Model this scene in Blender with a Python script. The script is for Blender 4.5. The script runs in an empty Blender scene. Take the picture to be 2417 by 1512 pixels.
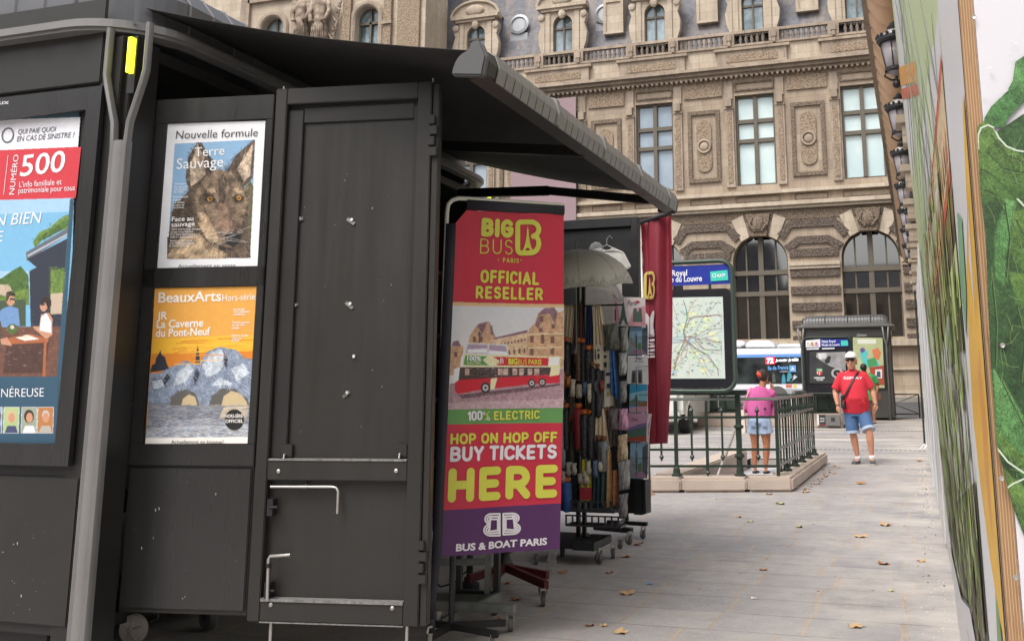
import bpy, bmesh, math, random
import numpy as np
from mathutils import Vector, Matrix
random.seed(7)
C = bpy.context.scene.collection
SC = bpy.context.scene
rad = math.radians
# ---------------------------------------------------------------- camera, world, sun, exposure
CAMH = 1.2
R = np.array([[0.95069, -0.06159, -0.30396], [0.31007, 0.17571, 0.93436], [-0.00414, -0.98251, 0.18614]])
_u, _s, _v = np.linalg.svd(R); R = _u @ _v
PX, PY, FL = 1390.0, 470.0, 2350.0          # principal point and focal length, in photo units 2417 wide
cd = bpy.data.cameras.new("camera"); cam = bpy.data.objects.new("camera", cd); C.objects.link(cam)
cd.sensor_width = 36.0; cd.lens = 36.0 * FL / 2417.0
cd.shift_x = -(PX - 1208.5) / 2417.0; cd.shift_y = -(756.0 - PY) / 2417.0
cd.clip_start = 0.05; cd.clip_end = 600
rt, dn, fw = R @ [1, 0, 0], R @ [0, 1, 0], R @ [0, 0, 1]
cam.matrix_world = Matrix(((rt[0], -dn[0], -fw[0], 0), (rt[1], -dn[1], -fw[1], 0), (rt[2], -dn[2], -fw[2], CAMH), (0, 0, 0, 1)))
SC.camera = cam
w = bpy.data.worlds.new("World"); SC.world = w; w.use_nodes = True
nt = w.node_tree; bg = nt.nodes["Background"]; sky = nt.nodes.new("ShaderNodeTexSky")
sky.sky_type = 'NISHITA'; sky.sun_disc = False; sky.sun_elevation = rad(58); sky.sun_rotation = rad(200)
sky.air_density = 1.0; sky.dust_density = 6.0; sky.ozone_density = 1.0
hs = nt.nodes.new("ShaderNodeHueSaturation"); hs.inputs["Saturation"].default_value = 0.35   # thin overcast: a paler sky
nt.links.new(sky.outputs[0], hs.inputs["Color"]); nt.links.new(hs.outputs[0], bg.inputs["Color"])
bg.inputs["Strength"].default_value = 0.15
sl = bpy.data.lights.new("sun", 'SUN'); sl.energy = 0.75; sl.angle = rad(20); sl.color = (1, 0.965, 0.92)
so = bpy.data.objects.new("sun", sl); C.objects.link(so)
_az, _el = rad(200), rad(58)
so.rotation_euler = Vector((math.sin(_az) * math.cos(_el), math.cos(_az) * math.cos(_el), math.sin(_el))).to_track_quat('Z', 'Y').to_euler()
SC.view_settings.view_transform = 'Standard'; SC.view_settings.look = 'None'
SC.view_settings.exposure = 0.72; SC.view_settings.gamma = 1.0

# ---------------------------------------------------------------- where a point of the photo stands on a given plane
CP = np.array([0, 0, CAMH])
def ray(x, y): return R @ np.array([(x - PX) / FL, (y - PY) / FL, 1.0])
def onz(x, y, z=0.0): r = ray(x, y); return CP + (z - CAMH) / r[2] * r
def onx(x, y, X): r = ray(x, y); return CP + X / r[0] * r
def ony(x, y, Y): r = ray(x, y); return CP + Y / r[1] * r
class Plane:                                  # a vertical plane: origin, horizontal direction, normal towards the viewer
    def __init__(s, O, d, bend=None):
        s.O = np.array([O[0], O[1], 0.0]); a = np.array([d[0], d[1], 0.0]); s.a = a / np.linalg.norm(a)
        s.n = np.array([s.a[1], -s.a[0], 0.0]); s.bend = bend
    def px(s, x, y):
        r = ray(x, y); t = ((s.O - CP) @ s.n) / (r @ s.n); p = CP + t * r
        return np.array([(p - s.O) @ s.a, p[2]])
    def W(s, q, off=0.0):
        if s.bend: off = off + s.bend(q[0], q[1])
        return s.O + s.a * q[0] + s.n * off + np.array([0, 0, q[1]])
    def P(s, x, y, off=0.0): return s.W(s.px(x, y), off)

# ---------------------------------------------------------------- materials
def S(r, g, b): return tuple(((c / 255) / 12.92 if c / 255 <= .04045 else ((c / 255 + .055) / 1.055) ** 2.4) for c in (r, g, b))
MATS = {}; MATC = {}
class NT:
    def __init__(s, name):
        s.m = bpy.data.materials.new(name); s.m.use_nodes = True; s.t = s.m.node_tree
        s.b = s.t.nodes["Principled BSDF"]
    def n(s, k): return s.t.nodes.new("ShaderNode" + k)
    def l(s, a, b): s.t.links.new(a, b)
    def inp(s, i, v):
        if hasattr(v, "is_output"): s.l(v, i)
        else: i.default_value = v
    def m_(s, op, a, b=0.0, c=None):
        n = s.n("Math"); n.operation = op; s.inp(n.inputs[0], a); s.inp(n.inputs[1], b)
        if c is not None: s.inp(n.inputs[2], c)
        return n.outputs[0]
    def pos(s): return s.n("NewGeometry").outputs["Position"]
    def obj(s): return s.n("TexCoord").outputs["Object"]
    def xyz(s, v):
        n = s.n("SeparateXYZ"); s.l(v, n.inputs[0]); return n.outputs
    def comb(s, x, y, z=0.0):
        n = s.n("CombineXYZ"); s.inp(n.inputs[0], x); s.inp(n.inputs[1], y); s.inp(n.inputs[2], z); return n.outputs[0]
    def noise(s, v, sc, det=3.0, rough=.55, out="Fac"):
        n = s.n("TexNoise"); s.l(v, n.inputs["Vector"]); n.inputs["Scale"].default_value = sc
        n.inputs["Detail"].default_value = det; n.inputs["Roughness"].default_value = rough; return n.outputs[out]
    def vor(s, v, sc, feat='F1'):
        n = s.n("TexVoronoi"); n.feature = feat; s.l(v, n.inputs["Vector"]); n.inputs["Scale"].default_value = sc; return n.outputs["Distance"]
    def white(s, v):
        n = s.n("TexWhiteNoise"); n.noise_dimensions = '2D'; s.l(v, n.inputs["Vector"]); return n.outputs["Value"]
    def mix(s, f, a, b, mode='MIX'):
        n = s.n("Mix"); n.data_type = 'RGBA'; n.blend_type = mode; s.inp(n.inputs[0], f)
        for i, v in ((6, a), (7, b)):
            if hasattr(v, "is_output"): s.l(v, n.inputs[i])
            else: n.inputs[i].default_value = (*v[:3], 1)
        return n.outputs[2]
    def ramp(s, f, lo, hi, a=0.0, b=1.0):
        n = s.n("MapRange"); s.inp(n.inputs[0], f); n.inputs[1].default_value = lo; n.inputs[2].default_value = hi
        n.inputs[3].default_value = a; n.inputs[4].default_value = b; return n.outputs[0]
    def scale(s, v, k):
        n = s.n("Mapping"); s.l(v, n.inputs[0]); n.inputs["Scale"].default_value = k; return n.outputs[0]
    def bump(s, h, st=.3, d=.01):
        n = s.n("Bump"); n.inputs["Strength"].default_value = st; n.inputs["Distance"].default_value = d
        s.l(h, n.inputs["Height"]); s.l(n.outputs[0], s.b.inputs["Normal"])
    def done(s, col, rough=.6, metal=0.0, spec=.5):
        if hasattr(col, "is_output"): s.l(col, s.b.inputs["Base Color"])
        else: s.b.inputs["Base Color"].default_value = (*col[:3], 1)
        s.inp(s.b.inputs["Roughness"], rough); s.b.inputs["Metallic"].default_value = metal
        s.b.inputs["Specular IOR Level"].default_value = spec; return s.m
def M(name, col, rough=.6, metal=0.0, var=.12, sc=6.0, bump=0.0, bsc=40.0, spec=.5, stretch=None):
    """plain paint, cloth, print or stone with uneven tone"""
    if name in MATS: return MATS[name]
    k = NT(name); p = k.obj()
    if stretch: p = k.scale(p, stretch)
    f = k.noise(p, sc, 5)
    f2 = k.ramp(f, .25, .75)
    c = k.mix(f2, tuple(x * (1 - var) for x in col), tuple(min(1, x * (1 + var)) for x in col))
    if bump: k.bump(k.noise(p, bsc, 4), bump, .01)
    MATC[name] = (col, var)
    MATS[name] = k.done(c, k.ramp(f, .2, .8, max(.03, rough - .08), min(1, rough + .08)), metal, spec); return MATS[name]
def ink(r, g, b, rough=.55, var=.05, sc=14.0):
    return M("print %d %d %d" % (r, g, b), S(r, g, b), rough, 0, var, sc)
def emis(name, col, st):
    k = NT(name); k.b.inputs["Emission Color"].default_value = (*col, 1); k.b.inputs["Emission Strength"].default_value = st
    return k.done(col, .4)

# ---------------------------------------------------------------- mesh building
LOC = {}
def V3(p): return np.array([float(p[0]), float(p[1]), float(p[2])])
class MB:
    def __init__(s): s.v = []; s.f = []; s.mi = []; s.m = 0; s.mk = []
    def next(s): s.mk.append((len(s.v), len(s.f))); return s       # what follows is another piece: an object of its own
    def add(s, vs, fs, m=None):
        o = len(s.v); s.v.extend([V3(p) for p in vs])
        for f in fs: s.f.append([o + i for i in f]); s.mi.append(s.m if m is None else m)
        return s
    def box(s, a, b, m=None):
        (x0, y0, z0), (x1, y1, z1) = a, b
        return s.add([(x0, y0, z0), (x1, y0, z0), (x1, y1, z0), (x0, y1, z0), (x0, y0, z1), (x1, y0, z1), (x1, y1, z1), (x0, y1, z1)],
                     [(0, 3, 2, 1), (4, 5, 6, 7), (0, 1, 5, 4), (1, 2, 6, 5), (2, 3, 7, 6), (3, 0, 4, 7)], m)
    def obox(s, O, a, b, c, m=None):
        O, a, b, c = map(V3, (O, a, b, c))
        return s.add([O, O + a, O + a + b, O + b, O + c, O + a + c, O + a + b + c, O + b + c],
                     [(0, 3, 2, 1), (4, 5, 6, 7), (0, 1, 5, 4), (1, 2, 6, 5), (2, 3, 7, 6), (3, 0, 4, 7)], m)
    def bar(s, p, q, w, h, up=(0, 0, 1), m=None):             # a square section bar from p to q
        p, q = V3(p), V3(q); d = q - p; d /= np.linalg.norm(d); up = V3(up)
        if abs(d @ up) > .98: up = V3((0, 1, 0))
        a = np.cross(d, up); a /= np.linalg.norm(a); b = np.cross(a, d)
        return s.obox(p - a * w / 2 - b * h / 2, a * w, b * h, q - p, m)
    def tube(s, pts, r, n=8, m=None, caps=True, closed=False, flat=None):
        pts = [V3(p) for p in pts]; L = len(pts)
        rs = r if isinstance(r, list) else [r] * L
        prev = None; o = len(s.v)
        for i in range(L):
            if closed: d = pts[(i + 1) % L] - pts[i - 1]
            else: d = pts[min(i + 1, L - 1)] - pts[max(i - 1, 0)]
            d = d / (np.linalg.norm(d) + 1e-12)
            if prev is None:
                u = np.cross(d, (0, 0, 1)) if abs(d[2]) < .9 else np.cross(d, (0, 1, 0))
            else: u = prev - d * (prev @ d)
            u = u / (np.linalg.norm(u) + 1e-12); prev = u; v = np.cross(d, u)
            ra, rb = rs[i] if isinstance(rs[i], (list, tuple)) else (rs[i], rs[i])
            for k in range(n):
                t = 2 * math.pi * k / n; s.v.append(pts[i] + u * ra * math.cos(t) + v * rb * math.sin(t))
        for i in range(L if closed else L - 1):
            j = (i + 1) % L
            for k in range(n):
                s.f.append([o + i * n + k, o + i * n + (k + 1) % n, o + j * n + (k + 1) % n, o + j * n + k]); s.mi.append(s.m if m is None else m)
        if caps and not closed:
            s.f.append([o + k for k in range(n)][::-1]); s.f.append([o + (L - 1) * n + k for k in range(n)]); s.mi += [s.m if m is None else m] * 2
        return s
    def cyl(s, p, q, r, r2=None, n=12, m=None): return s.tube([p, q], [r, r if r2 is None else r2], n, m)
    def lathe(s, prof, O=(0, 0, 0), n=16, m=None, axis=None):
        O = V3(O); o = len(s.v)
        if axis is None: ex, ey, ez = V3((1, 0, 0)), V3((0, 1, 0)), V3((0, 0, 1))
        else:
            ez = V3(axis) / np.linalg.norm(axis); ex = np.cross(ez, (0, 0, 1) if abs(ez[2]) < .9 else (1, 0, 0)); ex /= np.linalg.norm(ex); ey = np.cross(ez, ex)
        for r, z in prof:
            for k in range(n):
                t = 2 * math.pi * k / n; s.v.append(O + ex * r * math.cos(t) + ey * r * math.sin(t) + ez * z)
        for i in range(len(prof) - 1):
            for k in range(n):
                s.f.append([o + i * n + k, o + i * n + (k + 1) % n, o + (i + 1) * n + (k + 1) % n, o + (i + 1) * n + k]); s.mi.append(s.m if m is None else m)
        for i, rev in ((0, True), (len(prof) - 1, False)):
            if prof[i][0] > 1e-4:
                f = [o + i * n + k for k in range(n)]; s.f.append(f[::-1] if rev else f); s.mi.append(s.m if m is None else m)
        return s
    def prism(s, poly, vec, m=None):
        a = [V3(p) for p in poly]; vec = V3(vec); n = len(a)
        return s.add(a + [p + vec for p in a], [list(range(n))[::-1], list(range(n, 2 * n))] + [[i, (i + 1) % n, n + (i + 1) % n, n + i] for i in range(n)], m)
    def poly(s, pts, m=None): return s.add(pts, [list(range(len(pts)))], m)
    def ell(s, c, r, nu=14, nv=9, m=None, rot=None):
        c = V3(c); pr = []
        vs = []; fs = []
        for i in range(nv + 1):
            ph = math.pi * i / nv
            for k in range(nu):
                t = 2 * math.pi * k / nu; q = np.array([r[0] * math.sin(ph) * math.cos(t), r[1] * math.sin(ph) * math.sin(t), r[2] * math.cos(ph)])
                vs.append(c + (rot @ q if rot is not None else q))
        for i in range(nv):
            for k in range(nu): fs.append([i * nu + k, (i + 1) * nu + k, (i + 1) * nu + (k + 1) % nu, i * nu + (k + 1) % nu])
        return s.add(vs, fs, m)
    def grid(s, fn, nu, nv, m=None):
        o = len(s.v)
        for j in range(nv + 1):
            for i in range(nu + 1): s.v.append(V3(fn(i / nu, j / nv)))
        for j in range(nv):
            for i in range(nu):
                a = o + j * (nu + 1) + i; s.f.append([a, a + 1, a + nu + 2, a + nu + 1]); s.mi.append(s.m if m is None else m)
        return s
    def build(s, name, mats, parent=None, smooth=0, bev=0.0, label=None, cat=None, group=None, kind=None, origin=None, thick=0.0, fix=True):
        if s.mk:
            cut = [(0, 0)] + s.mk + [(len(s.v), len(s.f))]; s.mk = []
            for (v0, f0), (v1, f1) in zip(cut[:-1], cut[1:]):
                if f1 == f0: continue
                b = MB(); b.v = s.v[v0:v1]; b.f = [[i - v0 for i in f] for f in s.f[f0:f1]]; b.mi = s.mi[f0:f1]
                o = b.build(name, mats, parent, smooth, bev, label, cat, group, kind, origin, thick, fix)
            return o
        if not isinstance(mats, (list, tuple)): mats = [mats]
        if parent is not None: L = LOC[parent.name]
        elif origin is not None: L = V3(origin)
        elif kind == 'structure': L = V3((0, 0, 0))
        else:
            a = np.array(s.v); L = V3(((a[:, 0].min() + a[:, 0].max()) / 2, (a[:, 1].min() + a[:, 1].max()) / 2, a[:, 2].min()))
        me = bpy.data.meshes.new(name); me.from_pydata([tuple(p - L) for p in s.v], [], s.f)
        for mt in mats: me.materials.append(mt)
        me.polygons.foreach_set("material_index", s.mi)
        bm = bmesh.new(); bm.from_mesh(me)
        if fix: bmesh.ops.recalc_face_normals(bm, faces=bm.faces)
        if bev:
            ed = [e for e in bm.edges if len(e.link_faces) == 2 and e.calc_face_angle(0) > rad(35)]
            bmesh.ops.bevel(bm, geom=ed, offset=bev, segments=2, affect='EDGES', clamp_overlap=True)
        if thick: bmesh.ops.solidify(bm, geom=bm.faces[:], thickness=thick)
        bm.to_mesh(me); bm.free()
        if smooth: me.shade_smooth() if smooth is True else me.set_sharp_from_angle(angle=rad(smooth)) if hasattr(me, "set_sharp_from_angle") else None
        if smooth and smooth is not True: 
            me.polygons.foreach_set("use_smooth", [True] * len(me.polygons))
        o = bpy.data.objects.new(name, me); C.objects.link(o)
        if parent is not None: o.parent = parent
        else: o.location = tuple(L)
        LOC[o.name] = L
        tag(o, label, cat, group, kind); return o
def tag(o, label=None, cat=None, group=None, kind=None):
    if label: o['label'] = label
    if cat: o['category'] = cat
    if group: o['group'] = group
    if kind: o['kind'] = kind
    return o
def thing(name, label, cat, loc=(0, 0, 0), group=None):
    o = bpy.data.objects.new(name, None); o.empty_display_size = .1; C.objects.link(o); o.location = tuple(float(x) for x in loc)
    LOC[o.name] = V3(loc); return tag(o, label, cat, group)
def copy_tree(o, parent=None):
    c = o.copy(); C.objects.link(c)
    if parent is not None: c.parent = parent
    for ch in list(o.children): copy_tree(ch, c)
    return c
def dup(root, loc, rotz=0.0, label=None, sc=None):
    c = copy_tree(root); c.location = tuple(float(x) for x in loc); c.rotation_euler = (0, 0, rotz)
    if sc: c.scale = (sc, sc, sc)
    if label: c['label'] = label
    return c

# ---------------------------------------------------------------- printed pictures: a fine grid of coloured points on the paper
class Canvas:
    def __init__(s, x0, y0, x1, y1, res=1.0, seed=1):
        s.w, s.h = int((x1 - x0) * res) + 1, int((y1 - y0) * res) + 1; s.res = res; s.x0, s.y0 = x0, y0
        s.X, s.Y = np.meshgrid(x0 + np.arange(s.w) / res, y0 + np.arange(s.h) / res)
        s.img = np.zeros((s.h, s.w, 3)); s.on = np.zeros((s.h, s.w), bool); s.rs = np.random.RandomState(seed)
        s.nz = s.noise(3) * .5 + s.noise(9) * .5
    def noise(s, cell, sx=1.0):
        gh, gw = int(s.h / cell) + 3, int(s.w / (cell * sx)) + 3; g = s.rs.rand(gh, gw)
        yy, xx = np.arange(s.h) / cell, np.arange(s.w) / (cell * sx); yi, xi = yy.astype(int), xx.astype(int); fy, fx = (yy - yi)[:, None], (xx - xi)[None, :]
        a, b, c, d = g[yi][:, xi], g[yi][:, xi + 1], g[yi + 1][:, xi], g[yi + 1][:, xi + 1]
        return (a * (1 - fx) + b * fx) * (1 - fy) + (c * (1 - fx) + d * fx) * fy - .5
    def mask(s, pts):
        m = np.zeros(s.X.shape, bool); n = len(pts)
        with np.errstate(all='ignore'):
            for i in range(n):
                (xa, ya), (xb, yb) = pts[i], pts[i - 1]
                if ya == yb: continue
                m ^= ((ya > s.Y) != (yb > s.Y)) & (s.X < (xb - xa) * (s.Y - ya) / (yb - ya) + xa)
        return m
    def poly(s, col, pts, var=.1, to=None, nz=None):
        m = s.mask(pts); k = (1 + (s.nz if nz is None else nz)[m] * 2.2 * var)[:, None]; c = np.array(col)[None, :]
        if to is not None:
            ys = [p[1] for p in pts]; t = ((s.Y[m] - min(ys)) / max(1e-6, max(ys) - min(ys)))[:, None]; c = c * (1 - t) + np.array(to)[None, :] * t
        s.img[m] = np.clip(c * k, 0, 1); s.on |= m; return m
    def layers(s, L):
        for mt, pts in L: s.poly(MATC[mt.name][0], pts, MATC[mt.name][1])
    def line(s, x, y, x2, y2, col, w=1.0, a=1.0):
        n = int(max(abs(x2 - x), abs(y2 - y)) * s.res * 1.5) + 2
        for t in np.linspace(0, 1, n):
            i, j = int((y + (y2 - y) * t - s.y0) * s.res), int((x + (x2 - x) * t - s.x0) * s.res); r = int(w * s.res * .5)
            if 0 <= i < s.h and 0 <= j < s.w: q = (slice(max(0, i - r), i + r + 1), slice(max(0, j - r), j + r + 1)); s.img[q] = s.img[q] * (1 - a) + np.array(col) * a
    def soften(s):
        p = np.pad(s.img, ((1, 1), (1, 1), (0, 0)), 'edge'); s.img = (p[:-2, 1:-1] + p[2:, 1:-1] + p[1:-1, :-2] + p[1:-1, 2:] + 3 * s.img) / 7
    def build(s, pl, off, parent, name="picture", rough=.45):
        P_ = ((s.X - PX) / FL)[..., None] * R[:, 0] + ((s.Y - PY) / FL)[..., None] * R[:, 1] + R[:, 2]
        t = ((pl.O - CP) @ pl.n) / (P_ @ pl.n); W_ = CP + P_ * t[..., None]; sc = (W_ - pl.O) @ pl.a
        o_ = off + (pl.bend(sc, W_[..., 2]) if pl.bend else 0.0); W_ = W_ + (np.asarray(o_)[..., None] * pl.n if pl.bend else off * pl.n)
        idx = np.arange(s.h * s.w).reshape(s.h, s.w); f = np.stack([idx[:-1, :-1], idx[:-1, 1:], idx[1:, 1:], idx[1:, :-1]], -1)
        keep = s.on[:-1, :-1] & s.on[1:, 1:] & s.on[:-1, 1:] & s.on[1:, :-1]; f = f[keep].reshape(-1, 4)
        L = LOC[parent.name]; me = bpy.data.meshes.new(name); n = len(f)
        me.vertices.add(s.h * s.w); me.vertices.foreach_set("co", (W_ - L).astype(np.float32).ravel()); me.loops.add(n * 4); me.loops.foreach_set("vertex_index", f.ravel().astype(np.int32)); me.polygons.add(n); me.polygons.foreach_set("loop_start", np.arange(0, n * 4, 4, dtype=np.int32)); me.polygons.foreach_set("loop_total", np.full(n, 4, dtype=np.int32))
        ca = me.color_attributes.new("ink", 'FLOAT_COLOR', 'POINT'); ca.data.foreach_set("color", np.concatenate([s.img, np.ones((s.h, s.w, 1))], -1).astype(np.float32).ravel()); me.update(); me.validate()
        if "print ink" not in MATS:
            k = NT("print ink"); a = k.n("Attribute"); a.attribute_name = "ink"; MATS["print ink"] = k.done(a.outputs["Color"], rough)
        me.materials.append(MATS["print ink"]); o = bpy.data.objects.new(name, me); C.objects.link(o); o.parent = parent; LOC[o.name] = L; return o
# ---------------------------------------------------------------- lettering
_T = {}
def text_mesh(s, bold=0.0):
    if (s, bold) in _T: return _T[(s, bold)]
    cu = bpy.data.curves.new("t", 'FONT'); cu.body = s; cu.offset = bold; cu.resolution_u = 3
    ob = bpy.data.objects.new("t", cu); C.objects.link(ob); bpy.context.view_layer.update()
    me = bpy.data.meshes.new_from_object(ob.evaluated_get(bpy.context.evaluated_depsgraph_get()))
    r = ([(v.co.x, v.co.y) for v in me.vertices], [list(p.vertices) for p in me.polygons])
    bpy.data.objects.remove(ob); bpy.data.meshes.remove(me); bpy.data.curves.remove(cu); _T[(s, bold)] = r; return r
def put_text(mb, pl, s, bl, br, top, m, off=.004, bold=.012, shear=0.0):
    """words on a plane: baseline from bl to br, cap height up to top (photo units)"""
    vs, fs = text_mesh(s, bold)
    if not vs: return
    B, E_, T = pl.px(*bl), pl.px(*br), pl.px(*top)
    x0 = min(v[0] for v in vs); x1 = max(v[0] for v in vs); H = .73
    mb.add([pl.W(B + (E_ - B) * ((v[0] - x0) / (x1 - x0)) + (T - B) * (v[1] / H) + (E_ - B) / max(1e-6, np.linalg.norm(E_ - B)) * shear * v[1] / H * np.linalg.norm(T - B), off) for v in vs], fs, m)
def arc(cx, cy, rx, ry, a0, a1, n=9): return [(cx + rx * math.cos(rad(a0 + (a1 - a0) * i / n)), cy + ry * math.sin(rad(a0 + (a1 - a0) * i / n))) for i in range(n + 1)]
GL = {
 'A': (.72, [[(0, 0), (.36, 1), (.72, 0)], [(.14, .3), (.58, .3)]]),
 'B': (.62, [[(0, 0), (0, 1), (.3, 1)] + arc(.3, .76, .27, .24, 90, -90) + [(0, .52)], [(.3, .52)] + arc(.34, .26, .28, .26, 90, -90) + [(0, 0)]]),
 'C': (.62, [arc(.34, .66, .34, .34, 30, 180) + arc(.34, .34, .34, .34, 180, 330)]),
 'D': (.66, [[(0, 0), (0, 1), (.3, 1)] + arc(.3, .62, .36, .38, 90, 0) + arc(.3, .38, .36, .38, 0, -90) + [(0, 0)]]),
 'E': (.52, [[(.52, 1), (0, 1), (0, 0), (.52, 0)], [(0, .5), (.46, .5)]]),
 'F': (.5, [[(.5, 1), (0, 1), (0, 0)], [(0, .5), (.44, .5)]]),
 'G': (.66, [arc(.34, .66, .34, .34, 35, 180) + arc(.34, .34, .34, .34, 180, 360) + [(.68, .48), (.4, .48)]]),
 'H': (.62, [[(0, 0), (0, 1)], [(.62, 0), (.62, 1)], [(0, .5), (.62, .5)]]),
 'I': (.0, [[(0, 0), (0, 1)]]),
 'K': (.6, [[(0, 0), (0, 1)], [(.56, 1), (.05, .48), (.6, 0)]]),
 'L': (.48, [[(0, 1), (0, 0), (.48, 0)]]),
 'N': (.64, [[(0, 0), (0, 1), (.64, 0), (.64, 1)]]),
 'O': (.68, [arc(.34, .66, .34, .34, 0, 180) + arc(.34, .34, .34, .34, 180, 360) + [(.68, .66)]]),
 'P': (.58, [[(0, 0), (0, 1), (.3, 1)] + arc(.3, .71, .28, .29, 90, -90) + [(0, .42)]]),
 'R': (.62, [[(0, 0), (0, 1), (.3, 1)] + arc(.3, .71, .28, .29, 90, -90) + [(0, .42)], [(.3, .42), (.6, 0)]]),
 'S': (.56, [arc(.28, .76, .27, .24, 25, 270) + arc(.28, .26, .28, .26, 90, -155)]),
 'T': (.6, [[(0, 1), (.6, 1)], [(.3, 1), (.3, 0)]]),
 'U': (.64, [[(0, 1), (0, .32)] + arc(.32, .32, .32, .32, 180, 360) + [(.64, 1)]]),
 'Y': (.66, [[(0, 1), (.33, .48), (.66, 1)], [(.33, .48), (.33, 0)]]),
 '&': (.7, [[(.68, .0), (.16, .66)] + arc(.3, .8, .17, .2, 220, 0) + [(.42, .68), (.1, .4)] + arc(.26, .22, .24, .22, 140, 300) + [(.66, .42)]]),
 '0': (.5, [arc(.25, .74, .25, .26, 0, 180) + arc(.25, .26, .25, .26, 180, 360) + [(.5, .74)]]),
 '1': (.22, [[(0, .78), (.22, 1), (.22, 0)]]),
 'o': (.26, [arc(.13, .84, .12, .16, 0, 360)]), 'u': (.26, [arc(.13, .16, .12, .16, 0, 360)]), '/': (.24, [[(.3, 1), (.08, .55), (.26, .5), (.0, 0)]]),
}
def strokes(mb, pl, lines, f, hw, m, off):
    """round-ended strokes; f maps stroke units to plane units, hw is the half width in plane units"""
    k = 0
    for ln in lines:
        q = [f(p) for p in ln]
        for i in range(len(q) - 1):
            a, b = q[i], q[i + 1]; d = b - a; L = np.linalg.norm(d)
            if L < 1e-9: continue
            n_ = np.array([-d[1], d[0]]) / L * hw; k += 1
            mb.add([pl.W(a - n_, off + k * 4e-5), pl.W(b - n_, off + k * 4e-5), pl.W(b + n_, off + k * 4e-5), pl.W(a + n_, off + k * 4e-5)], [(0, 1, 2, 3)], m)
        for a in q:
            k += 1; mb.add([pl.W(a + hw * np.array([math.cos(t * .5236), math.sin(t * .5236)]), off + k * 4e-5) for t in range(12)], [list(range(12))], m)
def put_strokes(mb, pl, s, bl, br, top, wt, m, off=.004, gap=.16, space=.42):
    """rounded sign lettering: wt is stroke width over cap height"""
    B, E_, T = pl.px(*bl), pl.px(*br), pl.px(*top)
    x = 0.0; items = []
    for ch in s:
        if ch == ' ': x += space; continue
        wd, ls = GL[ch]; items.append((x, ls)); x += wd + wt * 1.0 + gap
    Wd = x - gap - wt
    h = np.linalg.norm(T - B); hw = wt * h / 2; ux = (E_ - B) / np.linalg.norm(E_ - B); uy = (T - B) / h
    B2 = B + ux * hw + uy * hw; sx = (np.linalg.norm(E_ - B) - 2 * hw) / Wd; sy = h - 2 * hw
    for x, ls in items:
        strokes(mb, pl, ls, lambda p: B2 + ux * sx * (x + p[0]) + uy * sy * p[1], hw, m, off)
def art(mb, pl, layers, mats, off=.001, step=.0005):
    """flat printed shapes, each a hair above the one below; layers = (material, points)"""
    for mt, pts in layers:
        if mt not in mats: mats.append(mt)
        mb.add([pl.P(x, y, off) for x, y in pts], [list(range(len(pts)))], mats.index(mt)); off += step
    return off
def rect(mb, pl, x0, y0, x1, y1, o0, o1, m=None):
    """a box standing on a plane between two photo corners, from offset o0 to o1"""
    a, b = pl.px(x0, y0), pl.px(x1, y1)
    s0, s1 = sorted((a[0], b[0])); z0, z1 = sorted((a[1], b[1]))
    O = pl.W((s0, z0), o0)
    return mb.obox(O, pl.a * (s1 - s0), pl.n * (o1 - o0), (0, 0, z1 - z0), m)
def circ(cx, cy, r, n=16, ry=None): return [(cx + r * math.cos(2 * math.pi * i / n), cy + (ry or r) * math.sin(2 * math.pi * i / n)) for i in range(n)]
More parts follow.
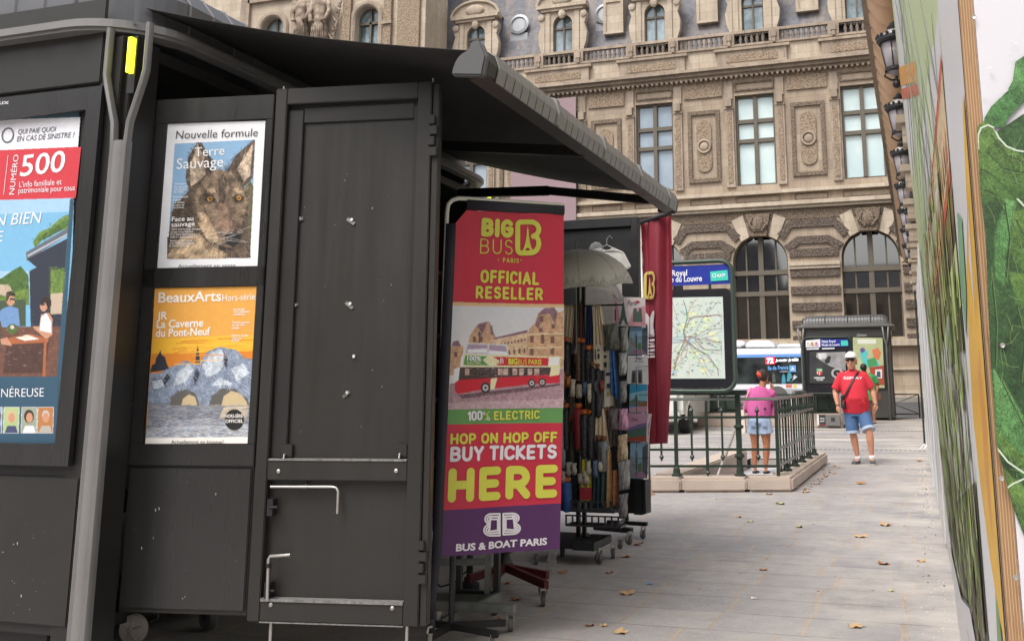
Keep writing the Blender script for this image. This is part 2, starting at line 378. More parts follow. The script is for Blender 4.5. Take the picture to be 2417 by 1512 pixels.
# ================================================================ SETTING: ground, road
def gz(Y): return 0.0 if Y < 17 else (Y - 17) / 12 * .30 if Y < 29 else .30 + (Y - 29) / 35 * .16
def pave_mat():
    k = NT("granite slab paving"); p = k.pos(); x, y, z = k.xyz(p)
    wob = k.noise(p, 2.2, 2); ry = k.m_('ADD', k.m_('DIVIDE', y, .405), k.m_('MULTIPLY', k.m_('SUBTRACT', wob, .5), .10))
    row = k.m_('FLOOR', ry); fy = k.m_('FRACT', ry)
    xo = k.m_('ADD', k.m_('ADD', k.m_('DIVIDE', x, .47), k.m_('MULTIPLY', k.white(k.comb(row, 3.3)), .9)), k.m_('MULTIPLY', k.m_('SUBTRACT', wob, .5), .10))
    col = k.m_('FLOOR', xo); fx = k.m_('FRACT', xo)
    rnd = k.white(k.comb(col, row)); rnd2 = k.white(k.comb(row, col))
    wide = k.m_('MULTIPLY_ADD', rnd2, .07, .012)
    jv = k.m_('LESS_THAN', fx, wide); jh = k.m_('LESS_THAN', fy, .04)
    big = k.noise(p, .55, 5, .6); fine = k.noise(p, 60, 4, .7); mid = k.noise(p, 7, 5, .65)
    c = k.mix(rnd, S(130, 130, 134), S(157, 153, 152))
    c = k.mix(k.ramp(big, .35, .7, 0, .7), c, S(162, 154, 149))
    c = k.mix(k.ramp(mid, .4, .72, 0, .4), c, S(116, 114, 117))
    c = k.mix(k.ramp(fine, .35, .75, .0, .3), c, S(206, 200, 194))
    sand = k.mix(k.noise(k.scale(p, (60, 4, 1)), 1.0, 3), S(196, 178, 158), S(120, 108, 98))
    c = k.mix(k.m_('MULTIPLY', jv, .75), c, sand)
    crack = k.m_('MULTIPLY', jh, k.ramp(k.noise(p, 2.2, 4), .3, .55))
    c = k.mix(k.m_('MULTIPLY', crack, .5), c, S(84, 76, 71))
    dust = k.m_('MULTIPLY', k.ramp(x, -1.0, .05), k.ramp(k.noise(p, 1.6, 6, .65), .38, .62))
    c = k.mix(k.m_('MULTIPLY', dust, .55), c, S(214, 205, 194))
    wear = k.m_('MULTIPLY', k.ramp(k.noise(k.scale(p, (.25, 1.6, 1)), 1.2, 5), .52, .68), k.ramp(y, 15, 19))
    c = k.mix(k.m_('MULTIPLY', wear, .6), c, S(226, 218, 208))
    h = k.m_('SUBTRACT', k.m_('MULTIPLY', fine, .12), k.m_('MAXIMUM', jv, jh))
    st = k.m_('MULTIPLY', k.ramp(k.noise(p, 1.1, 6, .7), .56, .66), k.ramp(k.noise(p, 9, 4, .7), .3, .6)); c = k.mix(k.m_('MULTIPLY', st, .30), c, S(92, 86, 84))
    gum = k.m_('LESS_THAN', k.vor(p, 3.1), .045); c = k.mix(k.m_('MULTIPLY', gum, .35), c, S(84, 82, 84))
    k.bump(h, .25, .006); return k.done(c, k.ramp(mid, .2, .8, .5, .8), 0, .35)
PAVE = pave_mat()
def sheet(name, xs, ys, mat, hole=None, dz=0.0, kind='structure', zf=gz):
    mb = MB()
    for i in range(len(xs) - 1):
        for j in range(len(ys) - 1):
            if hole and (i, j) == hole: continue
            mb.add([(xs[i], ys[j], zf(ys[j]) + dz), (xs[i + 1], ys[j], zf(ys[j]) + dz), (xs[i + 1], ys[j + 1], zf(ys[j + 1]) + dz), (xs[i], ys[j + 1], zf(ys[j + 1]) + dz)], [(0, 1, 2, 3)])
    return mb.build(name, mat, kind=kind)
HX0, HX1, HY0, HY1 = -2.82, -1.62, 12.4, 17.5
sheet("pavement", [-150, HX0, HX1, 150], [-30, HY0, 17, HY1, 29, 31], PAVE)
for o in list(bpy.data.objects):
    if o.name == "pavement":                       # leave the stairwell open
        bm = bmesh.new(); bm.from_mesh(o.data)
        bmesh.ops.delete(bm, geom=[f for f in bm.faces if HX0 < f.calc_center_median().x < HX1 and HY0 < f.calc_center_median().y < HY1], context='FACES'); bm.to_mesh(o.data); bm.free()
asph = M("asphalt", S(84, 84, 86), .85, 0, .2, 3.0, .4, 90)
kerbm = M("kerb granite", S(150, 145, 138), .7, 0, .15, 5, .2, 60)
sheet("road", [-150, 150], [31.2, 44, 60.5], asph, dz=-.10)
MB().box((-150, 31, .0), (150, 31.2, .312)).build("kerb", kerbm, kind='structure')
MB().box((-150, 60.5, .0), (150, 64.6, .60)).build("far_pavement", M("far paving", S(150, 144, 136), .8, 0, .12, 1.5), kind='structure')
sheet("ground", [-300, 300], [-300, -30], asph, zf=lambda y: -.02)
MB().box((-300, 64.7, .0), (300, 300, .3)).build("ground", asph, kind='structure')

# ================================================================ PALACE WING behind
def stone_mat(name, light, dark, sooty, rows=.62, bl=1.25):
    k = NT(name); p = k.pos(); x, y, z = k.xyz(p)
    xx = k.m_('ADD', x, y); r = k.m_('FLOOR', k.m_('DIVIDE', z, rows)); fz = k.m_('FRACT', k.m_('DIVIDE', z, rows))
    xc = k.m_('ADD', k.m_('DIVIDE', xx, bl), k.m_('MULTIPLY', k.m_('MODULO', r, 2.0), .5)); cl = k.m_('FLOOR', xc); fx = k.m_('FRACT', xc)
    c = k.mix(k.white(k.comb(cl, r)), light, dark)
    c = k.mix(k.ramp(k.noise(k.scale(p, (1.6, 1.6, .25)), 1.0, 6, .65), .42, .72, 0, .75), c, sooty)
    c = k.mix(k.ramp(k.noise(p, 4.5, 6, .7), .3, .75, 0, .3), c, tuple(v * .55 for v in dark))
    c = k.mix(k.ramp(k.noise(k.scale(p, (5, 5, .18)), 1.0, 5, .7), .58, .70, 0, .5), c, tuple(v * .6 for v in sooty))
    j = k.m_('MAXIMUM', k.m_('LESS_THAN', fz, .035), k.m_('LESS_THAN', fx, .018))
    c = k.mix(k.m_('MULTIPLY', j, .45), c, tuple(v * .45 for v in sooty))
    k.bump(k.noise(p, 9, 5, .7), .25, .03); return k.done(c, .85, 0, .25)
STONE = stone_mat("ashlar limestone", S(184, 167, 147), S(164, 148, 130), S(136, 122, 108))
TRIM = stone_mat("moulded limestone", S(179, 163, 145), S(160, 145, 129), S(124, 112, 100), .5, 2.4)
PALE = stone_mat("renewed pale limestone", S(201, 187, 168), S(185, 171, 152), S(160, 146, 130), .6, 1.6)
def carved_mat(name, a, b, sc, st=.9, d=.12):
    k = NT(name); p = k.pos(); v = k.vor(k.scale(p, (1, 1, 1)), sc); n = k.noise(p, sc * 1.3, 4, .6)
    h = k.m_('ADD', v, k.m_('MULTIPLY', n, .6)); c = k.mix(k.ramp(h, .3, 1.05), b, a)
    k.bump(h, st, d); return k.done(c, .85, 0, .25)
CARVE = carved_mat("carved relief stone", S(128, 112, 96), S(176, 157, 134), 10.0, .6, .06)
CARVED = carved_mat("soot dark carved stone", S(98, 87, 76), S(148, 131, 112), 10.0, .6, .05)
VERM = carved_mat("vermiculated stone", S(82, 73, 66), S(122, 109, 98), 9.0, .8, .06)
STAT = carved_mat("sculpted stone", S(118, 104, 92), S(178, 162, 144), 2.4, .6, .1)
def slate_mat():
    k = NT("roof slate"); p = k.pos(); x, y, z = k.xyz(p)
    r = k.m_('FLOOR', k.m_('DIVIDE', z, .22)); cl = k.m_('FLOOR', k.m_('ADD', k.m_('DIVIDE', x, .3), k.m_('MULTIPLY', k.m_('MODULO', r, 2.0), .5)))
    c = k.mix(k.white(k.comb(cl, r)), S(84, 85, 93), S(108, 108, 115)); c = k.mix(k.ramp(k.noise(k.scale(p, (1, 1, .15)), 1.2, 6, .7), .45, .68, 0, .8), c, S(140, 126, 112))
    c = k.mix(k.ramp(k.noise(k.scale(p, (2, 1, .12)), .7, 5, .7), .56, .62, 0, .5), c, S(66, 64, 68))
    k.bump(k.m_('FRACT', k.m_('DIVIDE', z, .22)), .3, .03); return k.done(c, .55, 0, .4)
SLATE = slate_mat()
ZINC = M("zinc", S(150, 152, 156), .45, .35, .18, 2.0)
WFR = M("window frame paint", S(96, 88, 76), .6, 0, .15, 6)
def glass_mat(name, lo, hi, sc=.5, rough=.06):
    k = NT(name); p = k.pos(); n = k.noise(k.scale(p, (1, 1, .8)), sc, 4, .6)
    return k.done(k.mix(k.ramp(n, .4, .62), lo, hi), rough, 0, .8)
BLIND = glass_mat("window pane over drawn pale blind", S(184, 206, 208), S(206, 222, 220), .35, .12)
SKYG = glass_mat("window pane with painted cloud reflection", S(136, 152, 166), S(170, 184, 194), .18)  # pale cloud reflection painted into the pane colour
DARKG = glass_mat("dark window glass", S(14, 16, 16), S(30, 30, 28), .55, .04)
DARKG.node_tree.nodes['Principled BSDF'].inputs['IOR'].default_value = 2.3
DORMG = glass_mat("dormer glass", S(70, 88, 92), S(150, 168, 176), .5)

YF = 64.0
wing = thing("palace_wing", "long stone palace wing with arches, carved panels and slate dormers behind the metro signs", "building", (-12, YF, .6))
CK = [-2.4 - 6.85 * k for k in range(-1, 5)]
XL, XR = -34.4, 8.5
G0, Z1, Z2 = .6, 12.5, 21.6
wb = MB()
def fq(mb, x0, z0, x1, z1, y, m=None): mb.add([(x0, y, z0), (x1, y, z0), (x1, y, z1), (x0, y, z1)], [(0, 1, 2, 3)], m)
def opening_rect(mb, c, hw, zb, zt, y, d):
    fq_ = [(c - hw, zb), (c + hw, zb), (c + hw, zt), (c - hw, zt)]
    for i in range(4):
        a, b = fq_[i], fq_[(i + 1) % 4]
        mb.add([(a[0], y, a[1]), (b[0], y, b[1]), (b[0], y + d, b[1]), (a[0], y + d, a[1])], [(0, 1, 2, 3)])
def arch_pts(c, hw, zs, n=16): return [(c - hw * math.cos(math.pi * i / n), zs + hw * math.sin(math.pi * i / n)) for i in range(n + 1)]
def opening_arch(mb, c, hw, zb, zs, ztop, y, d):
    ap = arch_pts(c, hw, zs)
    for i in range(len(ap) - 1):
        a, b = ap[i], ap[i + 1]
        mb.add([(a[0], y, a[1]), (b[0], y, b[1]), (b[0], y, ztop), (a[0], y, ztop)], [(0, 1, 2, 3)])
        mb.add([(a[0], y, a[1]), (b[0], y, b[1]), (b[0], y + d, b[1]), (a[0], y + d, a[1])], [(0, 1, 2, 3)])
    for sx in (-1, 1): mb.add([(c + sx * hw, y, zb), (c + sx * hw, y, zs), (c + sx * hw, y + d, zs), (c + sx * hw, y + d, zb)], [(0, 1, 2, 3)])
    mb.add([(c - hw, y, zb), (c + hw, y, zb), (c + hw, y + d, zb), (c - hw, y + d, zb)], [(0, 1, 2, 3)])
ck = sorted(CK); AH, WH = 1.76, 1.3; AS = 9.15; AB = 4.2; WB, WT = 14.16, 20.32
edges = [XL] + [(ck[i] + ck[i + 1]) / 2 for i in range(len(ck) - 1)] + [XR]
for c, e0, e1 in zip(ck, edges[:-1], edges[1:]):
    fq(wb, e0, G0, e1, AB, YF); fq(wb, e0, AB, c - AH, Z1, YF); fq(wb, c + AH, AB, e1, Z1, YF); opening_arch(wb, c, AH, AB, AS, Z1, YF, .7)
    fq(wb, e0, Z1, e1, WB, YF); fq(wb, e0, WT, e1, Z2 + 2.2, YF); fq(wb, e0, WB, c - WH, WT, YF); fq(wb, c + WH, WB, e1, WT, YF); opening_rect(wb, c, WH, WB, WT, YF, .45)
wb.box((XL, YF + 1.2, G0), (XR, YF + 1.3, 23.6))
wb.build("wall", STONE, wing)
# mouldings
mb = MB()
def band(x0, x1, z0, z1, out): mb.box((x0, YF - out, z0), (x1, YF + .02, z1))
mb.m = 0
for z0, z1, out in ((21.62, 21.8, .3), (21.8, 22.0, .55), (22.0, 22.2, .85)): band(XL, XR, z0, z1, out)
n = 0
x = XL + .2
while x < XR: mb.box((x, YF - .48, 21.45), (x + .16, YF - .002, 21.61)); x += .34
mb.build("cornice", [TRIM], wing)
mb = MB()
for z0, z1, out in ((13.5, 13.72, .34), (12.46, 12.66, .3), (12.66, 12.92, .48)): band(XL, XR, z0, z1, out)
mb.build("string_course", [PALE], wing)
mb = MB(); band(XL, XR, 22.21, 23.62, .18); mb.build("parapet", [PALE], wing)
mb = MB(); band(XL, XR, 23.63, 23.78, .34); mb.box((XL, YF - .3, 24.52), (XR, YF + .02, 24.72)); mb.build("balustrade_rail", [TRIM], wing)
mb = MB(); band(XL, XR, 3.65, 4.05, .4); band(XL, XR, 2.2, 2.34, .16); band(XL, XR, .6, 1.0, .25); mb.build("plinth_moulding", [PALE], wing)
mb = MB(); band(XL, XR, 11.78, 12.4, .05); mb.build("carved_frieze", [CARVED], wing)
# repeats down the facade
proto = MB().lathe([(.09, 0), (.09, .06), (.05, .1), (.12, .28), (.10, .36), (.05, .55), (.09, .64), (.09, .72)], (0, 0, 0), 8).build("baluster", TRIM, wing, smooth=True)
proto.location = Vector((0, 0, 0)); _pl = LOC["palace_wing"]
def put(o, x, y, z, first=[None]):
    c = o.copy(); C.objects.link(c); c.location = (x, y, z); return c      # mesh data hold (shape - root), so add the root back
def rep(shape_fn, name, mat, pts, parent, smooth=0):
    """copies of one part under its thing; the shape is drawn round the origin"""
    m_ = MB(); shape_fn(m_); Lp = LOC[parent.name]
    o = m_.build(name, mat, parent, smooth=smooth); out = []
    for i, p in enumerate(pts):
        c = o if i == 0 else o.copy()
        if i: C.objects.link(c)
        c.location = tuple(float(v) for v in p); out.append(c)
    return out
bpy.data.objects.remove(proto)
bal = []
for i, c in enumerate(ck):
    bal += [(c - .75 + .375 * j, YF - .14, 23.79) for j in range(5)]
    if i < len(ck) - 1: bal += [(c + 2.05 + (6.85 - 4.1) * j / 8, YF - .14, 23.79) for j in range(9)]
bal = sorted(bal, key=lambda p: abs(p[0] + 12))[:76]
rep(lambda m_: m_.lathe([(.11, 0), (.11, .08), (.06, .12), (.13, .3), (.11, .4), (.06, .55), (.1, .64), (.1, .72)], (0, 0, 0), 8), "baluster", M("dark baluster stone", S(112, 100, 90), .85, 0, .25, 5), bal, wing, True)  # balusters in a darker tone than the rail
def pedestal(m_):
    m_.box((-.34, -.3, 0), (.34, .2, .735)); m_.box((-.16, -.46, .25), (.16, -.3, .7)); m_.box((-.1, -.42, -.1), (.1, -.28, .25))
rep(pedestal, "pedestal", TRIM, [(c + s_ * 1.5, YF - .06, 23.785) for c in ck for s_ in (-1, 1)], wing)
def tablet(m_):
    m_.box((-2.3, -.28, .0), (2.3, .0, 1.08)); m_.box((-2.5, -.42, 1.08), (2.5, .0, 1.26))
rep(tablet, "parapet_tablet", TRIM, [(c, YF - .18, 22.22) for c in ck], wing)
rep(lambda m_: m_.box((-1.7, -.04, 0), (1.7, 0, .5)), "fluted_panel", CARVE, [(c, YF - .46, 22.5) for c in ck], wing)
def pil(m_):
    m_.box((-.28, -.16, 0), (.28, .0, 5.3)); m_.box((-.32, -.22, 5.3), (.32, 0, 5.45)); m_.box((-.2, -.4, 5.45), (.2, 0, 6.0)); m_.box((-.27, -.14, 6.0), (.27, 0, 7.2))
rep(pil, "pilaster", TRIM, [(c + s_ * 1.68, YF - .002, 14.1) for c in ck for s_ in (-1, 1)], wing)
rep(lambda m_: m_.box((-.15, -.03, 0), (.15, 0, 4.8)), "pilaster_relief", CARVE, [(c + s_ * 1.68, YF - .163, 14.35) for c in ck for s_ in (-1, 1)], wing)
def frame2(m_, w_, h_, t, d, y=0.0):
    m_.box((-w_ / 2, y - d, 0), (-w_ / 2 + t, y, h_)); m_.box((w_ / 2 - t, y - d, 0), (w_ / 2, y, h_)); m_.box((-w_ / 2 + t, y - d, 0), (w_ / 2 - t, y, t)); m_.box((-w_ / 2 + t, y - d, h_ - t), (w_ / 2 - t, y, h_))
mids = [(ck[i] + ck[i + 1]) / 2 for i in range(len(ck) - 1)]
rep(lambda m_: frame2(m_, 2.16, 4.9, .26, .14), "panel_frame", CARVED, [(x, YF - .002, 14.55) for x in mids], wing)
def medal(m_):
    pts = [(-.5, 0, .9)] + [(-.5 * math.cos(t), 0, .9 - .45 * math.sin(t)) for t in np.linspace(.2, math.pi - .2, 8)] + [(.5, 0, .9)]
    low = [(-.5 * math.cos(t), 0, .85 - .5 * math.sin(t)) for t in np.linspace(0, math.pi, 10)]
    up = [(.5 * math.cos(t), 0, 3.4 + .5 * math.sin(t)) for t in np.linspace(0, math.pi, 10)]
    m_.prism(low + up, (0, -.1, 0))
rep(medal, "carved_panel", CARVE, [(x, YF - .003, 14.9) for x in mids], wing)
def ring(m_): m_.tube([(.42 * math.cos(t), 0, .42 * math.sin(t)) for t in np.linspace(0, 2 * math.pi, 20)[:-1]], .09, 6, closed=True); m_.ell((0, 0, 0), (.28, .1, .28))
rep(ring, "rosette", TRIM, [(x, YF - .14, 17.0) for x in mids], wing)
rep(lambda m_: m_.box((-1.3, -.12, 0), (1.3, 0, .95)), "frieze_panel", CARVE, [(x, YF - .002, 20.35) for x in mids], wing)
rep(lambda m_: frame2(m_, 2.6, .62, .1, .1), "lintel_panel", CARVED, [(c, YF - .003, 20.6) for c in ck], wing)
rep(lambda m_: frame2(m_, 2.1, .4, .06, .06), "apron_panel", CARVED, [(x, YF - .003, 13.02) for x in mids], wing)
rep(lambda m_: frame2(m_, 2.9, .4, .06, .06), "sill_panel", CARVED, [(c, YF - .003, 13.02) for c in ck], wing)
def key(m_):
    m_.prism([(-.5, 0, -.0), (.5, 0, 0), (.78, 0, 1.45), (-.78, 0, 1.45)], (0, -.3, 0))
    m_.ell((0, -.3, .75), (.42, .22, .5), 10, 7)
    for s_ in (-1, 1): m_.tube([(s_ * .2, -.34, .3), (s_ * .55, -.36, .7), (s_ * .35, -.36, 1.2)], [.1, .14, .06], 6)
rep(key, "keystone", CARVED, [(c, YF - .06, 10.75) for c in ck], wing)
def vous(m_): m_.prism([(.62, 0, 0), (1.15, 0, -.28), (1.75, 0, 1.1), (1.0, 0, 1.45)], (0, -.08, 0))
def vous2(m_): m_.prism([(-.62, 0, 0), (-1.15, 0, -.28), (-1.75, 0, 1.1), (-1.0, 0, 1.45)], (0, -.08, 0))
rep(vous, "voussoir", PALE, [(c, YF - .055, 10.75) for c in ck], wing); rep(vous2, "voussoir", PALE, [(c, YF - .055, 10.75) for c in ck], wing)
zs = [ony(1923, y, YF)[2] for y in (825, 549.5)]
hw_ = 6.85 / 2 - AH - .14
def bandv(h_): return lambda m_: m_.box((-hw_, -.14, 0), (hw_, 0, h_))
for y0, y1 in ((586, 605), (634, 653), (675, 694), (714, 733), (756, 775), (792, 806)):
    za, zb_ = ony(1923, y1, YF)[2], ony(1923, y0, YF)[2]
    rep(bandv(zb_ - za), "rusticated_band", VERM, [(x, YF - .002, za) for x in mids], wing)
rep(lambda m_: (m_.box((-hw_ - .05, -.22, 0), (hw_ + .05, 0, .2)), m_.box((-hw_ - .05, -.3, .2), (hw_ + .05, 0, .42))), "impost", PALE, [(x, YF - .002, 8.55) for x in mids], wing)
def bentb(ext, z, dz_, drop):
    def f(m_): m_.prism([(-ext, 0, 0), (ext, 0, 0), (ext + .55, 0, -drop), (ext + .95, 0, -drop + .38), (ext + .1, 0, dz_), (-ext - .1, 0, dz_), (-ext - .95, 0, -drop + .38), (-ext - .55, 0, -drop)], (0, -.14, 0))
    return f
rep(bentb(hw_ - .22, 0, .52, .75), "rusticated_band", VERM, [(x, YF - .002, 11.22) for x in mids], wing)
rep(bentb(hw_ - .62, 0, .48, .45), "rusticated_band", VERM, [(x, YF - .003, 10.15) for x in mids], wing)
# windows
def window(c, kind):
    f = MB()
    def fr(x0, z0, x1, z1, y0=.26, y1=.42): f.box((c + x0, YF + y0, z0), (c + x1, YF + y1, z1))
    fr(-WH, WB, -WH + .14, WT); fr(WH - .14, WB, WH, WT); fr(-WH + .14, WT - .14, WH - .14, WT); fr(-WH + .14, WB, WH - .14, WB + .14)
    fr(-.13, WB + .14, .13, WT - .14, .2, .42)
    for z in (17.08, 18.42): fr(-WH + .14, z, -.13, z + .26, .22, .42); fr(.13, z, WH - .14, z + .26, .22, .42)
    fo = f.build("window", WFR, wing)
    g = MB(); g.box((c - WH + .15, YF + .44, WB + .15), (c + WH - .15, YF + .46, WT - .15)); g.build("pane", kind, fo)
for i, c in enumerate(ck): window(c, BLIND if i >= 3 else SKYG)
for c in ck:
    f = MB(); y0, y1 = YF + .42, YF + .6
    ap = arch_pts(c, AH, AS, 20)
    f.tube([(c - AH, YF + .5, AB)] + [(p[0], YF + .5, p[1]) for p in ap] + [(c + AH, YF + .5, AB)], (.1, .1), 4)
    f.box((c - .16, y0 - .06, AB), (c + .16, y1, AS + AH - .02))
    for s_ in (-1, 1):
        f.box((c + s_ * .95 - .05, y0 + .04, AB), (c + s_ * .95 + .05, y1, AS + 1.45))
    for z in (8.3, 6.95): f.box((c - AH, y0 - .1, z), (c + AH, y1 - .02, z + .3))
    fo = f.build("arched_window", WFR, wing)
    g = MB(); g.prism([(c - AH + .02, YF + .62, AB)] + [(p[0], YF + .62, p[1]) for p in arch_pts(c, AH - .02, AS, 20)] + [(c + AH - .02, YF + .62, AB)], (0, .02, 0)); g.build("pane", DARKG, fo)
# roof and dormers
mb = MB(); mb.add([(XL, YF + .9, 23.6), (XR, YF + .9, 23.6), (XR, YF + 4.2, 34.0), (XL, YF + 4.2, 34.0)], [(0, 1, 2, 3)]); mb.add([(XL, YF + .02, 23.63), (XR, YF + .02, 23.63), (XR, YF + .9, 23.64), (XL, YF + .9, 23.64)], [(0, 1, 2, 3)])
mb.build("roof", SLATE, wing)
def dormer(m_):
    hw, zs_, zb = .74, 2.35, 0.0
    y0, y1 = 0.0, 3.6
    # front with an arched opening
    m_.m = 0
    for s_ in (-1, 1): fq(m_, min(s_ * hw, s_ * 1.35), zb, max(s_ * hw, s_ * 1.35), 4.3, y0)
    opening_arch(m_, 0, hw, zb, zs_, 4.3, y0, .4)
    m_.box((-1.35, .02, 4.0), (1.35, y1, 4.3)); m_.add([(-1.35, y0, 0), (-1.35, y1, 0), (-1.35, y1, 4.3), (-1.35, y0, 4.3)], [(0, 1, 2, 3)], 1); m_.add([(1.35, y0, 0), (1.35, y1, 0), (1.35, y1, 4.3), (1.35, y0, 4.3)], [(0, 1, 2, 3)], 1)
    for s_ in (-1, 1):
        m_.box((s_ * 1.12 - .17, -.1, .1), (s_ * 1.12 + .17, -.002, 3.3))
        # scroll consoles
        pts = [(s_ * 1.36, -.05, 3.3), (s_ * 1.75, -.05, 3.25), (s_ * 1.86, -.05, 2.9), (s_ * 1.66, -.05, 2.3), (s_ * 1.86, -.05, 1.6), (s_ * 1.8, -.05, .9), (s_ * 1.6, -.05, .3), (s_ * 1.6, -.05, 0), (s_ * 1.36, -.05, 0)]
        m_.prism(pts, (0, .5, 0)); m_.lathe([(.24, 0), (.24, .1), (.1, .14)], (s_ * 1.62, -.06, 2.98), 10, axis=(0, -1, 0))
    m_.box((-1.6, -.25, 3.35), (1.6, .3, 3.55)); m_.box((-1.9, -.4, 3.55), (1.9, .5, 3.8))
    ap = [(1.9 * math.cos(t), 3.8 + 1.15 * math.sin(t)) for t in np.linspace(0, math.pi, 15)]
    m_.prism([(p[0], -.2, p[1]) for p in ap], (0, .6, 0))
    m_.tube([(p[0], -.28, p[1] - .04) for p in ap], (.12, .12), 6)
    m_.ell((0, -.3, 4.2), (.75, .2, .42), 10, 7); m_.ell((0, -.14, 3.1), (.3, .2, .38), 8, 6)
dl = rep(dormer, "dormer", [PALE, SLATE], [(c, YF + .55, 24.7) for c in ck], wing)
for c in ck:
    root = dl[ck.index(c)]; g = MB(); z0, y = 24.7, YF + .9
    f = MB(); f.tube([(c - .7, y, z0)] + [(p[0], y, p[1]) for p in arch_pts(c, .7, z0 + 2.35, 12)] + [(c + .7, y, z0)], (.06, .06), 4); f.box((c - .06, y - .05, z0), (c + .06, y + .04, z0 + 3.0)); f.box((c - .7, y - .06, z0 + 2.05), (c + .7, y + .03, z0 + 2.2))
    LOC[root.name] = LOC["palace_wing"] + np.array([c, YF + .55, 24.7])
    f.build("dormer_window", WFR, root); g.prism([(c - .72, y + .06, z0)] + [(p[0], y + .06, p[1]) for p in arch_pts(c, .72, z0 + 2.35, 12)] + [(c + .72, y + .06, z0)], (0, .02, 0)); g.build("pane", DORMG, root)
def stack(m_): m_.box((-.75, 0, 0), (.75, 1.2, 6)); frame2(m_, 1.5, 2.6, .2, .1); 
rep(stack, "chimney", PALE, [(x, YF + 1.4, 26.2) for x in (ck[2] + 3.6 - 6.85 + 6.85, ck[3] + 3.6, ck[1] + 3.6)], wing)
def ocu(m_): m_.lathe([(.75, 0), (.8, .15), (.6, .2), (.5, .1)], (0, 0, 0), 18, axis=(0, -1, .1)); m_.box((-.7, -.1, -1.4), (.7, .8, -.7))
oc = rep(ocu, "oculus", ZINC, [(ck[0] + 2.9, YF + 2.0, 28.0), (ck[1] + 2.8, YF + 2.0, 28.0)], wing)
# exhibition hanging on the facade
MB().box((-26.4, YF - .62, 10.2), (-21.55, YF - .56, 21.15)).build("exhibition_banner", M("mauve printed mesh", S(146, 124, 128), .8, 0, .06, .5), label="plain mauve exhibition banner hanging over a window of the stone palace", cat="banner")

# ================================================================ PALACE PAVILION on the left
YP = 61.0
pav = thing("palace_pavilion", "taller stone palace pavilion with sculpted figures above the kiosk awning", "building", (-38, YP, .6))
PP = Plane((0, YP), (1, 0)); q = lambda x, y: PP.px(x, y)
xa, xb = -56.0, PP.px(1003, 90)[0]; zt = 40.0
wins = [(868, 15, 27, 95), (645, 40, 25, 95), (430, 60, 25, 95)]
mb = MB(); ws = []
for cx, yt, hw, yb in wins:
    c = PP.px(cx, yt); ws.append((c[0], PP.px(cx + hw, 60)[0] - PP.px(cx, 60)[0], c[1]))
ws.sort(); es = [xa] + [(ws[i][0] + ws[i + 1][0]) / 2 for i in range(len(ws) - 1)] + [xb]
for (c, hw, zt_), e0, e1 in zip(ws, es[:-1], es[1:]):
    fq(mb, e0, G0, e1, 23.0, YP); fq(mb, e0, 23.0, c - hw, zt, YP); fq(mb, c + hw, 23.0, e1, zt, YP); opening_arch(mb, c, hw, 23.0, zt_ - hw, zt, YP, .8)
mb.add([(xb, YP, G0), (xb, YP + 3.5, G0), (xb, YP + 3.5, zt), (xb, YP, zt)], [(0, 1, 2, 3)])
mb.box((xa, YP + 3.4, G0), (xb - .1, YP + 3.5, zt)); mb.build("wall", PALE, pav)
for c, hw, zt_ in ws:
    f = MB(); y = YP + .6; zs_ = zt_ - hw
    f.tube([(c - hw, y, 23)] + [(p[0], y, p[1]) for p in arch_pts(c, hw - .02, zs_, 14)] + [(c + hw, y, 23)], (.09, .09), 4); f.box((c - .08, y - .1, 23), (c + .08, y + .05, zt_ - .02)); f.box((c - hw, y - .1, zs_ - .3), (c + hw, y + .04, zs_ - .1))
    fo = f.build("arched_window", WFR, pav); g = MB(); g.prism([(c - hw, y + .1, 23)] + [(p[0], y + .1, p[1]) for p in arch_pts(c, hw, zs_, 14)] + [(c + hw, y + .1, 23)], (0, .02, 0)); g.build("pane", DORMG, fo)
    f = MB(); ap = arch_pts(c, hw + .25, zs_, 14); f.tube([(c - hw - .25, YP - .08, 23)] + [(p[0], YP - .08, p[1]) for p in ap] + [(c + hw + .25, YP - .08, 23)], (.24, .12), 6); f.build("archivolt", TRIM, pav)
for x0, x1, mt, d in ((940, 992, CARVE, .25), (908, 926, CARVE, .3), (812, 830, CARVE, .3), (570, 590, TRIM, .3), (690, 700, TRIM, .2)):
    a, b = PP.px(x0, 80)[0], PP.px(x1, 80)[0]; MB().box((a, YP - d, 20), (b, YP - .002, 33)).build("pilaster", mt, pav)
mb = MB(); a, b = PP.px(590, 12), PP.px(690, 20); mb.box((a[0], YP - .3, a[1]), (b[0], YP - .003, a[1] + .35)); mb.next(); mb.box((PP.px(905, 62)[0], YP - .45, PP.px(905, 62)[1]), (PP.px(930, 62)[0], YP - .31, PP.px(905, 55)[1])); mb.build("moulding", TRIM, pav)
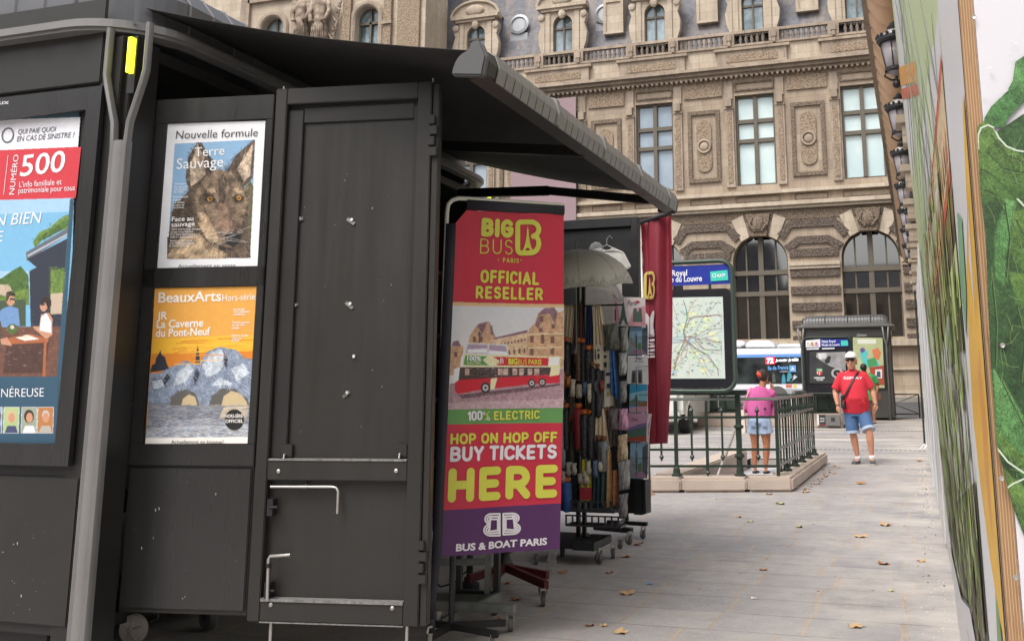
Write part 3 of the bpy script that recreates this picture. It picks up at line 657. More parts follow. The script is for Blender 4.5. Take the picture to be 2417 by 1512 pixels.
def draped(cx, top, bot, wpx, lean):
    m_ = MB(); T = PP.px(cx, top); B = PP.px(cx - lean, bot); s = (T[1] - B[1]); W_ = abs(PP.px(cx + wpx, 60)[0] - PP.px(cx, 60)[0]); y = YP - .6
    def p(dx, dz, dy=0): return (B[0] + (T[0] - B[0]) * dz + dx * W_, y + dy, B[1] + s * dz)
    m_.tube([p(0, 0), p(0, .3), p(0, .5), p(0, .66), p(0, .78), p(0, .84)], [(W_ * .62, .5), (W_ * .55, .45), (W_ * .4, .36), (W_ * .55, .42), (W_ * .6, .36), (W_ * .16, .16)], 12)
    m_.ell(p(0, .92), (W_ * .22, .24, s * .075), 10, 8)
    for s_ in (-1, 1): m_.tube([p(s_ * .58, .78), p(s_ * .75, .6, -.1), p(s_ * .6, .45, -.35), p(s_ * .3, .42, -.5)], [.2, .18, .15, .13], 8)
    for i in range(7): m_.tube([p(-.5 + i / 6.0, .02, -.45), p(-.4 + i * .8 / 6, .3, -.42), p(-.25 + i * .5 / 6, .5, -.34)], [.09, .07, .04], 5)
    m_.build("statue", STAT, pav, smooth=True)
draped(722, -12, 112, 26, -3); draped(768, -22, 122, 30, 2)
m_ = MB()
for i in range(9):
    a = PP.px(790 + 2 * i, 110 - 11 * i); m_.tube([(a[0], YP - .4, a[1]), (a[0] + .3 * (-1) ** i, YP - .5, a[1] + .5)], [.16, .05], 5)
m_.build("palm_relief", STAT, pav)

# the building across the square, mirrored in the palace windows
ob = thing("street_building", "grey stone building across the square, mirrored in the arched windows of the palace", "building", (-10, -46, 0))
m_ = MB(); m_.box((-70, -60, 0), (40, -46, 17)); m_.build("wall", STONE, ob)
m_ = MB()
for x0, x1, h in ((-70, -34, 23), (-34, -22, 27), (-22, 2, 22), (2, 14, 26), (14, 40, 22)): m_.prism([(x0, -46.2, 17.02), (x1, -46.2, 17.02), (x1 - 2, -50, h), (x0 + 2, -50, h)], (0, -8, 0))
m_.build("roof", SLATE, ob)
rep(lambda b: b.box((-1, -.1, 0), (1, 0, 3)), "window", DARKG, [(-66 + 5 * i, -45.89, z) for i in range(21) for z in (2, 7, 12)], ob)
# ================================================================ NEAR KIOSK
def worn(name, col, rough):
    k = NT(name); p = k.obj(); a = k.noise(p, 1.6, 6, .65); b = k.noise(k.scale(p, (9, 9, .7)), 1.0, 5, .7); d = k.noise(p, 70, 3, .7); sc = k.noise(k.scale(p, (40, 40, 2.5)), 1.0, 2, .5)
    c = k.mix(k.ramp(a, .3, .7), tuple(v * .86 for v in col), tuple(v * 1.12 for v in col)); c = k.mix(k.ramp(b, .55, .75, 0, .14), c, tuple(v * 1.7 + .006 for v in col)); c = k.mix(k.ramp(sc, .72, .76, 0, .22), c, tuple(v * 2.6 for v in col)); c = k.mix(k.ramp(d, .74, .80, 0, .5), c, tuple(v * 2.2 for v in col))
    k.bump(a, .06, .01); return k.done(c, k.ramp(b, .3, .75, rough - .08, rough + .14), .1, .5)
DK = worn("dark grey powder coat", S(46, 44, 41), .42)
DK2 = M("darker grey powder coat", S(38, 36, 35), .45, .1, .08, 3.0, .05, 160)
DKG = worn("glossy dark panel", S(48, 47, 46), .30)
BLK = M("black paint", S(30, 30, 31), .45, 0, .1, 8)
GREY = M("light grey cast metal", S(128, 126, 124), .45, .3, .08, 4.0)
STEEL = M("bare steel", S(186, 182, 176), .35, .7, .1, 20)
GALV = M("galvanised steel", S(138, 142, 138), .5, .5, .25, 14)
RUB = M("grey rubber", S(96, 94, 92), .8, 0, .15, 20)
WHITE = M("white plastic", S(226, 226, 226), .4, 0, .04, 5)
CLEARP = NT("clear polythene"); CLEARP.b.inputs["Transmission Weight"].default_value = .85; CLEARP.b.inputs["IOR"].default_value = 1.15
CLEARP.bump(CLEARP.noise(CLEARP.pos(), 30, 4), .8, .02); CLEAR = CLEARP.done((.85, .85, .85), .25)
YLAMP = emis("yellow light bar", (.75, .8, .02), 2.2)
KX, KY0, KY1, KZ = -3.46, 3.62, 7.72, 2.86
KXL = -6.1
kiosk = thing("newspaper_kiosk", "large dark grey newspaper kiosk with magazine posters, open doors and an extended awning", "kiosk", (-4.8, 5.6, 0))
PE = Plane((0, KY0), (1, 0))                       # its end wall, seen from the front
mb = MB()
mb.box((KXL, KY0, .16), (-3.62, KY0 + .06, KZ))                                 # end wall
mb.box((KXL, KY0 + .06, .16), (KXL + .06, KY1, KZ)); mb.box((KXL + .06, KY1 - .06, .16), (-3.52, KY1, KZ)); mb.box((KXL + .06, KY0 + .06, KZ - .06), (-3.5, KY1 - .06, KZ)); mb.box((KXL + .06, KY0 + .06, .1), (-3.7, KY1 - .06, .16))
mb.box((-4.5, KY0 + .06, .16), (-4.44, KY1 - .06, KZ - .06))
mb.build("wall", DK2, kiosk, bev=.004)
mb = MB(); rect(mb, PE, -300, 84, 243, 197, .002, .02); mb.next(); rect(mb, PE, -300, 1112, 163, 1478, .002, .018); mb.build("panel", DK, kiosk, bev=.005)
mb = MB(); mb.box((-3.62, KY0 - .01, .1), (-3.5, KY0 + .1, KZ)); mb.box((-3.52, KY0 + .02, .1), (-3.47, KY0 + .2, KZ)); mb.build("corner_panel", DK2, kiosk, bev=.004)
PEf = Plane((0, KY0 - .045), (1, 0)); fr = MB(); a, b = PE.px(-300, 207), PE.px(243, 1100)
zt_, zb_ = PEf.px(200, 207)[1], PEf.px(160, 1100)[1]; sr = PEf.px(207, 650)[0]
def er(mb_, s0, z0, s1, z1, o0, o1): mb_.box((s0, KY0 - o1, z0), (s1, KY0 - o0, z1))
zpt, zpb = PEf.px(190, 260)[1], PEf.px(137, 1047)[1]; spr = PEf.px(166, 650)[0]
er(fr, -5.9, zb_, spr, zpb, .02, .045); er(fr, -5.9, zpt, spr, zt_, .02, .045); er(fr, spr, zb_, sr - .015, zt_, .02, .045)
fr.build("display_frame", DKG, kiosk)
lt = MB(); put_text(lt, PEf, "ux", (-2, 247), (22, 246), (0, 236), 0, .002, .015); lt.build("lettering", ink(200, 200, 200), kiosk)
# rim, posts, light bars
def rim_path(o):
    r_ = .42; pts = []
    for cx, cy, a0 in ((KX + .1 + o - r_, KY0 - .1 - o + r_, -90), (KX + .1 + o - r_, KY1 + .1 + o - r_, 0), (KXL - .1 - o + r_, KY1 + .1 + o - r_, 90), (KXL - .1 - o + r_, KY0 - .1 - o + r_, 180)):
        pts += [(cx + r_ * math.cos(rad(a0 + 90 * i / 11)), cy + r_ * math.sin(rad(a0 + 90 * i / 11))) for i in range(12)]
    return pts
mb = MB(); ro, ri = rim_path(.0), rim_path(-.10); n = len(ro); z0, z1 = KZ + .025, KZ + .085
for i in range(n):
    j = (i + 1) % n; O, P_, I, J = ro[i], ro[j], ri[i], ri[j]
    mb.add([(*O, z0), (*P_, z0), (*P_, z1), (*O, z1), (*I, z0), (*J, z0), (*J, z1), (*I, z1)], [(0, 1, 2, 3), (4, 7, 6, 5), (3, 2, 6, 7), (0, 4, 5, 1)])
bmr = mb.build("rim", GREY, kiosk, bev=.016, smooth=35)
def ypost(cx, cy, sx, sy):
    m_ = MB(); m_.box((cx - .040, cy - .012, .1), (cx + .040, cy + .03, 2.33)); m_.tube([(cx, cy - .012, .1), (cx, cy - .012, 2.33)], [(.03, .012)] * 2, 8)
    for s_ in (-1, 1):
        m_.tube([(cx + s_ * .036, cy, .1), (cx + s_ * .036, cy, 2.30), (cx + s_ * .045, cy, 2.42), (cx + s_ * .10, cy, 2.60), (cx + s_ * .115, cy, 2.66), (cx + s_ * .115, cy, KZ + .03)], [(.014, .022)] * 6, 8)
    o = m_.build("corner_post", GREY, kiosk, smooth=40)
    g = MB().box((cx + .014, cy - .022, 2.655), (cx + .034, cy + .008, 2.825)); g.build("light_bar", YLAMP, o)
    g = MB().box((cx - .0, cy + .008, 2.56), (cx + .042, cy + .05, 2.84)); g.build("lamp_holder", DK2, o)
ypost(-3.443, KY0 - .035, 1, 1); ypost(-3.44, KY1 + .02, 1, 1)
# roof: seamed zinc drum and dome
mb = MB(); RZ = M("dark zinc roof", S(104, 104, 106), .4, .35, .12, 3.0)
rr = lambda inset, z: [(p[0], p[1], z) for p in rim_path(-inset)]
rings = [rr(.12, KZ + .05), rr(.12, KZ + .30), rr(.2, KZ + .40), rr(.38, KZ + .47), rr(.7, KZ + .51), rr(1.0, KZ + .52)]
for a, b in zip(rings[:-1], rings[1:]):
    for i in range(n): mb.add([a[i], a[(i + 1) % n], b[(i + 1) % n], b[i]], [(0, 1, 2, 3)])
mb.poly(rings[-1]); mb.build("roof", RZ, kiosk, smooth=35)
mb = MB()
def seam(x, y, dx, dy):
    pr = [(.12, .06), (.12, .30), (.2, .40), (.38, .47), (.7, .51)]
    mb.tube([(x + dx * (i_ - .12), y + dy * (i_ - .12), KZ + z_) for i_, z_ in pr], .009, 4)
for i in range(13): seam(KXL + .35 + i * .19, KY0 + .02, 0, 1)
for i in range(17): seam(KX - .02, KY0 + .4 + i * .18, -1, 0)
mb.build("roof_seam", RZ, kiosk)
# magazine advertisement behind the end glass
def poster(name, label, pl, quad, base, off, build):
    ms = [base]; m_ = MB(); m_.add([pl.P(*p, off) for p in quad], [(0, 1, 2, 3)], 0); cv = build(m_, ms, off + .001); o = m_.build(name, ms, label=label, cat="poster", fix=False)
    cv.soften(); cv.build(pl, off + .001, o); return o
def ad500(m_, ms, o):
    navy = ink(52, 84, 104); red = ink(200, 56, 66); wh = ink(226, 226, 230); bl = ink(120, 178, 212); bl2 = ink(160, 196, 222); gr = ink(74, 104, 50, .6, .5, 30); gr2 = ink(106, 134, 62, .6, .5, 30); dkb = ink(48, 54, 66); wood = ink(168, 98, 62); skin = ink(196, 146, 116); hair = ink(52, 40, 36); shirt = ink(110, 146, 190); floor_ = ink(108, 74, 62, .6, .3, 20); tan = ink(190, 172, 150)
    L = [(wh, [(-200, 290), (193, 277), (187, 352), (-200, 364)]), (red, [(-200, 364), (195, 347), (182, 468), (-200, 478)]),
         (bl, [(-200, 478), (178, 468), (166, 890), (-200, 890)][:4]), (bl2, [(-200, 478), (178, 468), (177, 500), (-200, 512)]),
         (bl2, [(-200, 640), (95, 640), (90, 700), (-200, 700)]),
         (gr, [(-20, 668), (10, 655), (30, 640), (52, 628), (70, 650), (72, 700), (-20, 702)]), (gr2, [(-20, 690), (10, 676), (34, 690), (70, 680), (72, 720), (-20, 720)]),
         (tan, [(-40, 672), (24, 672), (34, 690), (18, 700), (-6, 692), (-40, 700)]), (ink(70, 84, 66), [(-40, 712), (64, 706), (64, 770), (-40, 770)]),
         (dkb, [(72, 640), (166, 590), (160, 780), (76, 790)]), (ink(98, 104, 112), [(64, 596), (170, 534), (168, 552), (66, 616)]), (dkb, [(66, 612), (168, 560), (166, 600), (90, 632)]),
         (ink(176, 180, 190), [(68, 602), (168, 548), (168, 552), (68, 607)]), (gr2, [(80, 572), (96, 548), (120, 538), (140, 520), (158, 508), (172, 506), (170, 536), (110, 560), (86, 584)]), (gr, [(90, 570), (110, 550), (130, 540), (152, 522), (170, 518), (169, 532), (108, 566)]),
         (gr2, [(120, 640), (158, 632), (156, 690), (122, 694)]), (tan, [(120, 694), (156, 690), (154, 740), (122, 742)]), (ink(60, 60, 62), [(117, 640), (122, 640), (122, 760), (116, 760)]),
         (floor_, [(-60, 772), (150, 770), (137, 890), (-60, 890)]), (ink(80, 56, 50, .6, .3), [(20, 800), (120, 800), (110, 880), (10, 880)]),
         (shirt, [(-8, 746), (10, 728), (26, 722), (46, 728), (50, 768), (-10, 772)]), (skin, circ(28, 708, 10, 14, 14)), (hair, [(17, 706), (18, 690), (30, 686), (40, 694), (38, 700), (26, 698), (20, 712)]), (dkb, [(26, 703), (39, 704), (38, 709), (27, 708)]),
         (ink(90, 70, 60), [(-20, 762), (4, 756), (12, 790), (4, 832), (-20, 830)]), (skin, [(4, 800), (20, 796), (34, 806), (30, 816), (6, 812)]),
         (skin, [(100, 742), (118, 738), (127, 752), (126, 790), (112, 800), (100, 790), (84, 776), (80, 770), (96, 770)]), (wh, [(100, 748), (112, 738), (124, 760), (124, 786), (96, 780)]), (skin, circ(106, 722, 9, 14, 13)), (hair, [(98, 720), (99, 706), (112, 700), (124, 708), (124, 722), (116, 728), (110, 714)]), (dkb, [(97, 716), (109, 717), (108, 721), (98, 721)]),
         (wood, [(20, 798), (76, 788), (118, 800), (116, 808), (30, 812)]), (wood, [(107, 806), (113, 806), (110, 890), (103, 890)]), (ink(230, 226, 220), [(40, 796), (74, 792), (96, 800), (60, 804)]), (ink(226, 214, 190), circ(66, 795, 10, 12, 5)), (gr, circ(32, 776, 13, 12, 12)), (ink(220, 190, 190), circ(32, 772, 5, 8, 5)),
         (navy, [(-200, 888), (143, 888), (137, 1046), (-200, 1046)]), (navy, [(168, 470), (178, 468), (150, 890), (137, 888)])]
    fx = [(-18, 8), (13, 48), (55, 90), (93, 129)]
    for i, (x0, x1) in enumerate(fx):
        c1 = [ink(150, 170, 190), ink(170, 190, 130), ink(150, 160, 140), ink(178, 120, 70)][i]; cl = [ink(60, 70, 100), ink(70, 74, 110), ink(226, 226, 230), ink(176, 172, 160)][i]; hr = [ink(90, 80, 70), ink(196, 180, 140), ink(58, 42, 36), ink(190, 186, 180)][i]; xm = (x0 + x1) / 2
        L += [(wh, [(x0 - 1, 960), (x1 + 1, 960), (x1 - 1, 1022), (x0 - 3, 1022)]), (c1, [(x0, 961), (x1, 961), (x1 - 2, 1021), (x0 - 2, 1021)]), (cl, [(x0 + 1, 1021), (xm - 10, 1004), (xm + 10, 1004), (x1 - 3, 1021)]), (hr, circ(xm - 1, 982, 12, 14, 16) if i < 3 else circ(xm, 980, 9, 12, 13)), (skin, circ(xm, 985, 8, 12, 12))]
    cv = Canvas(-204, 262, 198, 1048, 1.2, 5); cv.layers(L); rn = random.Random(8)
    for i in range(900):
        x, y = rn.choice([(rn.uniform(80, 172), rn.uniform(508, 600)), (rn.uniform(-20, 72), rn.uniform(630, 720)), (rn.uniform(120, 158), rn.uniform(632, 692))])
        if y < 668 - .85 * x and y > 640 - .95 * x or y > 625: cv.line(x, y, x + rn.uniform(-3, 4), y - rn.uniform(1, 7), rn.choice([S(60, 84, 44), S(96, 124, 60), S(130, 150, 80), S(40, 56, 34)]), 1.4, .6) if (y < 625 and x > 80) or (y > 630 and x < 72 and y > 660 - .6 * x + 20) or (x > 118 and y > 630) else None
    for i in range(260): x, y = rn.uniform(-20, 140), rn.uniform(735, 885); cv.line(x, y, x + rn.uniform(-6, 10), y + rn.uniform(-2, 3), rn.choice([S(60, 48, 46), S(150, 110, 84), S(200, 180, 160), S(90, 66, 56)]), 1.2, .35)
    o += .002
    for mt in (wh,): ms += [mt]
    gy = ink(92, 96, 104); ms += [gy] if gy not in ms else []; I = ms.index(gy); W_ = ms.index(wh)
    put_text(m_, PE, "RO", (-18, 342), (36, 338), (-16, 302), I, o, -.012)
    put_text(m_, PE, "QUI PAIE QUOI", (45, 318), (134, 311), (46, 306), I, o, .004, .15); put_text(m_, PE, "EN CAS DE SINISTRE ?", (43, 335), (178, 325), (44, 322), I, o, .004, .15)
    put_text(m_, PE, "500", (50, 417), (154, 405), (53, 366), W_, o, .012, .1); put_text(m_, PE, "L'info familiale et", (49, 443), (149, 436), (49, 429), W_, o, .0); put_text(m_, PE, "patrimoniale pour tous", (47, 457), (180, 450), (48, 443), W_, o, .0)
    put_text(m_, PE, "NUMÉRO", (37, 460), (48, 366), (24, 460), W_, o, .0)
    m_.add([PE.P(*p, o) for p in ((22, 368), (23.2, 368), (12.8, 460), (11.6, 460))], [(0, 1, 2, 3)], W_)
    put_text(m_, PE, "N BIEN", (-8, 534), (97, 527), (-6, 505), W_, o, .0, .2); put_text(m_, PE, "E", (-6, 571), (9, 570), (-4, 545), W_, o, .0, .1); put_text(m_, PE, "ÉNÉREUSE", (-6, 937), (107, 935), (-5, 916), W_, o, -.006); return cv
poster("poster", "magazine poster headed 500 with a riverside restaurant scene in the kiosk end wall", PE, [(-204, 300), (190, 262), (137, 1046), (-204, 1046)], ink(64, 92, 102), .006, ad500)
g = MB(); 
# folding doors
DO, DR = onz(287, 1445, .22), onz(1000, 1467, .22)
PD = Plane(DO, DR - DO)
pd1 = MB(); rect(pd1, PD, 331, 235, 352, 1447, -.03, .01) if False else None
sA, sB, sC, sD = PD.px(329, 800)[0], PD.px(619, 800)[0], PD.px(622, 800)[0], PD.px(1006, 800)[0]
zT1, zT2, zB = PD.px(500, 232)[1], PD.px(830, 203)[1], PD.px(500, 1450)[1]
def dbox(m_, s0, z0, s1, z1, o0, o1, m=None):
    return m_.obox(PD.W((s0, z0), o0), PD.a * (s1 - s0), PD.n * (o1 - o0), (0, 0, z1 - z0), m)
def dz(y, x=640): return PD.px(x, y)[1]
# poster door leaf
P1 = [(398, 292), (628, 286), (609, 628), (373, 633)]; P2 = [(368, 683), (607, 673), (590, 1046), (344, 1047)]
def sz(p): return PD.px(*p)
m1 = MB(); dbox(m1, sA, zB, sB, zT1, -.05, 0)
leaf = m1.build("poster_door", DK, kiosk, bev=.004)
s1a, s1b = sz((385, 460))[0], sz((618, 460))[0]
zs_ = [sz((500, 289))[1], sz((490, 631))[1], sz((487, 678))[1], sz((467, 1047))[1]]
s2a, s2b = sz((356, 860))[0], sz((598, 860))[0]
m2 = MB(); dbox(m2, sA, zs_[0], sB, zT1, .001, .016); dbox(m2, sA, zs_[2], sB, zs_[1], .001, .016); dbox(m2, sA, sz((460, 1098))[1], sB, zs_[3], .001, .016)
dbox(m2, sA, zs_[3], min(s1a, s2a), zs_[0], .001, .016) ; dbox(m2, max(s1b, s2b), zs_[3], sB, zs_[0], .001, .016)
m2.build("door_frame", DKG, leaf, bev=.003)
m2 = MB(); dbox(m2, sA + .01, zB + .02, sB - .01, sz((460, 1104))[1], .001, .012); m2.build("lower_panel", DKG, leaf, bev=.004)
def hinge(m_, s, z0, z1, o=.012):
    p = PD.W((s, 0), o)
    for i in range(3): m_.cyl((p[0], p[1], z0 + (z1 - z0) * i / 3 + .003), (p[0], p[1], z0 + (z1 - z0) * (i + 1) / 3 - .003), .013, n=10)
m2 = MB(); hinge(m2, sA - .014, dz(1390, 275), dz(1255, 280)); m2.next(); hinge(m2, sA - .012, dz(420, 356), dz(292, 362)); m2.build("hinge", DK2, leaf, smooth=40)
# plain door leaf
m1 = MB(); dbox(m1, sC, zB - .02, sD, zT2, -.06, -.03); door = m1.build("panel_door", DK, kiosk, bev=.003)
xst0, xst1 = sz((650, 800))[0], sz((972, 800))[0]
m2 = MB()
dbox(m2, sC, zB - .02, xst0, zT2, -.028, .012); dbox(m2, xst1, zB - .02, sD, zT2, -.028, .012); dbox(m2, sD + .002, zB - .02, sD + .035, zT2 - .01, -.05, .0)
dbox(m2, xst0, dz(250), xst1, zT2, -.028, .010)
dbox(m2, xst0, dz(1132), xst1, dz(1084), -.028, .010); dbox(m2, xst0, zB - .018, xst1, dz(1415), -.028, .010)
m2.build("rail_and_stile", DK, door, bev=.004)
m2 = MB()
for y0, y1 in ((250, 258), (1082, 1088)): pass
dbox(m2, xst0 + .004, dz(1085) - .001, xst1 - .004, dz(1081), -.026, .014); m2.next(); dbox(m2, xst0 + .002, dz(1417), xst1 - .002, dz(1410), -.026, .016); m2.next(); dbox(m2, xst0, zB - .024, xst1, zB - .019, -.02, .012)
m2.build("worn_edge", M("worn bare edge", S(128, 126, 124), .5, .3, .5, 60), door)
m2 = MB()
sL, sR = sz((692, 700))[0], sz((962, 700))[0]
dbox(m2, xst0 + .001, dz(1080), sL, dz(262), -.029, -.012); dbox(m2, sR, dz(1080), xst1 - .001, dz(262), -.029, -.016); dbox(m2, sL, dz(292), sR, dz(256), -.029, -.018)
m2.build("inner_frame", DK2, door, bev=.003)
m2 = MB()
for x, y in ((660, 1111), (937, 1110), (642, 1425), (928, 1433)):
    m2.next(); p = PD.P(x, y, .011); m2.lathe([(.009, 0), (.009, .003), (.004, .006)], p, 12, axis=PD.n)
for x, y in ((672, 1072), (944, 1070)):
    m2.next(); p = PD.P(x, y, -.01); m2.tube([p, p + PD.n * .015, p + PD.n * .02 + np.array([0, 0, -.02])], .004, 6)
m2.build("bolt", STEEL, door, smooth=40)
m2 = MB()
for x in (672, 944): m2.next(); rect(m2, PD, x - 10, 1048, x + 14, 1078, -.028, -.010)
m2.build("catch_plate", DK, door, bev=.002)
m2 = MB(); o_ = .004
m2.tube([PD.P(640, 1148, o_), PD.P(785, 1148, o_), PD.P(794, 1150, o_), PD.P(799, 1158, o_), PD.P(797, 1211, o_)], .006, 8); m2.next(); m2.tube([PD.P(692, 1306, .03), PD.P(645, 1309, .03), PD.P(641, 1316, .03), PD.P(638, 1412, .03)], .007, 8); m2.next(); m2.tube([PD.P(637, 1466, -.01), PD.P(634, 1545, -.01)], .007, 8); m2.next(); m2.tube([PD.P(959, 1470, -.01), PD.P(957, 1548, -.01)], .007, 8)
for x, y in ((668, 212), (1021, 193)): m2.next(); m2.cyl(PD.P(x, y, -.01), PD.P(x, y - 9, -.01), .005, n=8)
m2.build("locking_rod", STEEL, door, smooth=50)
m2 = MB()
for x, y in ((641, 1196), (634, 1392)):
    m2.next(); rect(m2, PD, x - 6, y - 20, x + 5, y + 20, -.028, .016); m2.tube([PD.P(x, y, .016), PD.P(x + 22, y - 2, .03)], .006, 6)
m2.next(); m2.tube([PD.P(722, 1133, -.02), PD.P(722, 1153, .01)], .005, 6); m2.cyl(PD.P(641, 1326, .03), PD.P(641, 1336, .03), .012, n=10)
m2.build("latch", BLK, door, smooth=40)
m2 = MB()
def hin2(y0, y1, x):
    a, b = dz(y1, x), dz(y0, x); h = (b - a) / 4
    for i in range(4): dbox(m2, sD - .012 if i % 2 else sD - .004, a + h * i + .004, sD + (.02 if i % 2 else .032), a + h * (i + 1) - .004, -.0, .022)
hin2(272, 372, 1018); m2.next(); hin2(1272, 1378, 990); m2.build("hinge", DK, door, bev=.003)
m2 = MB()
for x, y, a in ((700, 517, 25), (823, 520, -35), (689, 722, 40), (819, 719, -40), (828, 844, 5), (812, 930, 40)):
    for k_ in range(2):
        c_, s__ = math.cos(rad(a)), math.sin(rad(a)); ww, hh = (11, 4) if k_ == 0 else (3.2, 3.6)
        if y == 844 and k_ == 0: continue
        if k_ == 0 or y == 844: m2.next()
        m2.add([PD.P(x + k_ * 2 + c_ * u_ * ww + s__ * v_ * hh, y - k_ * 4 - s__ * u_ * ww + c_ * v_ * hh, -.026 + .002 * k_ + .002 * (u_ + v_)) for u_, v_ in ((-1, -1), (1, -1), (1, 1), (-1, 1))], [(0, 1, 2, 3)], k_)
m2.build("tape_scrap", [M("dull sticky tape", S(92, 90, 88), .25, 0, .2, 60), M("torn paper under tape", S(186, 186, 184), .7)], door, fix=False)
# scuffs: small chips of paint on both leaves
m2 = MB()
for i in range(46):
    x, y = random.choice([(random.uniform(310, 590), random.uniform(1110, 1430)), (random.uniform(0, 120), random.uniform(1180, 1460)), (random.uniform(700, 960), random.uniform(330, 1040))]); r_ = random.choice([.8, .8, 1.2, 1.8])
    pl_ = PE if x < 200 else PD; of = .021 if x < 200 else (.014 if x < 600 else -.028)
    m2.add([pl_.P(x + r_ * math.cos(t_) * .7, y + r_ * math.sin(t_) * (1 + (i % 3) * .6), of) for t_ in np.linspace(0, 6.28, 7)[:-1]], [list(range(6))])
m2.build("paint_chip", M("paint chip", S(170, 170, 168), .7), kiosk, fix=False)
# castors under the poster leaf
def castor(m_, c, r, ang, top, mw=1, mf=0):
    """wheel of radius r on the ground below c, with its fork; materials: 0 fork, 1 tyre, 2 hub"""
    a = np.array([math.cos(ang), math.sin(ang), 0]); f = np.array([-a[1], a[0], 0]); W_ = V3((c[0], c[1], c[2] + r)) + f * r * .45
    t = r * .34
    m_.lathe([(r * .5, -t), (r * .92, -t), (r, -t * .6), (r, t * .6), (r * .92, t), (r * .5, t)], W_, 20, 1, axis=a); m_.lathe([(r * .5, -t * .8), (r * .18, -t * 1.1), (r * .18, t * 1.1), (r * .5, t * .8)], W_, 12, 2, axis=a)
    T = V3((c[0], c[1], top))
    for s_ in (-1, 1): m_.bar(W_ + a * s_ * t * 1.35, T + a * s_ * t * 1.35, r * .12, r * .6, up=f, m=0)
    m_.obox(T - a * t * 1.5 - f * r * .4 - np.array([0, 0, .004]), a * t * 3, f * r * .8, (0, 0, .012), 0); m_.cyl(T, T + np.array([0, 0, r * .25]), r * .25, n=8, m=0)
wc = onz(313, 1519, 0.0)
m2 = MB(); m2.lathe([(.055, -.018), (.066, -.018), (.069, -.01), (.069, .01), (.066, .018), (.055, .018)], wc + np.array([0, 0, .069]), 28, 1, axis=(0.15, -1, 0)); m2.lathe([(.056, -.012), (.056, .012)], wc + np.array([0, 0, .069]), 20, 2, axis=(.15, -1, 0))
for i in range(5):
    t_ = 2 * math.pi * i / 5 + .3; m2.tube([wc + np.array([.012 * math.cos(t_), -.016, .069 + .012 * math.sin(t_)]), wc + np.array([.055 * math.cos(t_), -.014, .069 + .055 * math.sin(t_)])], [(.016, .006), (.009, .006)], 6, 1)
m2.tube([wc + np.array([0, .02, .069]), wc + np.array([.05, .1, .1]), wc + np.array([.05, .1, .22])], .012, 8, 0)
m2.build("wheel", [BLK, M("pale grey plastic wheel", S(176, 168, 158), .6, 0, .1, 20), M("wheel web", S(120, 114, 108), .7)], kiosk, smooth=40)
m2 = MB(); castor(m2, onz(432, 1510, 0) + np.array([0, .2, 0]), .06, 1.2, .2); m2.build("castor", [BLK, RUB, BLK], kiosk, smooth=40)

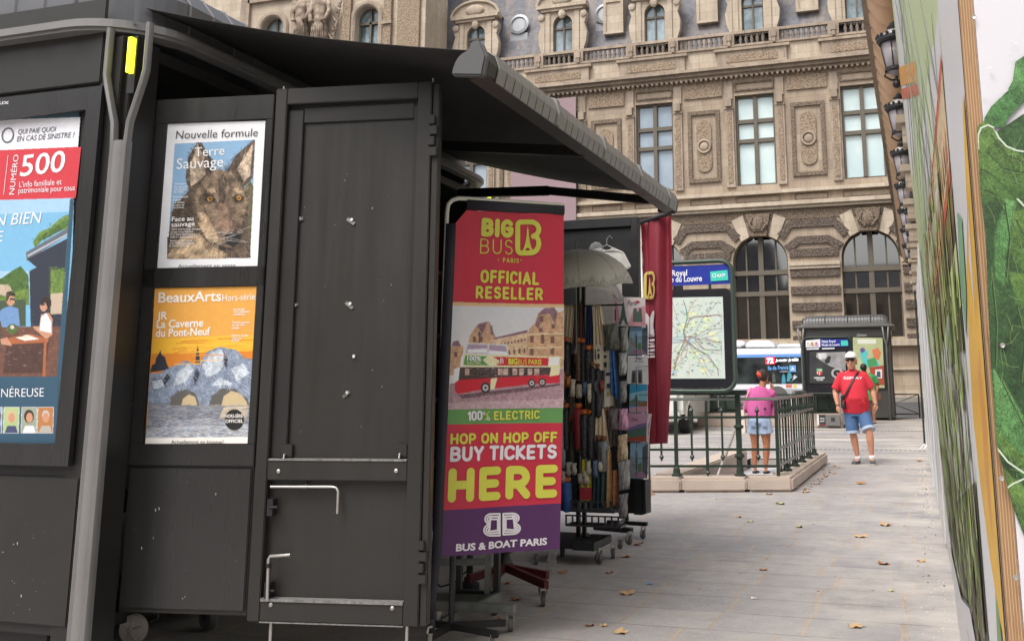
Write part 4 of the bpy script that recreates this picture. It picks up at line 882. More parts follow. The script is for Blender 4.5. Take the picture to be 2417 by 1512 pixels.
# posters on the door
def wolf(m_, ms, o):
    wh = ink(236, 234, 232); blue = ink(134, 172, 204); fur = ink(128, 108, 88, .8, .5, 60); fur2 = ink(82, 68, 56, .8, .6, 70); lf = ink(188, 162, 130, .8, .3, 60); dk = ink(38, 32, 30); ear = ink(214, 190, 164, .8, .2, 40); tx = ink(60, 58, 58); nose = ink(34, 32, 34); gold = ink(190, 140, 60); gr_ = ink(96, 92, 66, .8, .5, 50)
    cv = Canvas(388, 326, 610, 616, 1.3, 3); cv.layers([(blue, [(414, 340), (604, 330), (592, 609), (396, 612)]), (gr_, [(412, 478), (440, 470), (432, 540), (396, 560), (396, 612), (400, 612)]), (gr_, [(588, 420), (600, 440), (592, 609), (540, 609)]),
      (fur2, [(408, 500), (424, 476), (448, 450), (470, 420), (520, 400), (570, 420), (588, 470), (586, 540), (594, 609), (396, 611), (400, 560)]),
      (fur2, [(452, 470), (440, 420), (446, 372), (468, 336), (478, 338), (498, 372), (510, 410)]), (ear, [(452, 440), (450, 396), (468, 344), (484, 372), (488, 410), (470, 430)]), (fur2, [(536, 404), (560, 366), (600, 331), (604, 331), (598, 420), (580, 440)]), (ear, [(560, 400), (598, 342), (592, 414), (578, 430)]),
      (fur, [(462, 460), (480, 424), (512, 402), (548, 408), (574, 440), (586, 480), (574, 520), (568, 556), (548, 584), (520, 580), (492, 540), (468, 510)]), (lf, [(400, 600), (430, 560), (470, 550), (500, 580), (540, 600), (520, 611), (396, 612)]), (lf, [(478, 500), (492, 510), (512, 548), (520, 578), (492, 566), (470, 530)]), (lf, [(486, 448), (502, 442), (512, 452), (500, 458)]), (lf, [(548, 446), (564, 444), (576, 456), (562, 456)]),
      (fur2, [(516, 420), (528, 410), (538, 424), (532, 480), (520, 480)]), (fur2, [(470, 470), (486, 454), (508, 462), (514, 478), (494, 484), (474, 484)]), (dk, [(482, 470), (496, 462), (510, 470), (504, 478), (490, 478)]), (gold, circ(497, 470, 6.5, 12, 6)), (dk, circ(498, 470, 2.8, 10)), (fur2, [(546, 470), (560, 458), (580, 464), (576, 478), (556, 480)]), (dk, [(552, 470), (564, 461), (577, 468), (570, 476), (558, 476)]), (gold, circ(565, 468, 6, 12, 5.5)), (dk, circ(566, 468, 2.6, 10)),
      (ink(146, 118, 98, .8, .4, 60), [(516, 480), (536, 480), (548, 520), (560, 548), (552, 576), (530, 570), (520, 540)]), (nose, [(530, 556), (540, 548), (560, 546), (572, 556), (568, 572), (552, 584), (536, 576)]), (dk, [(500, 570), (530, 584), (552, 588), (548, 592), (524, 590)])])
    rn = random.Random(4); head_ = cv.mask([(408, 500), (448, 450), (446, 372), (468, 336), (500, 372), (520, 398), (560, 366), (604, 331), (596, 420), (588, 470), (586, 540), (594, 611), (396, 611), (400, 560)])
    pal = [S(70, 58, 48), S(110, 92, 76), S(150, 128, 104), S(190, 168, 140), S(46, 38, 34), S(214, 196, 172)]
    for i in range(5200):
        x, y = rn.uniform(398, 604), rn.uniform(332, 610); ii, jj = int((y - 326) * 1.3), int((x - 388) * 1.3)
        if not head_[ii, jj] or (abs(y - 470) < 9 and (abs(x - 497) < 13 or abs(x - 565) < 12)) or (546 < y < 586 and 530 < x < 574): continue
        a = math.atan2(y - 500, x - 540) + rn.gauss(0, .25); L_ = rn.uniform(4, 12) * (1 + (y > 560) * .6); b = cv.img[ii, jj]; c = np.clip(b * rn.choice([.45, .6, .8, 1.3, 1.7]), 0, 1) * .75 + np.array(rn.choice(pal)) * .25
        cv.line(x, y, x + math.cos(a) * L_, y + math.sin(a) * L_, c, 1.0, .75)
    cv.img[head_] *= np.clip(.80 + 1.1 * cv.noise(16)[head_] + .5 * cv.noise(5)[head_], .3, 1.5)[:, None]
    for i in range(14): y = rn.uniform(545, 575); cv.line(rn.uniform(525, 560), y, rn.uniform(480, 600), y + rn.uniform(-18, 26), S(222, 214, 204), .8, .5)
    ms += [wh]; o += .001
    o += .001
    for mt in (wh, tx): ms += [mt] if mt not in ms else []
    W_, T_ = ms.index(wh), ms.index(tx)
    put_text(m_, PD, "Nouvelle formule", (417, 329), (610, 323), (417, 309), T_, o, -.003, .12); put_text(m_, PD, "Terre", (462, 371), (532, 366), (462, 348), W_, o, .0); put_text(m_, PD, "Sauvage", (419, 400), (529, 394), (420, 374), W_, o, .0)
    put_text(m_, PD, "Face au", (408, 523), (459, 521), (408, 512), W_, o, .01); put_text(m_, PD, "sauvage", (407, 536), (462, 533), (407, 525), W_, o, .01)
    for t_, x0, x1, y in (("Oiseaux", 415, 441, 437), ("de paradis", 414, 447, 444), ("Les plumes", 414, 444, 450), ("du désir", 413, 436, 456), ("Emmanuel", 412, 446, 468), ("Faber", 411, 430, 475), ("Le vivant", 411, 438, 481), ("au cœur de", 410, 437, 487), ("l'économie", 410, 436, 493), ("Vivre avec le loup, accepter", 407, 478, 544), ("ce qui nous dépasse...", 406, 462, 550), ("Et si nous apprenions", 405, 462, 556), ("enfin à « faire monde » ?", 405, 466, 562), ("Récits et entretiens", 404, 456, 571), ("avec Nastassja Martin", 403, 461, 577), ("& Vincent Munier", 402, 450, 583)):
        put_text(m_, PD, t_, (x0, y), (x1, y - 1), (x0, y - 5), W_, o, .0)
    put_text(m_, PD, "Actuellement en vente", (423, 632), (558, 630), (423, 624), T_, o, .0); return cv
p1o = poster("poster", "white bordered magazine poster with a wolf's face on the upper half of the kiosk door", PD, P1, ink(228, 228, 230), .006, wolf)
def beaux(m_, ms, o):
    wh = ink(238, 234, 226); or1 = ink(226, 164, 76); or2 = ink(232, 178, 54); or3 = ink(216, 132, 46); rk = ink(132, 144, 162, .7, .5, 18); rk2 = ink(196, 206, 216, .7, .4, 22); dk = ink(52, 56, 66); wa = ink(116, 122, 134, .3, .35, 60); br = ink(96, 92, 88); tn = ink(200, 180, 140); bk = ink(36, 34, 34)
    cv = Canvas(342, 674, 610, 1049, 1.2, 6); LB = [(or1, [(366, 680), (609, 670), (600, 820), (361, 830)]), (or2, [(362, 800), (602, 790), (600, 840), (360, 846)]), (or3, [(359, 835), (600, 828), (598, 880), (356, 880)]), (ink(236, 186, 60), [(420, 812), (560, 806), (600, 812), (600, 818), (450, 822)]),
      (dk, [(358, 870), (362, 860), (368, 858), (370, 845), (376, 836), (381, 826), (383, 836), (391, 842), (396, 858), (402, 872), (356, 878)]), (dk, [(462, 858), (467, 820), (468.5, 806), (470, 820), (475, 858)]),
      (rk, [(356, 880), (380, 880), (400, 868), (440, 850), (470, 862), (490, 830), (520, 818), (560, 826), (580, 846), (600, 846), (598, 930), (352, 940)]), (rk2, [(420, 880), (446, 858), (460, 872), (440, 900), (410, 910)]), (rk2, [(480, 860), (500, 830), (524, 824), (540, 850), (516, 880), (490, 890)]), (rk2, [(548, 870), (576, 856), (590, 880), (560, 900)]), (dk, [(466, 866), (474, 880), (462, 910), (458, 890)]), (dk, [(530, 830), (540, 846), (536, 870), (528, 850)]), (dk, [(396, 880), (404, 890), (390, 910), (384, 900)]), (rk2, [(360, 900), (384, 894), (390, 910), (366, 920)]), (rk2, [(520, 890), (552, 904), (540, 916), (500, 910)]),
      (wa, [(353, 940), (597, 930), (590, 1030), (345, 1035)]), (rk, [(352, 918), (598, 905), (597, 945), (570, 960), (500, 958), (480, 955), (390, 950), (351, 950)]), (br, [(402, 958), (404, 936), (420, 922), (444, 918), (464, 928), (470, 944), (472, 956)]), (tn, [(430, 956), (434, 940), (448, 930), (462, 936), (468, 955)]), (br, [(494, 958), (500, 934), (524, 916), (556, 916), (586, 940), (590, 956)]), (tn, [(524, 958), (530, 934), (548, 922), (570, 928), (584, 948), (586, 957)]), (ink(206, 190, 160, .4, .3, 40), [(530, 960), (590, 958), (584, 985), (520, 985)]), (ink(150, 156, 168, .4, .4, 60), [(400, 990), (560, 984), (520, 1010), (380, 1012)]), (ink(178, 186, 196, .4, .4, 60), [(350, 1010), (590, 1000), (588, 1032), (346, 1034)]), (bk, circ(555, 990, 23, 24, 25))]; cv.layers(LB[:-1])
    rn = random.Random(3); rk_m = cv.mask([(356, 880), (380, 880), (400, 868), (440, 850), (470, 862), (490, 830), (520, 818), (560, 826), (580, 846), (600, 846), (597, 945), (351, 945)]) & ~cv.mask([(402, 958), (404, 936), (420, 922), (444, 918), (464, 928), (472, 956)]) & ~cv.mask([(494, 958), (500, 934), (524, 916), (556, 916), (586, 940), (590, 956)])
    for i in range(2600):
        x, y = rn.uniform(352, 600), rn.uniform(818, 945); ii, jj = int((y - 674) * 1.2), int((x - 342) * 1.2)
        if not rk_m[ii, min(jj, cv.w - 1)]: continue
        a = rn.choice([.9, 2.2, .3, 1.4]) + rn.gauss(0, .25); L_ = rn.uniform(2, 11); cv.line(x, y, x + math.cos(a) * L_, y + math.sin(a) * L_, np.clip(cv.img[ii, jj] * rn.choice([.5, .65, .85, 1.3, 1.6, 1.9]), 0, .85), 1.2, .7)
    for i in range(2200):
        x, y = rn.uniform(346, 592), rn.uniform(955, 1032); t = (y - 955) / 77; c = rn.choice([S(96, 104, 122), S(150, 156, 166), S(196, 200, 206), S(70, 74, 88), S(176, 160, 134)]); cv.line(x, y, x + rn.uniform(4, 16), y + rn.uniform(-.6, .6), c, 1.0, .3 + .3 * t)
    for i in range(60): y = rn.uniform(790, 872); x = rn.uniform(362, 560); cv.line(x, y, x + rn.uniform(20, 70), y - rn.uniform(0, 4), rn.choice([S(240, 190, 70), S(206, 120, 40), S(232, 160, 50)]), 2.0, .25) if not rk_m[int((y - 674) * 1.2), int((x - 342) * 1.2)] and abs(x - 380) > 26 else None
    cv.poly(MATC[bk.name][0], circ(555, 990, 23, 24, 25), .0); ms += [bk]; o += .001
    ms += [wh] if wh not in ms else []; W_ = ms.index(wh); o += .0006
    put_text(m_, PD, "BeauxArts", (376, 714), (524, 710), (377, 689), W_, o, .015); put_text(m_, PD, "Hors-série", (527, 711), (604, 707), (527, 694), W_, o, .0)
    put_text(m_, PD, "JR", (373, 754), (397, 753), (374, 735), W_, o, .02); put_text(m_, PD, "La Caverne", (372, 774), (482, 770), (373, 755), W_, o, .02); put_text(m_, PD, "du Pont-Neuf", (370, 795), (498, 790), (371, 776), W_, o, .02)
    for t_, x0, x1, y in (("Les secrets", 553, 580, 732), ("d'une réalisation", 553, 592, 738), ("stupéfiante", 553, 580, 744), ("Portrait et retour", 551, 592, 763), ("sur les mille", 550, 580, 769), ("projets", 550, 567, 776), ("Histoire du plus", 549, 588, 794), ("vieux pont", 549, 574, 800), ("de Paris", 548, 567, 806), ("HORS-SÉRIE", 535, 575, 985), ("OFFICIEL", 534, 576, 997)):
        put_text(m_, PD, t_, (x0, y), (x1, y - .5), (x0, y - (5 if y < 900 else 8)), W_, o, .02)
    bk_ = ms.index(bk); cv.poly(MATC[wh.name][0], [(346, 1033), (591, 1030), (590, 1046), (344, 1047)], .02)
    put_text(m_, PD, "Actuellement en kiosque!", (407, 1046), (530, 1046), (407, 1037), bk_, o + .0006, -.002); return cv
poster("poster", "orange sky magazine poster with a rock covered stone bridge, lower poster on the kiosk door", PD, P2, ink(226, 160, 70), .006, beaux)
# awning
AX, AZ = -1.72, 2.55
y0a, y1a = onz(1128, 163, AZ)[1], onz(1574, 489, AZ)[1]
CLOTH = M("dark awning cloth", S(36, 34, 33), .8, 0, .1, 2.0, .1, 220)
mb = MB()
def aw(u, v):
    x = -3.55 + (AX + 3.55) * u; z = 3.07 + (AZ + .09 - 3.07) * u - .035 * math.sin(math.pi * u) * (1 - .35 * math.sin(math.pi * v))
    return (x, y0a + .03 + (y1a - y0a - .06) * v, z)
mb.grid(aw, 14, 16); awn = mb.build("awning", CLOTH, kiosk, smooth=True, thick=.004)
mb = MB(); mb.prism([(AX - .05, y0a, AZ - .045), (AX + .035, y0a, AZ - .03), (AX + .05, y0a, AZ + .03), (AX + .03, y0a, AZ + .085), (AX - .03, y0a, AZ + .11), (AX - .06, y0a, AZ + .06)], (0, y1a - y0a, 0))
mb.build("front_bar", M("awning bar aluminium", S(58, 56, 55), .45, .3, .08, 3), awn, bev=.006)
mb = MB(); y = y0a + .1; k_ = 0
RIBM = M("awning bar rib", S(138, 136, 132), .45, .3, .06, 4)
while y < y1a - .05:
    big = k_ % 9 == 8; t_ = .05 if big else .082; e_ = .010 if big else .0
    mb.prism([(AX + .0365, y, AZ - .036), (AX + .041 + e_, y, AZ - .034), (AX + .0565 + e_, y, AZ + .03), (AX + .036 + e_, y, AZ + .092 + e_), (AX - .03, y, AZ + .117 + e_), (AX - .03, y, AZ + .1115), (AX + .031, y, AZ + .0865), (AX + .0515, y, AZ + .03)], (0, t_, 0)); y += .094 if not big else .062; k_ += 1
mb.build("bar_rib", RIBM, awn)
mb = MB(); pr = [(AX + .04, AZ - .05), (AX + .058, AZ + .04), (AX + .03, AZ + .105), (AX - .0, AZ + .12), (AX - .025, AZ + .085)] + [(AX - .03 - .075 * math.sin(t), AZ - .04 + .11 * math.cos(t)) for t in np.linspace(.15, 1.5, 8)]
for yy in (y0a - .05, y1a + .005): mb.next(); mb.prism([(p[0], yy, p[1]) for p in pr], (0, .045, 0))
mb.build("end_cap", M("end cap grey", S(84, 84, 84), .4, .2, .06, 4), awn, bev=.008)
mb = MB()
for (ex, ey), (wx_, wy) in (((1045, 345), (1378, 358)), ((1295, 450), (1535, 472))):
    e, w_ = onz(ex, ey, 2.66), onz(wx_, wy, AZ - .02); sh = np.array([-3.42, e[1] + .25 if ey > 400 else e[1] - .5, 2.74])
    mb.next(); mb.bar(sh, e, .05, .07); mb.bar(e, w_, .045, .06)
mb.build("awning_arm", BLK, awn, bev=.004)
# far door, folded out beyond the goods
FY = 8.1
PF = Plane((0, FY), (1, 0)); mb = MB(); xr, zr = PF.px(1507, 512)
xl2 = -3.42
mb.box((xl2, FY, .2), (xr - .06, FY + .04, zr)); far_door = mb.build("panel_door", BLK, kiosk, bev=.004)
mb = MB(); mb.box((xr - .06, FY - .03, .2), (xr, FY + .06, zr)); mb.box((xl2, FY - .03, zr - .08), (xr - .06, FY - .001, zr)); mb.box((xl2, FY - .03, 1.0), (xr - .06, FY - .001, 1.06)); mb.build("rail_and_stile", BLK, far_door, bev=.004)
# shelves and stock inside, glimpsed at the opening
mb = MB()
for z in (.6, 1.1, 1.6, 2.1): mb.box((-4.44, KY0 + .1, z), (-3.62, KY1 - .1, z + .03))
mb.build("shelf", DK2, kiosk)
# ================================================================ BANNERS
G0_ = onz(1013, 1540, 0); far_ = R @ np.array([(7570 - PX) / FL, (918 - PY) / FL, 1.0])
def waves(s, z): return .010 * np.sin(9 * s + 1.2 * z) * (.4 + .6 * np.sin(1.1 * z + .5) ** 2) + .005 * np.sin(23 * s + 3.5 * z + 1) + .012 * np.exp(-((s - .10 - .015 * z) / .04) ** 2) * np.maximum(0, z - .6) * .6
PB = Plane(G0_, far_, waves); PBf = Plane(G0_, far_)
BNR = S(192, 42, 66); YEL = ink(206, 204, 78); RED = M("red banner polyester", BNR, .55, 0, .07, 3, .25, 8); PUR = M("purple banner polyester", S(80, 38, 90), .55, 0, .08, 3, .25, 8); NAVY = M("navy black webbing", S(42, 40, 48), .7, 0, .1, 8, .2, 60); PALEW = ink(222, 216, 222)
ban = thing("banner_flag", "tall red and purple ticket banner with yellow HERE lettering on a pole", "banner", (G0_[0], G0_[1], 0))
def pt(pl, x, y, o=0): return pl.P(x, y, o)
m_ = MB(); m_.tube([pt(PBf, 1012.5, 1545), pt(PBf, 1030, 1200), pt(PBf, 1050, 640), pt(PBf, 1054, 530), pt(PBf, 1055, 500), pt(PBf, 1058, 482), pt(PBf, 1068, 472), pt(PBf, 1082, 468), pt(PBf, 1105, 469), pt(PBf, 1330, 484)], .011, 10)
m_.build("pole", M("white lacquered tube", S(206, 202, 192), .35, 0, .05, 8), ban, smooth=True)
m_ = MB(); m_.tube([pt(PBf, 1062, 529, .012), pt(PBf, 1058, 640, .012), pt(PBf, 1029, 1312, .012), pt(PBf, 1021, 1400, .008), pt(PBf, 1019, 1458)], [(.030, .016), (.029, .018), (.024, .018), (.017, .016), (.015, .015)], 14)
m_.tube([pt(PBf, 1019, 1458), pt(PBf, 1018, 1492)], .017, 10); m_.build("side_sleeve", NAVY, ban, smooth=True)
m_ = MB(); m_.tube([pt(PBf, 1102, 482), pt(PBf, 1331, 495)], [(.014, .030)] * 2, 14)
sl_ = m_.build("top_sleeve", NAVY, ban, smooth=True)
def quad_uv(c): # corners TL TR BR BL in photo units -> bilinear on plane units
    q_ = [PB.px(*p) for p in c]
    return lambda u, v: q_[0] * (1 - u) * (1 - v) + q_[1] * u * (1 - v) + q_[2] * u * v + q_[3] * (1 - u) * v
def clothband(m_, c, mi, nu=30, nv=10, off=0.0):
    f = quad_uv(c); m_.grid(lambda u, v: PB.W(f(u, v), off), nu, nv, mi)
m_ = MB()
clothband(m_, [(1101, 496), (1331, 507), (1331, 530), (1075, 527)], 0, 30, 4)
clothband(m_, [(1075, 527), (1331, 530), (1329, 719), (1066, 713)], 0, 30, 14)
clothband(m_, [(1066, 713), (1329, 719), (1327, 961), (1056, 966)], 1, 30, 16)
clothband(m_, [(1056, 966), (1327, 961), (1326, 997), (1054, 1001)], 2, 30, 4)
clothband(m_, [(1054, 1001), (1326, 997), (1324, 1187), (1044, 1203)], 0, 30, 14)
clothband(m_, [(1044, 1203), (1324, 1187), (1322, 1295), (1037, 1313)], 3, 30, 10)
m_.build("banner_cloth", [RED, ink(212, 210, 216, .55), ink(96, 146, 82, .55), PUR], ban, smooth=True, fix=False)
def dense(poly, n=5):
    out = []
    for i in range(len(poly)):
        a, b = poly[i], poly[(i + 1) % len(poly)]
        out += [(a[0] + (b[0] - a[0]) * k / n, a[1] + (b[1] - a[1]) * k / n) for k in range(n)]
    return out
m_ = MB(); ms = []; brk = ink(196, 156, 124, .55, .35, 26); brk2 = ink(212, 182, 152, .55, .3, 30); roof_ = ink(132, 100, 116, .55, .3, 20); win_ = ink(120, 84, 78); bus_ = ink(196, 36, 56); grn = ink(92, 148, 88); crm = ink(224, 216, 176); dk_ = ink(70, 56, 58, .5, .5, 60); road_ = ink(166, 134, 144, .55, .4, 60); wht = ink(228, 226, 230); mauve = ink(168, 146, 170); tyr = ink(48, 44, 48); hub = ink(190, 184, 190)
L = [(ink(214, 176, 132), [(1066, 712), (1329, 718), (1329, 726), (1066, 721)]), (road_, [(1060, 905), (1328, 868), (1327, 961), (1056, 966)]), (ink(190, 160, 166, .55, .3, 60), [(1058, 950), (1327, 940), (1327, 961), (1056, 966)]),
     (roof_, [(1064, 817), (1068, 806), (1080, 803), (1084, 812), (1089, 818)]), (brk, [(1062, 818), (1092, 816), (1090, 880), (1060, 886)]),
     (roof_, [(1124, 770), (1130, 764), (1152, 758), (1162, 770), (1168, 792), (1130, 790)]), (brk, [(1108, 793), (1126, 768), (1140, 788), (1152, 758), (1158, 760), (1158, 788), (1170, 792), (1170, 850), (1100, 850)]),
     (roof_, [(1166, 797), (1246, 778), (1246, 786), (1166, 804)]), (brk2, [(1160, 802), (1250, 784), (1328, 782), (1328, 868), (1160, 868)]),
     (brk, [(1246, 790), (1250, 776), (1262, 762), (1270, 738), (1284, 727), (1306, 725), (1316, 738), (1329, 732), (1328, 868), (1240, 862)]), (roof_, [(1268, 744), (1282, 728), (1306, 725.5), (1313, 742), (1308, 764), (1296, 740), (1280, 742)]), (roof_, [(1262, 766), (1272, 744), (1278, 750), (1270, 776)])]
for i in range(9): L.append((win_, [(1174 + i * 8, 812 - i * 1.7), (1178 + i * 8, 811 - i * 1.7), (1178 + i * 8, 817 - i * 1.7), (1174 + i * 8, 818 - i * 1.7)]))
for i in range(6): L.append((win_, [(1176 + i * 12, 828 - i * 1.2), (1181 + i * 12, 827.5 - i * 1.2), (1181 + i * 12, 838 - i), (1176 + i * 12, 838 - i)]))
for x, y, h in ((1256, 800, 16), (1280, 800, 22), (1302, 802, 16), (1278, 752, 14), (1256, 830, 16), (1302, 828, 16), (1304, 770, 10), (1276, 778, 10), (1120, 800, 12), (1136, 800, 14), (1074, 836, 12)): L.append((win_, [(x - 4, y - h / 2), (x + 4, y - h / 2), (x + 4, y + h / 2), (x - 4, y + h / 2)]))
for y in (788, 820, 846): L.append((crm, [(1246, y), (1328, y - 2), (1328, y), (1246, y + 2)]))
L += [(ink(90, 80, 92), [(1128, 790), (1132, 780), (1138, 790), (1134, 792), (1134, 812), (1131, 812), (1131, 792)]),
     (wht, [(1086, 845), (1102, 812), (1110, 808), (1100, 862), (1082, 900)]), (ink(208, 206, 206), [(1100, 808), (1196, 812), (1202, 840), (1094, 838)]), (mauve, [(1104, 812), (1152, 813), (1150, 834), (1099, 833)]), (mauve, [(1156, 813), (1194, 816), (1199, 837), (1154, 835)]), (wht, [(1104, 824), (1150, 822), (1150, 832), (1102, 832)]), (wht, [(1156, 826), (1197, 830), (1198, 837), (1154, 835)]),
     (crm, [(1092, 836), (1320, 841), (1320, 866), (1090, 865)]), (grn, [(1097, 838), (1152, 840), (1140, 849), (1156, 862), (1092, 861)]), (bus_, [(1164, 841), (1294, 844), (1293, 863), (1172, 862), (1180, 851)]), (wht, [(1296, 844), (1318, 842), (1316, 860), (1295, 862)]),
     (dk_, [(1084, 866), (1300, 866), (1297, 888), (1080, 897)]), (bus_, [(1072, 900), (1082, 896), (1320, 882), (1319, 903), (1240, 908), (1120, 922), (1078, 930), (1072, 922)]), (crm, [(1300, 864), (1320, 862), (1318, 884), (1296, 888)]), (crm, [(1160, 893), (1175, 891), (1168, 918), (1158, 919)]), (ink(96, 70, 80), [(1078, 932), (1240, 914), (1320, 905), (1320, 909), (1240, 922), (1090, 940)]), (wht, [(1070, 870), (1084, 866), (1080, 897), (1068, 905)])]
for x in (1096, 1176, 1188, 1210, 1226, 1246, 1262): L.append((ink(200, 170, 160, .5, .5, 60), [(x, 869), (x + 11, 869), (x + 11, 884), (x, 885)]))
for x, y, r in ((1147, 914.5, 13), (1256, 903.5, 10), (1280, 901.5, 9.5)): L += [(tyr, circ(x, y, r * .9, 18, r)), (hub, circ(x, y, r * .55, 16, r * .6)), (tyr, circ(x, y, r * .25, 10))]
cv = Canvas(1052, 708, 1332, 970, 1.3, 9); cv.poly(S(206, 206, 214), [(1064, 712), (1330, 718), (1328, 962), (1056, 966)], .05, S(222, 214, 210)); cv.layers(L); rn = random.Random(12)
for i in range(1500):
    x, y = rn.uniform(1100, 1328), rn.uniform(726, 866)
    c = cv.img[int((y - 708) * 1.3), int((x - 1052) * 1.3)]
    if c[0] > c[2] * 1.12 and c[1] > .08: a = rn.choice([0, 1.57]); L_ = rn.uniform(1.5, 6); cv.line(x, y, x + math.cos(a) * L_, y + math.sin(a) * L_ - .12 * L_ * math.cos(a), np.clip(c * rn.choice([.45, .6, .75, 1.25, 1.45]), 0, .9), 1.0, .7)
for i in range(1800): x, y = rn.uniform(1060, 1326), rn.uniform(915, 964); cv.line(x, y, x + 2, y, rn.choice([S(196, 170, 178), S(130, 100, 110), S(150, 118, 128)]), .8, .6) if y > 935 - (x - 1080) * .11 else None
for i in range(300): x, y = rn.uniform(1086, 1296), rn.uniform(868, 890); cv.line(x, y, x + rn.uniform(0, 4), y, rn.choice([S(60, 46, 48), S(196, 176, 166), S(140, 110, 104), S(90, 70, 70)]), 1.4, .6)
cv.soften(); o = .004
ms = [wht, YEL, crm]
W_, Y_ = ms.index(wht), ms.index(YEL)
put_text(m_, PB, "100%", (1101, 850), (1136, 851), (1102, 839), W_, o, .03); put_text(m_, PB, "ELECTRIC", (1101, 859), (1136, 859), (1101, 852), ms.index(crm), o, .01)
put_text(m_, PB, "BIG", (1200, 859), (1222, 859), (1200, 845), Y_, o, .04); put_text(m_, PB, "BUS", (1223, 859), (1244, 859.5), (1223, 846), Y_, o, .0); put_text(m_, PB, "PARIS", (1248, 859.5), (1278, 860), (1248, 847), Y_, o, .02); put_text(m_, PB, "B", (1181, 857), (1189, 857), (1181, 844), W_, o, .0)
cv.build(PB, .0018, ban, "printed_picture"); m_.build("picture_lettering", ms, ban, fix=False)
m_ = MB(); YE = 0; WH_ = 1
put_strokes(m_, PB, "BIG", (1135, 558), (1211, 562), (1137, 514), .26, YE, gap=.22); put_strokes(m_, PB, "BUS", (1133, 598), (1210, 601), (1134, 563), .075, YE, gap=.3)
def b_logo(m_, pl, x0, x1, y0, y1, mi, hwr=.07, off=.004):
    BL, BR, TL = pl.px(x0, y1), pl.px(x1, y1), pl.px(x0, y0); ux = BR - BL; uy = TL - BL; hw = hwr * np.linalg.norm(uy)
    f = lambda p: BL + ux * (.1 + .8 * p[0]) + uy * (.07 + .86 * p[1])
    out = arc(.16, .88, .16, .12, 180, 90) + [(.65, 1)] + arc(.62, .76, .38, .24, 90, -40) + [(.74, .53)] + arc(.62, .3, .38, .3, 40, -90) + arc(.16, .12, .16, .12, 270, 180) + [(0, .88)]
    strokes(m_, pl, [out], f, hw, mi, off)
    tw = [(.18, .0), (.3, .14), (.36, .3), (.41, .5), (.44, .74), (.455, .78), (.47, .84), (.485, .78), (.5, .74), (.53, .5), (.58, .3), (.64, .14), (.76, .0), (.62, .0), (.56, .1), (.47, .14), (.38, .1), (.32, .0)]
    m_.add([pl.W(f((a, b + .03)), off + .004) for a, b in tw], [list(range(len(tw)))], mi)
b_logo(m_, PB, 1216, 1276, 518, 603, YE)
put_strokes(m_, PB, "PARIS", (1187, 619), (1225, 621), (1187, 608), .16, YE, gap=.4)
for x, y in ((1176, 613), (1230, 614)): m_.add([PB.P(*p, .004) for p in circ(x, y, 1.4, 8)], [list(range(8))], YE)
put_strokes(m_, PB, "OFFICIAL", (1134, 667), (1271, 673), (1135, 636), .2, YE, gap=.26); put_strokes(m_, PB, "RESELLER", (1123, 704), (1280, 709), (1124, 674), .2, YE, gap=.28)
put_strokes(m_, PB, "100", (1102, 993), (1139, 991), (1102, 970), .2, WH_, gap=.12); put_strokes(m_, PB, "o", (1139, 991), (1147, 991), (1139, 971), .09, WH_); put_strokes(m_, PB, "u", (1150, 992), (1158, 992), (1150, 972), .09, WH_); put_strokes(m_, PB, "/", (1145, 992), (1154, 992), (1145, 970), .09, YE)
put_strokes(m_, PB, "ELECTRIC", (1167, 991), (1274, 988), (1167, 970), .19, YE, gap=.22)
put_strokes(m_, PB, "HOP ON HOP OFF", (1061, 1048), (1314, 1043), (1062, 1022), .22, YE, gap=.16, space=.5); put_strokes(m_, PB, "BUY TICKETS", (1060, 1089), (1313, 1082), (1062, 1053), .22, WH_, gap=.14, space=.4)
put_strokes(m_, PB, "HERE", (1055, 1185), (1315, 1173), (1058, 1104), .25, YE, gap=.2)
# the double B emblem: three nested outlines, mirrored
for sgn, x0, x1 in ((1, 1187, 1228), (-1, 1182, 1141)):
    BL, BR, TL = PB.px(x0, 1264 if sgn < 0 else 1262), PB.px(x1, 1264 if sgn < 0 else 1260), PB.px(x0, 1211); ux, uy = BR - BL, TL - BL
    for k_, ins in enumerate((0.0, .13, .26)):
        a, b = ins, 1 - ins; rx = .36 - ins * .6
        out = [(ins * .55, a * .9 + .02), (ins * .55, 1 - a * .9 - .02), (.55, 1 - a * .9 - .02)] + arc(.55, .755, max(.06, .38 - ins), max(.04, .225 - ins * .75), 90, -60) + arc(.58, .27, max(.06, .42 - ins), max(.04, .25 - ins * .75), 60, -90) + [(ins * .55, a * .9 + .02)]
        strokes(m_, PB, [out], lambda p: BL + ux * (.04 + .96 * p[0]) + uy * p[1], .0042, WH_, .004 + k_ * .002)
put_text(m_, PB, "BUS & BOAT PARIS", (1075, 1299), (1291, 1284), (1076, 1282), WH_, .004, .035)
m_.build("lettering", [YEL, PALEW], ban, fix=False)
m_ = MB(); m_.tube([pt(PBf, 1017, 1476, .02), pt(PBf, 1008, 1476, .03), pt(PBf, 1005, 1490, .03)], .006, 6); m_.build("clamp", STEEL, ban)
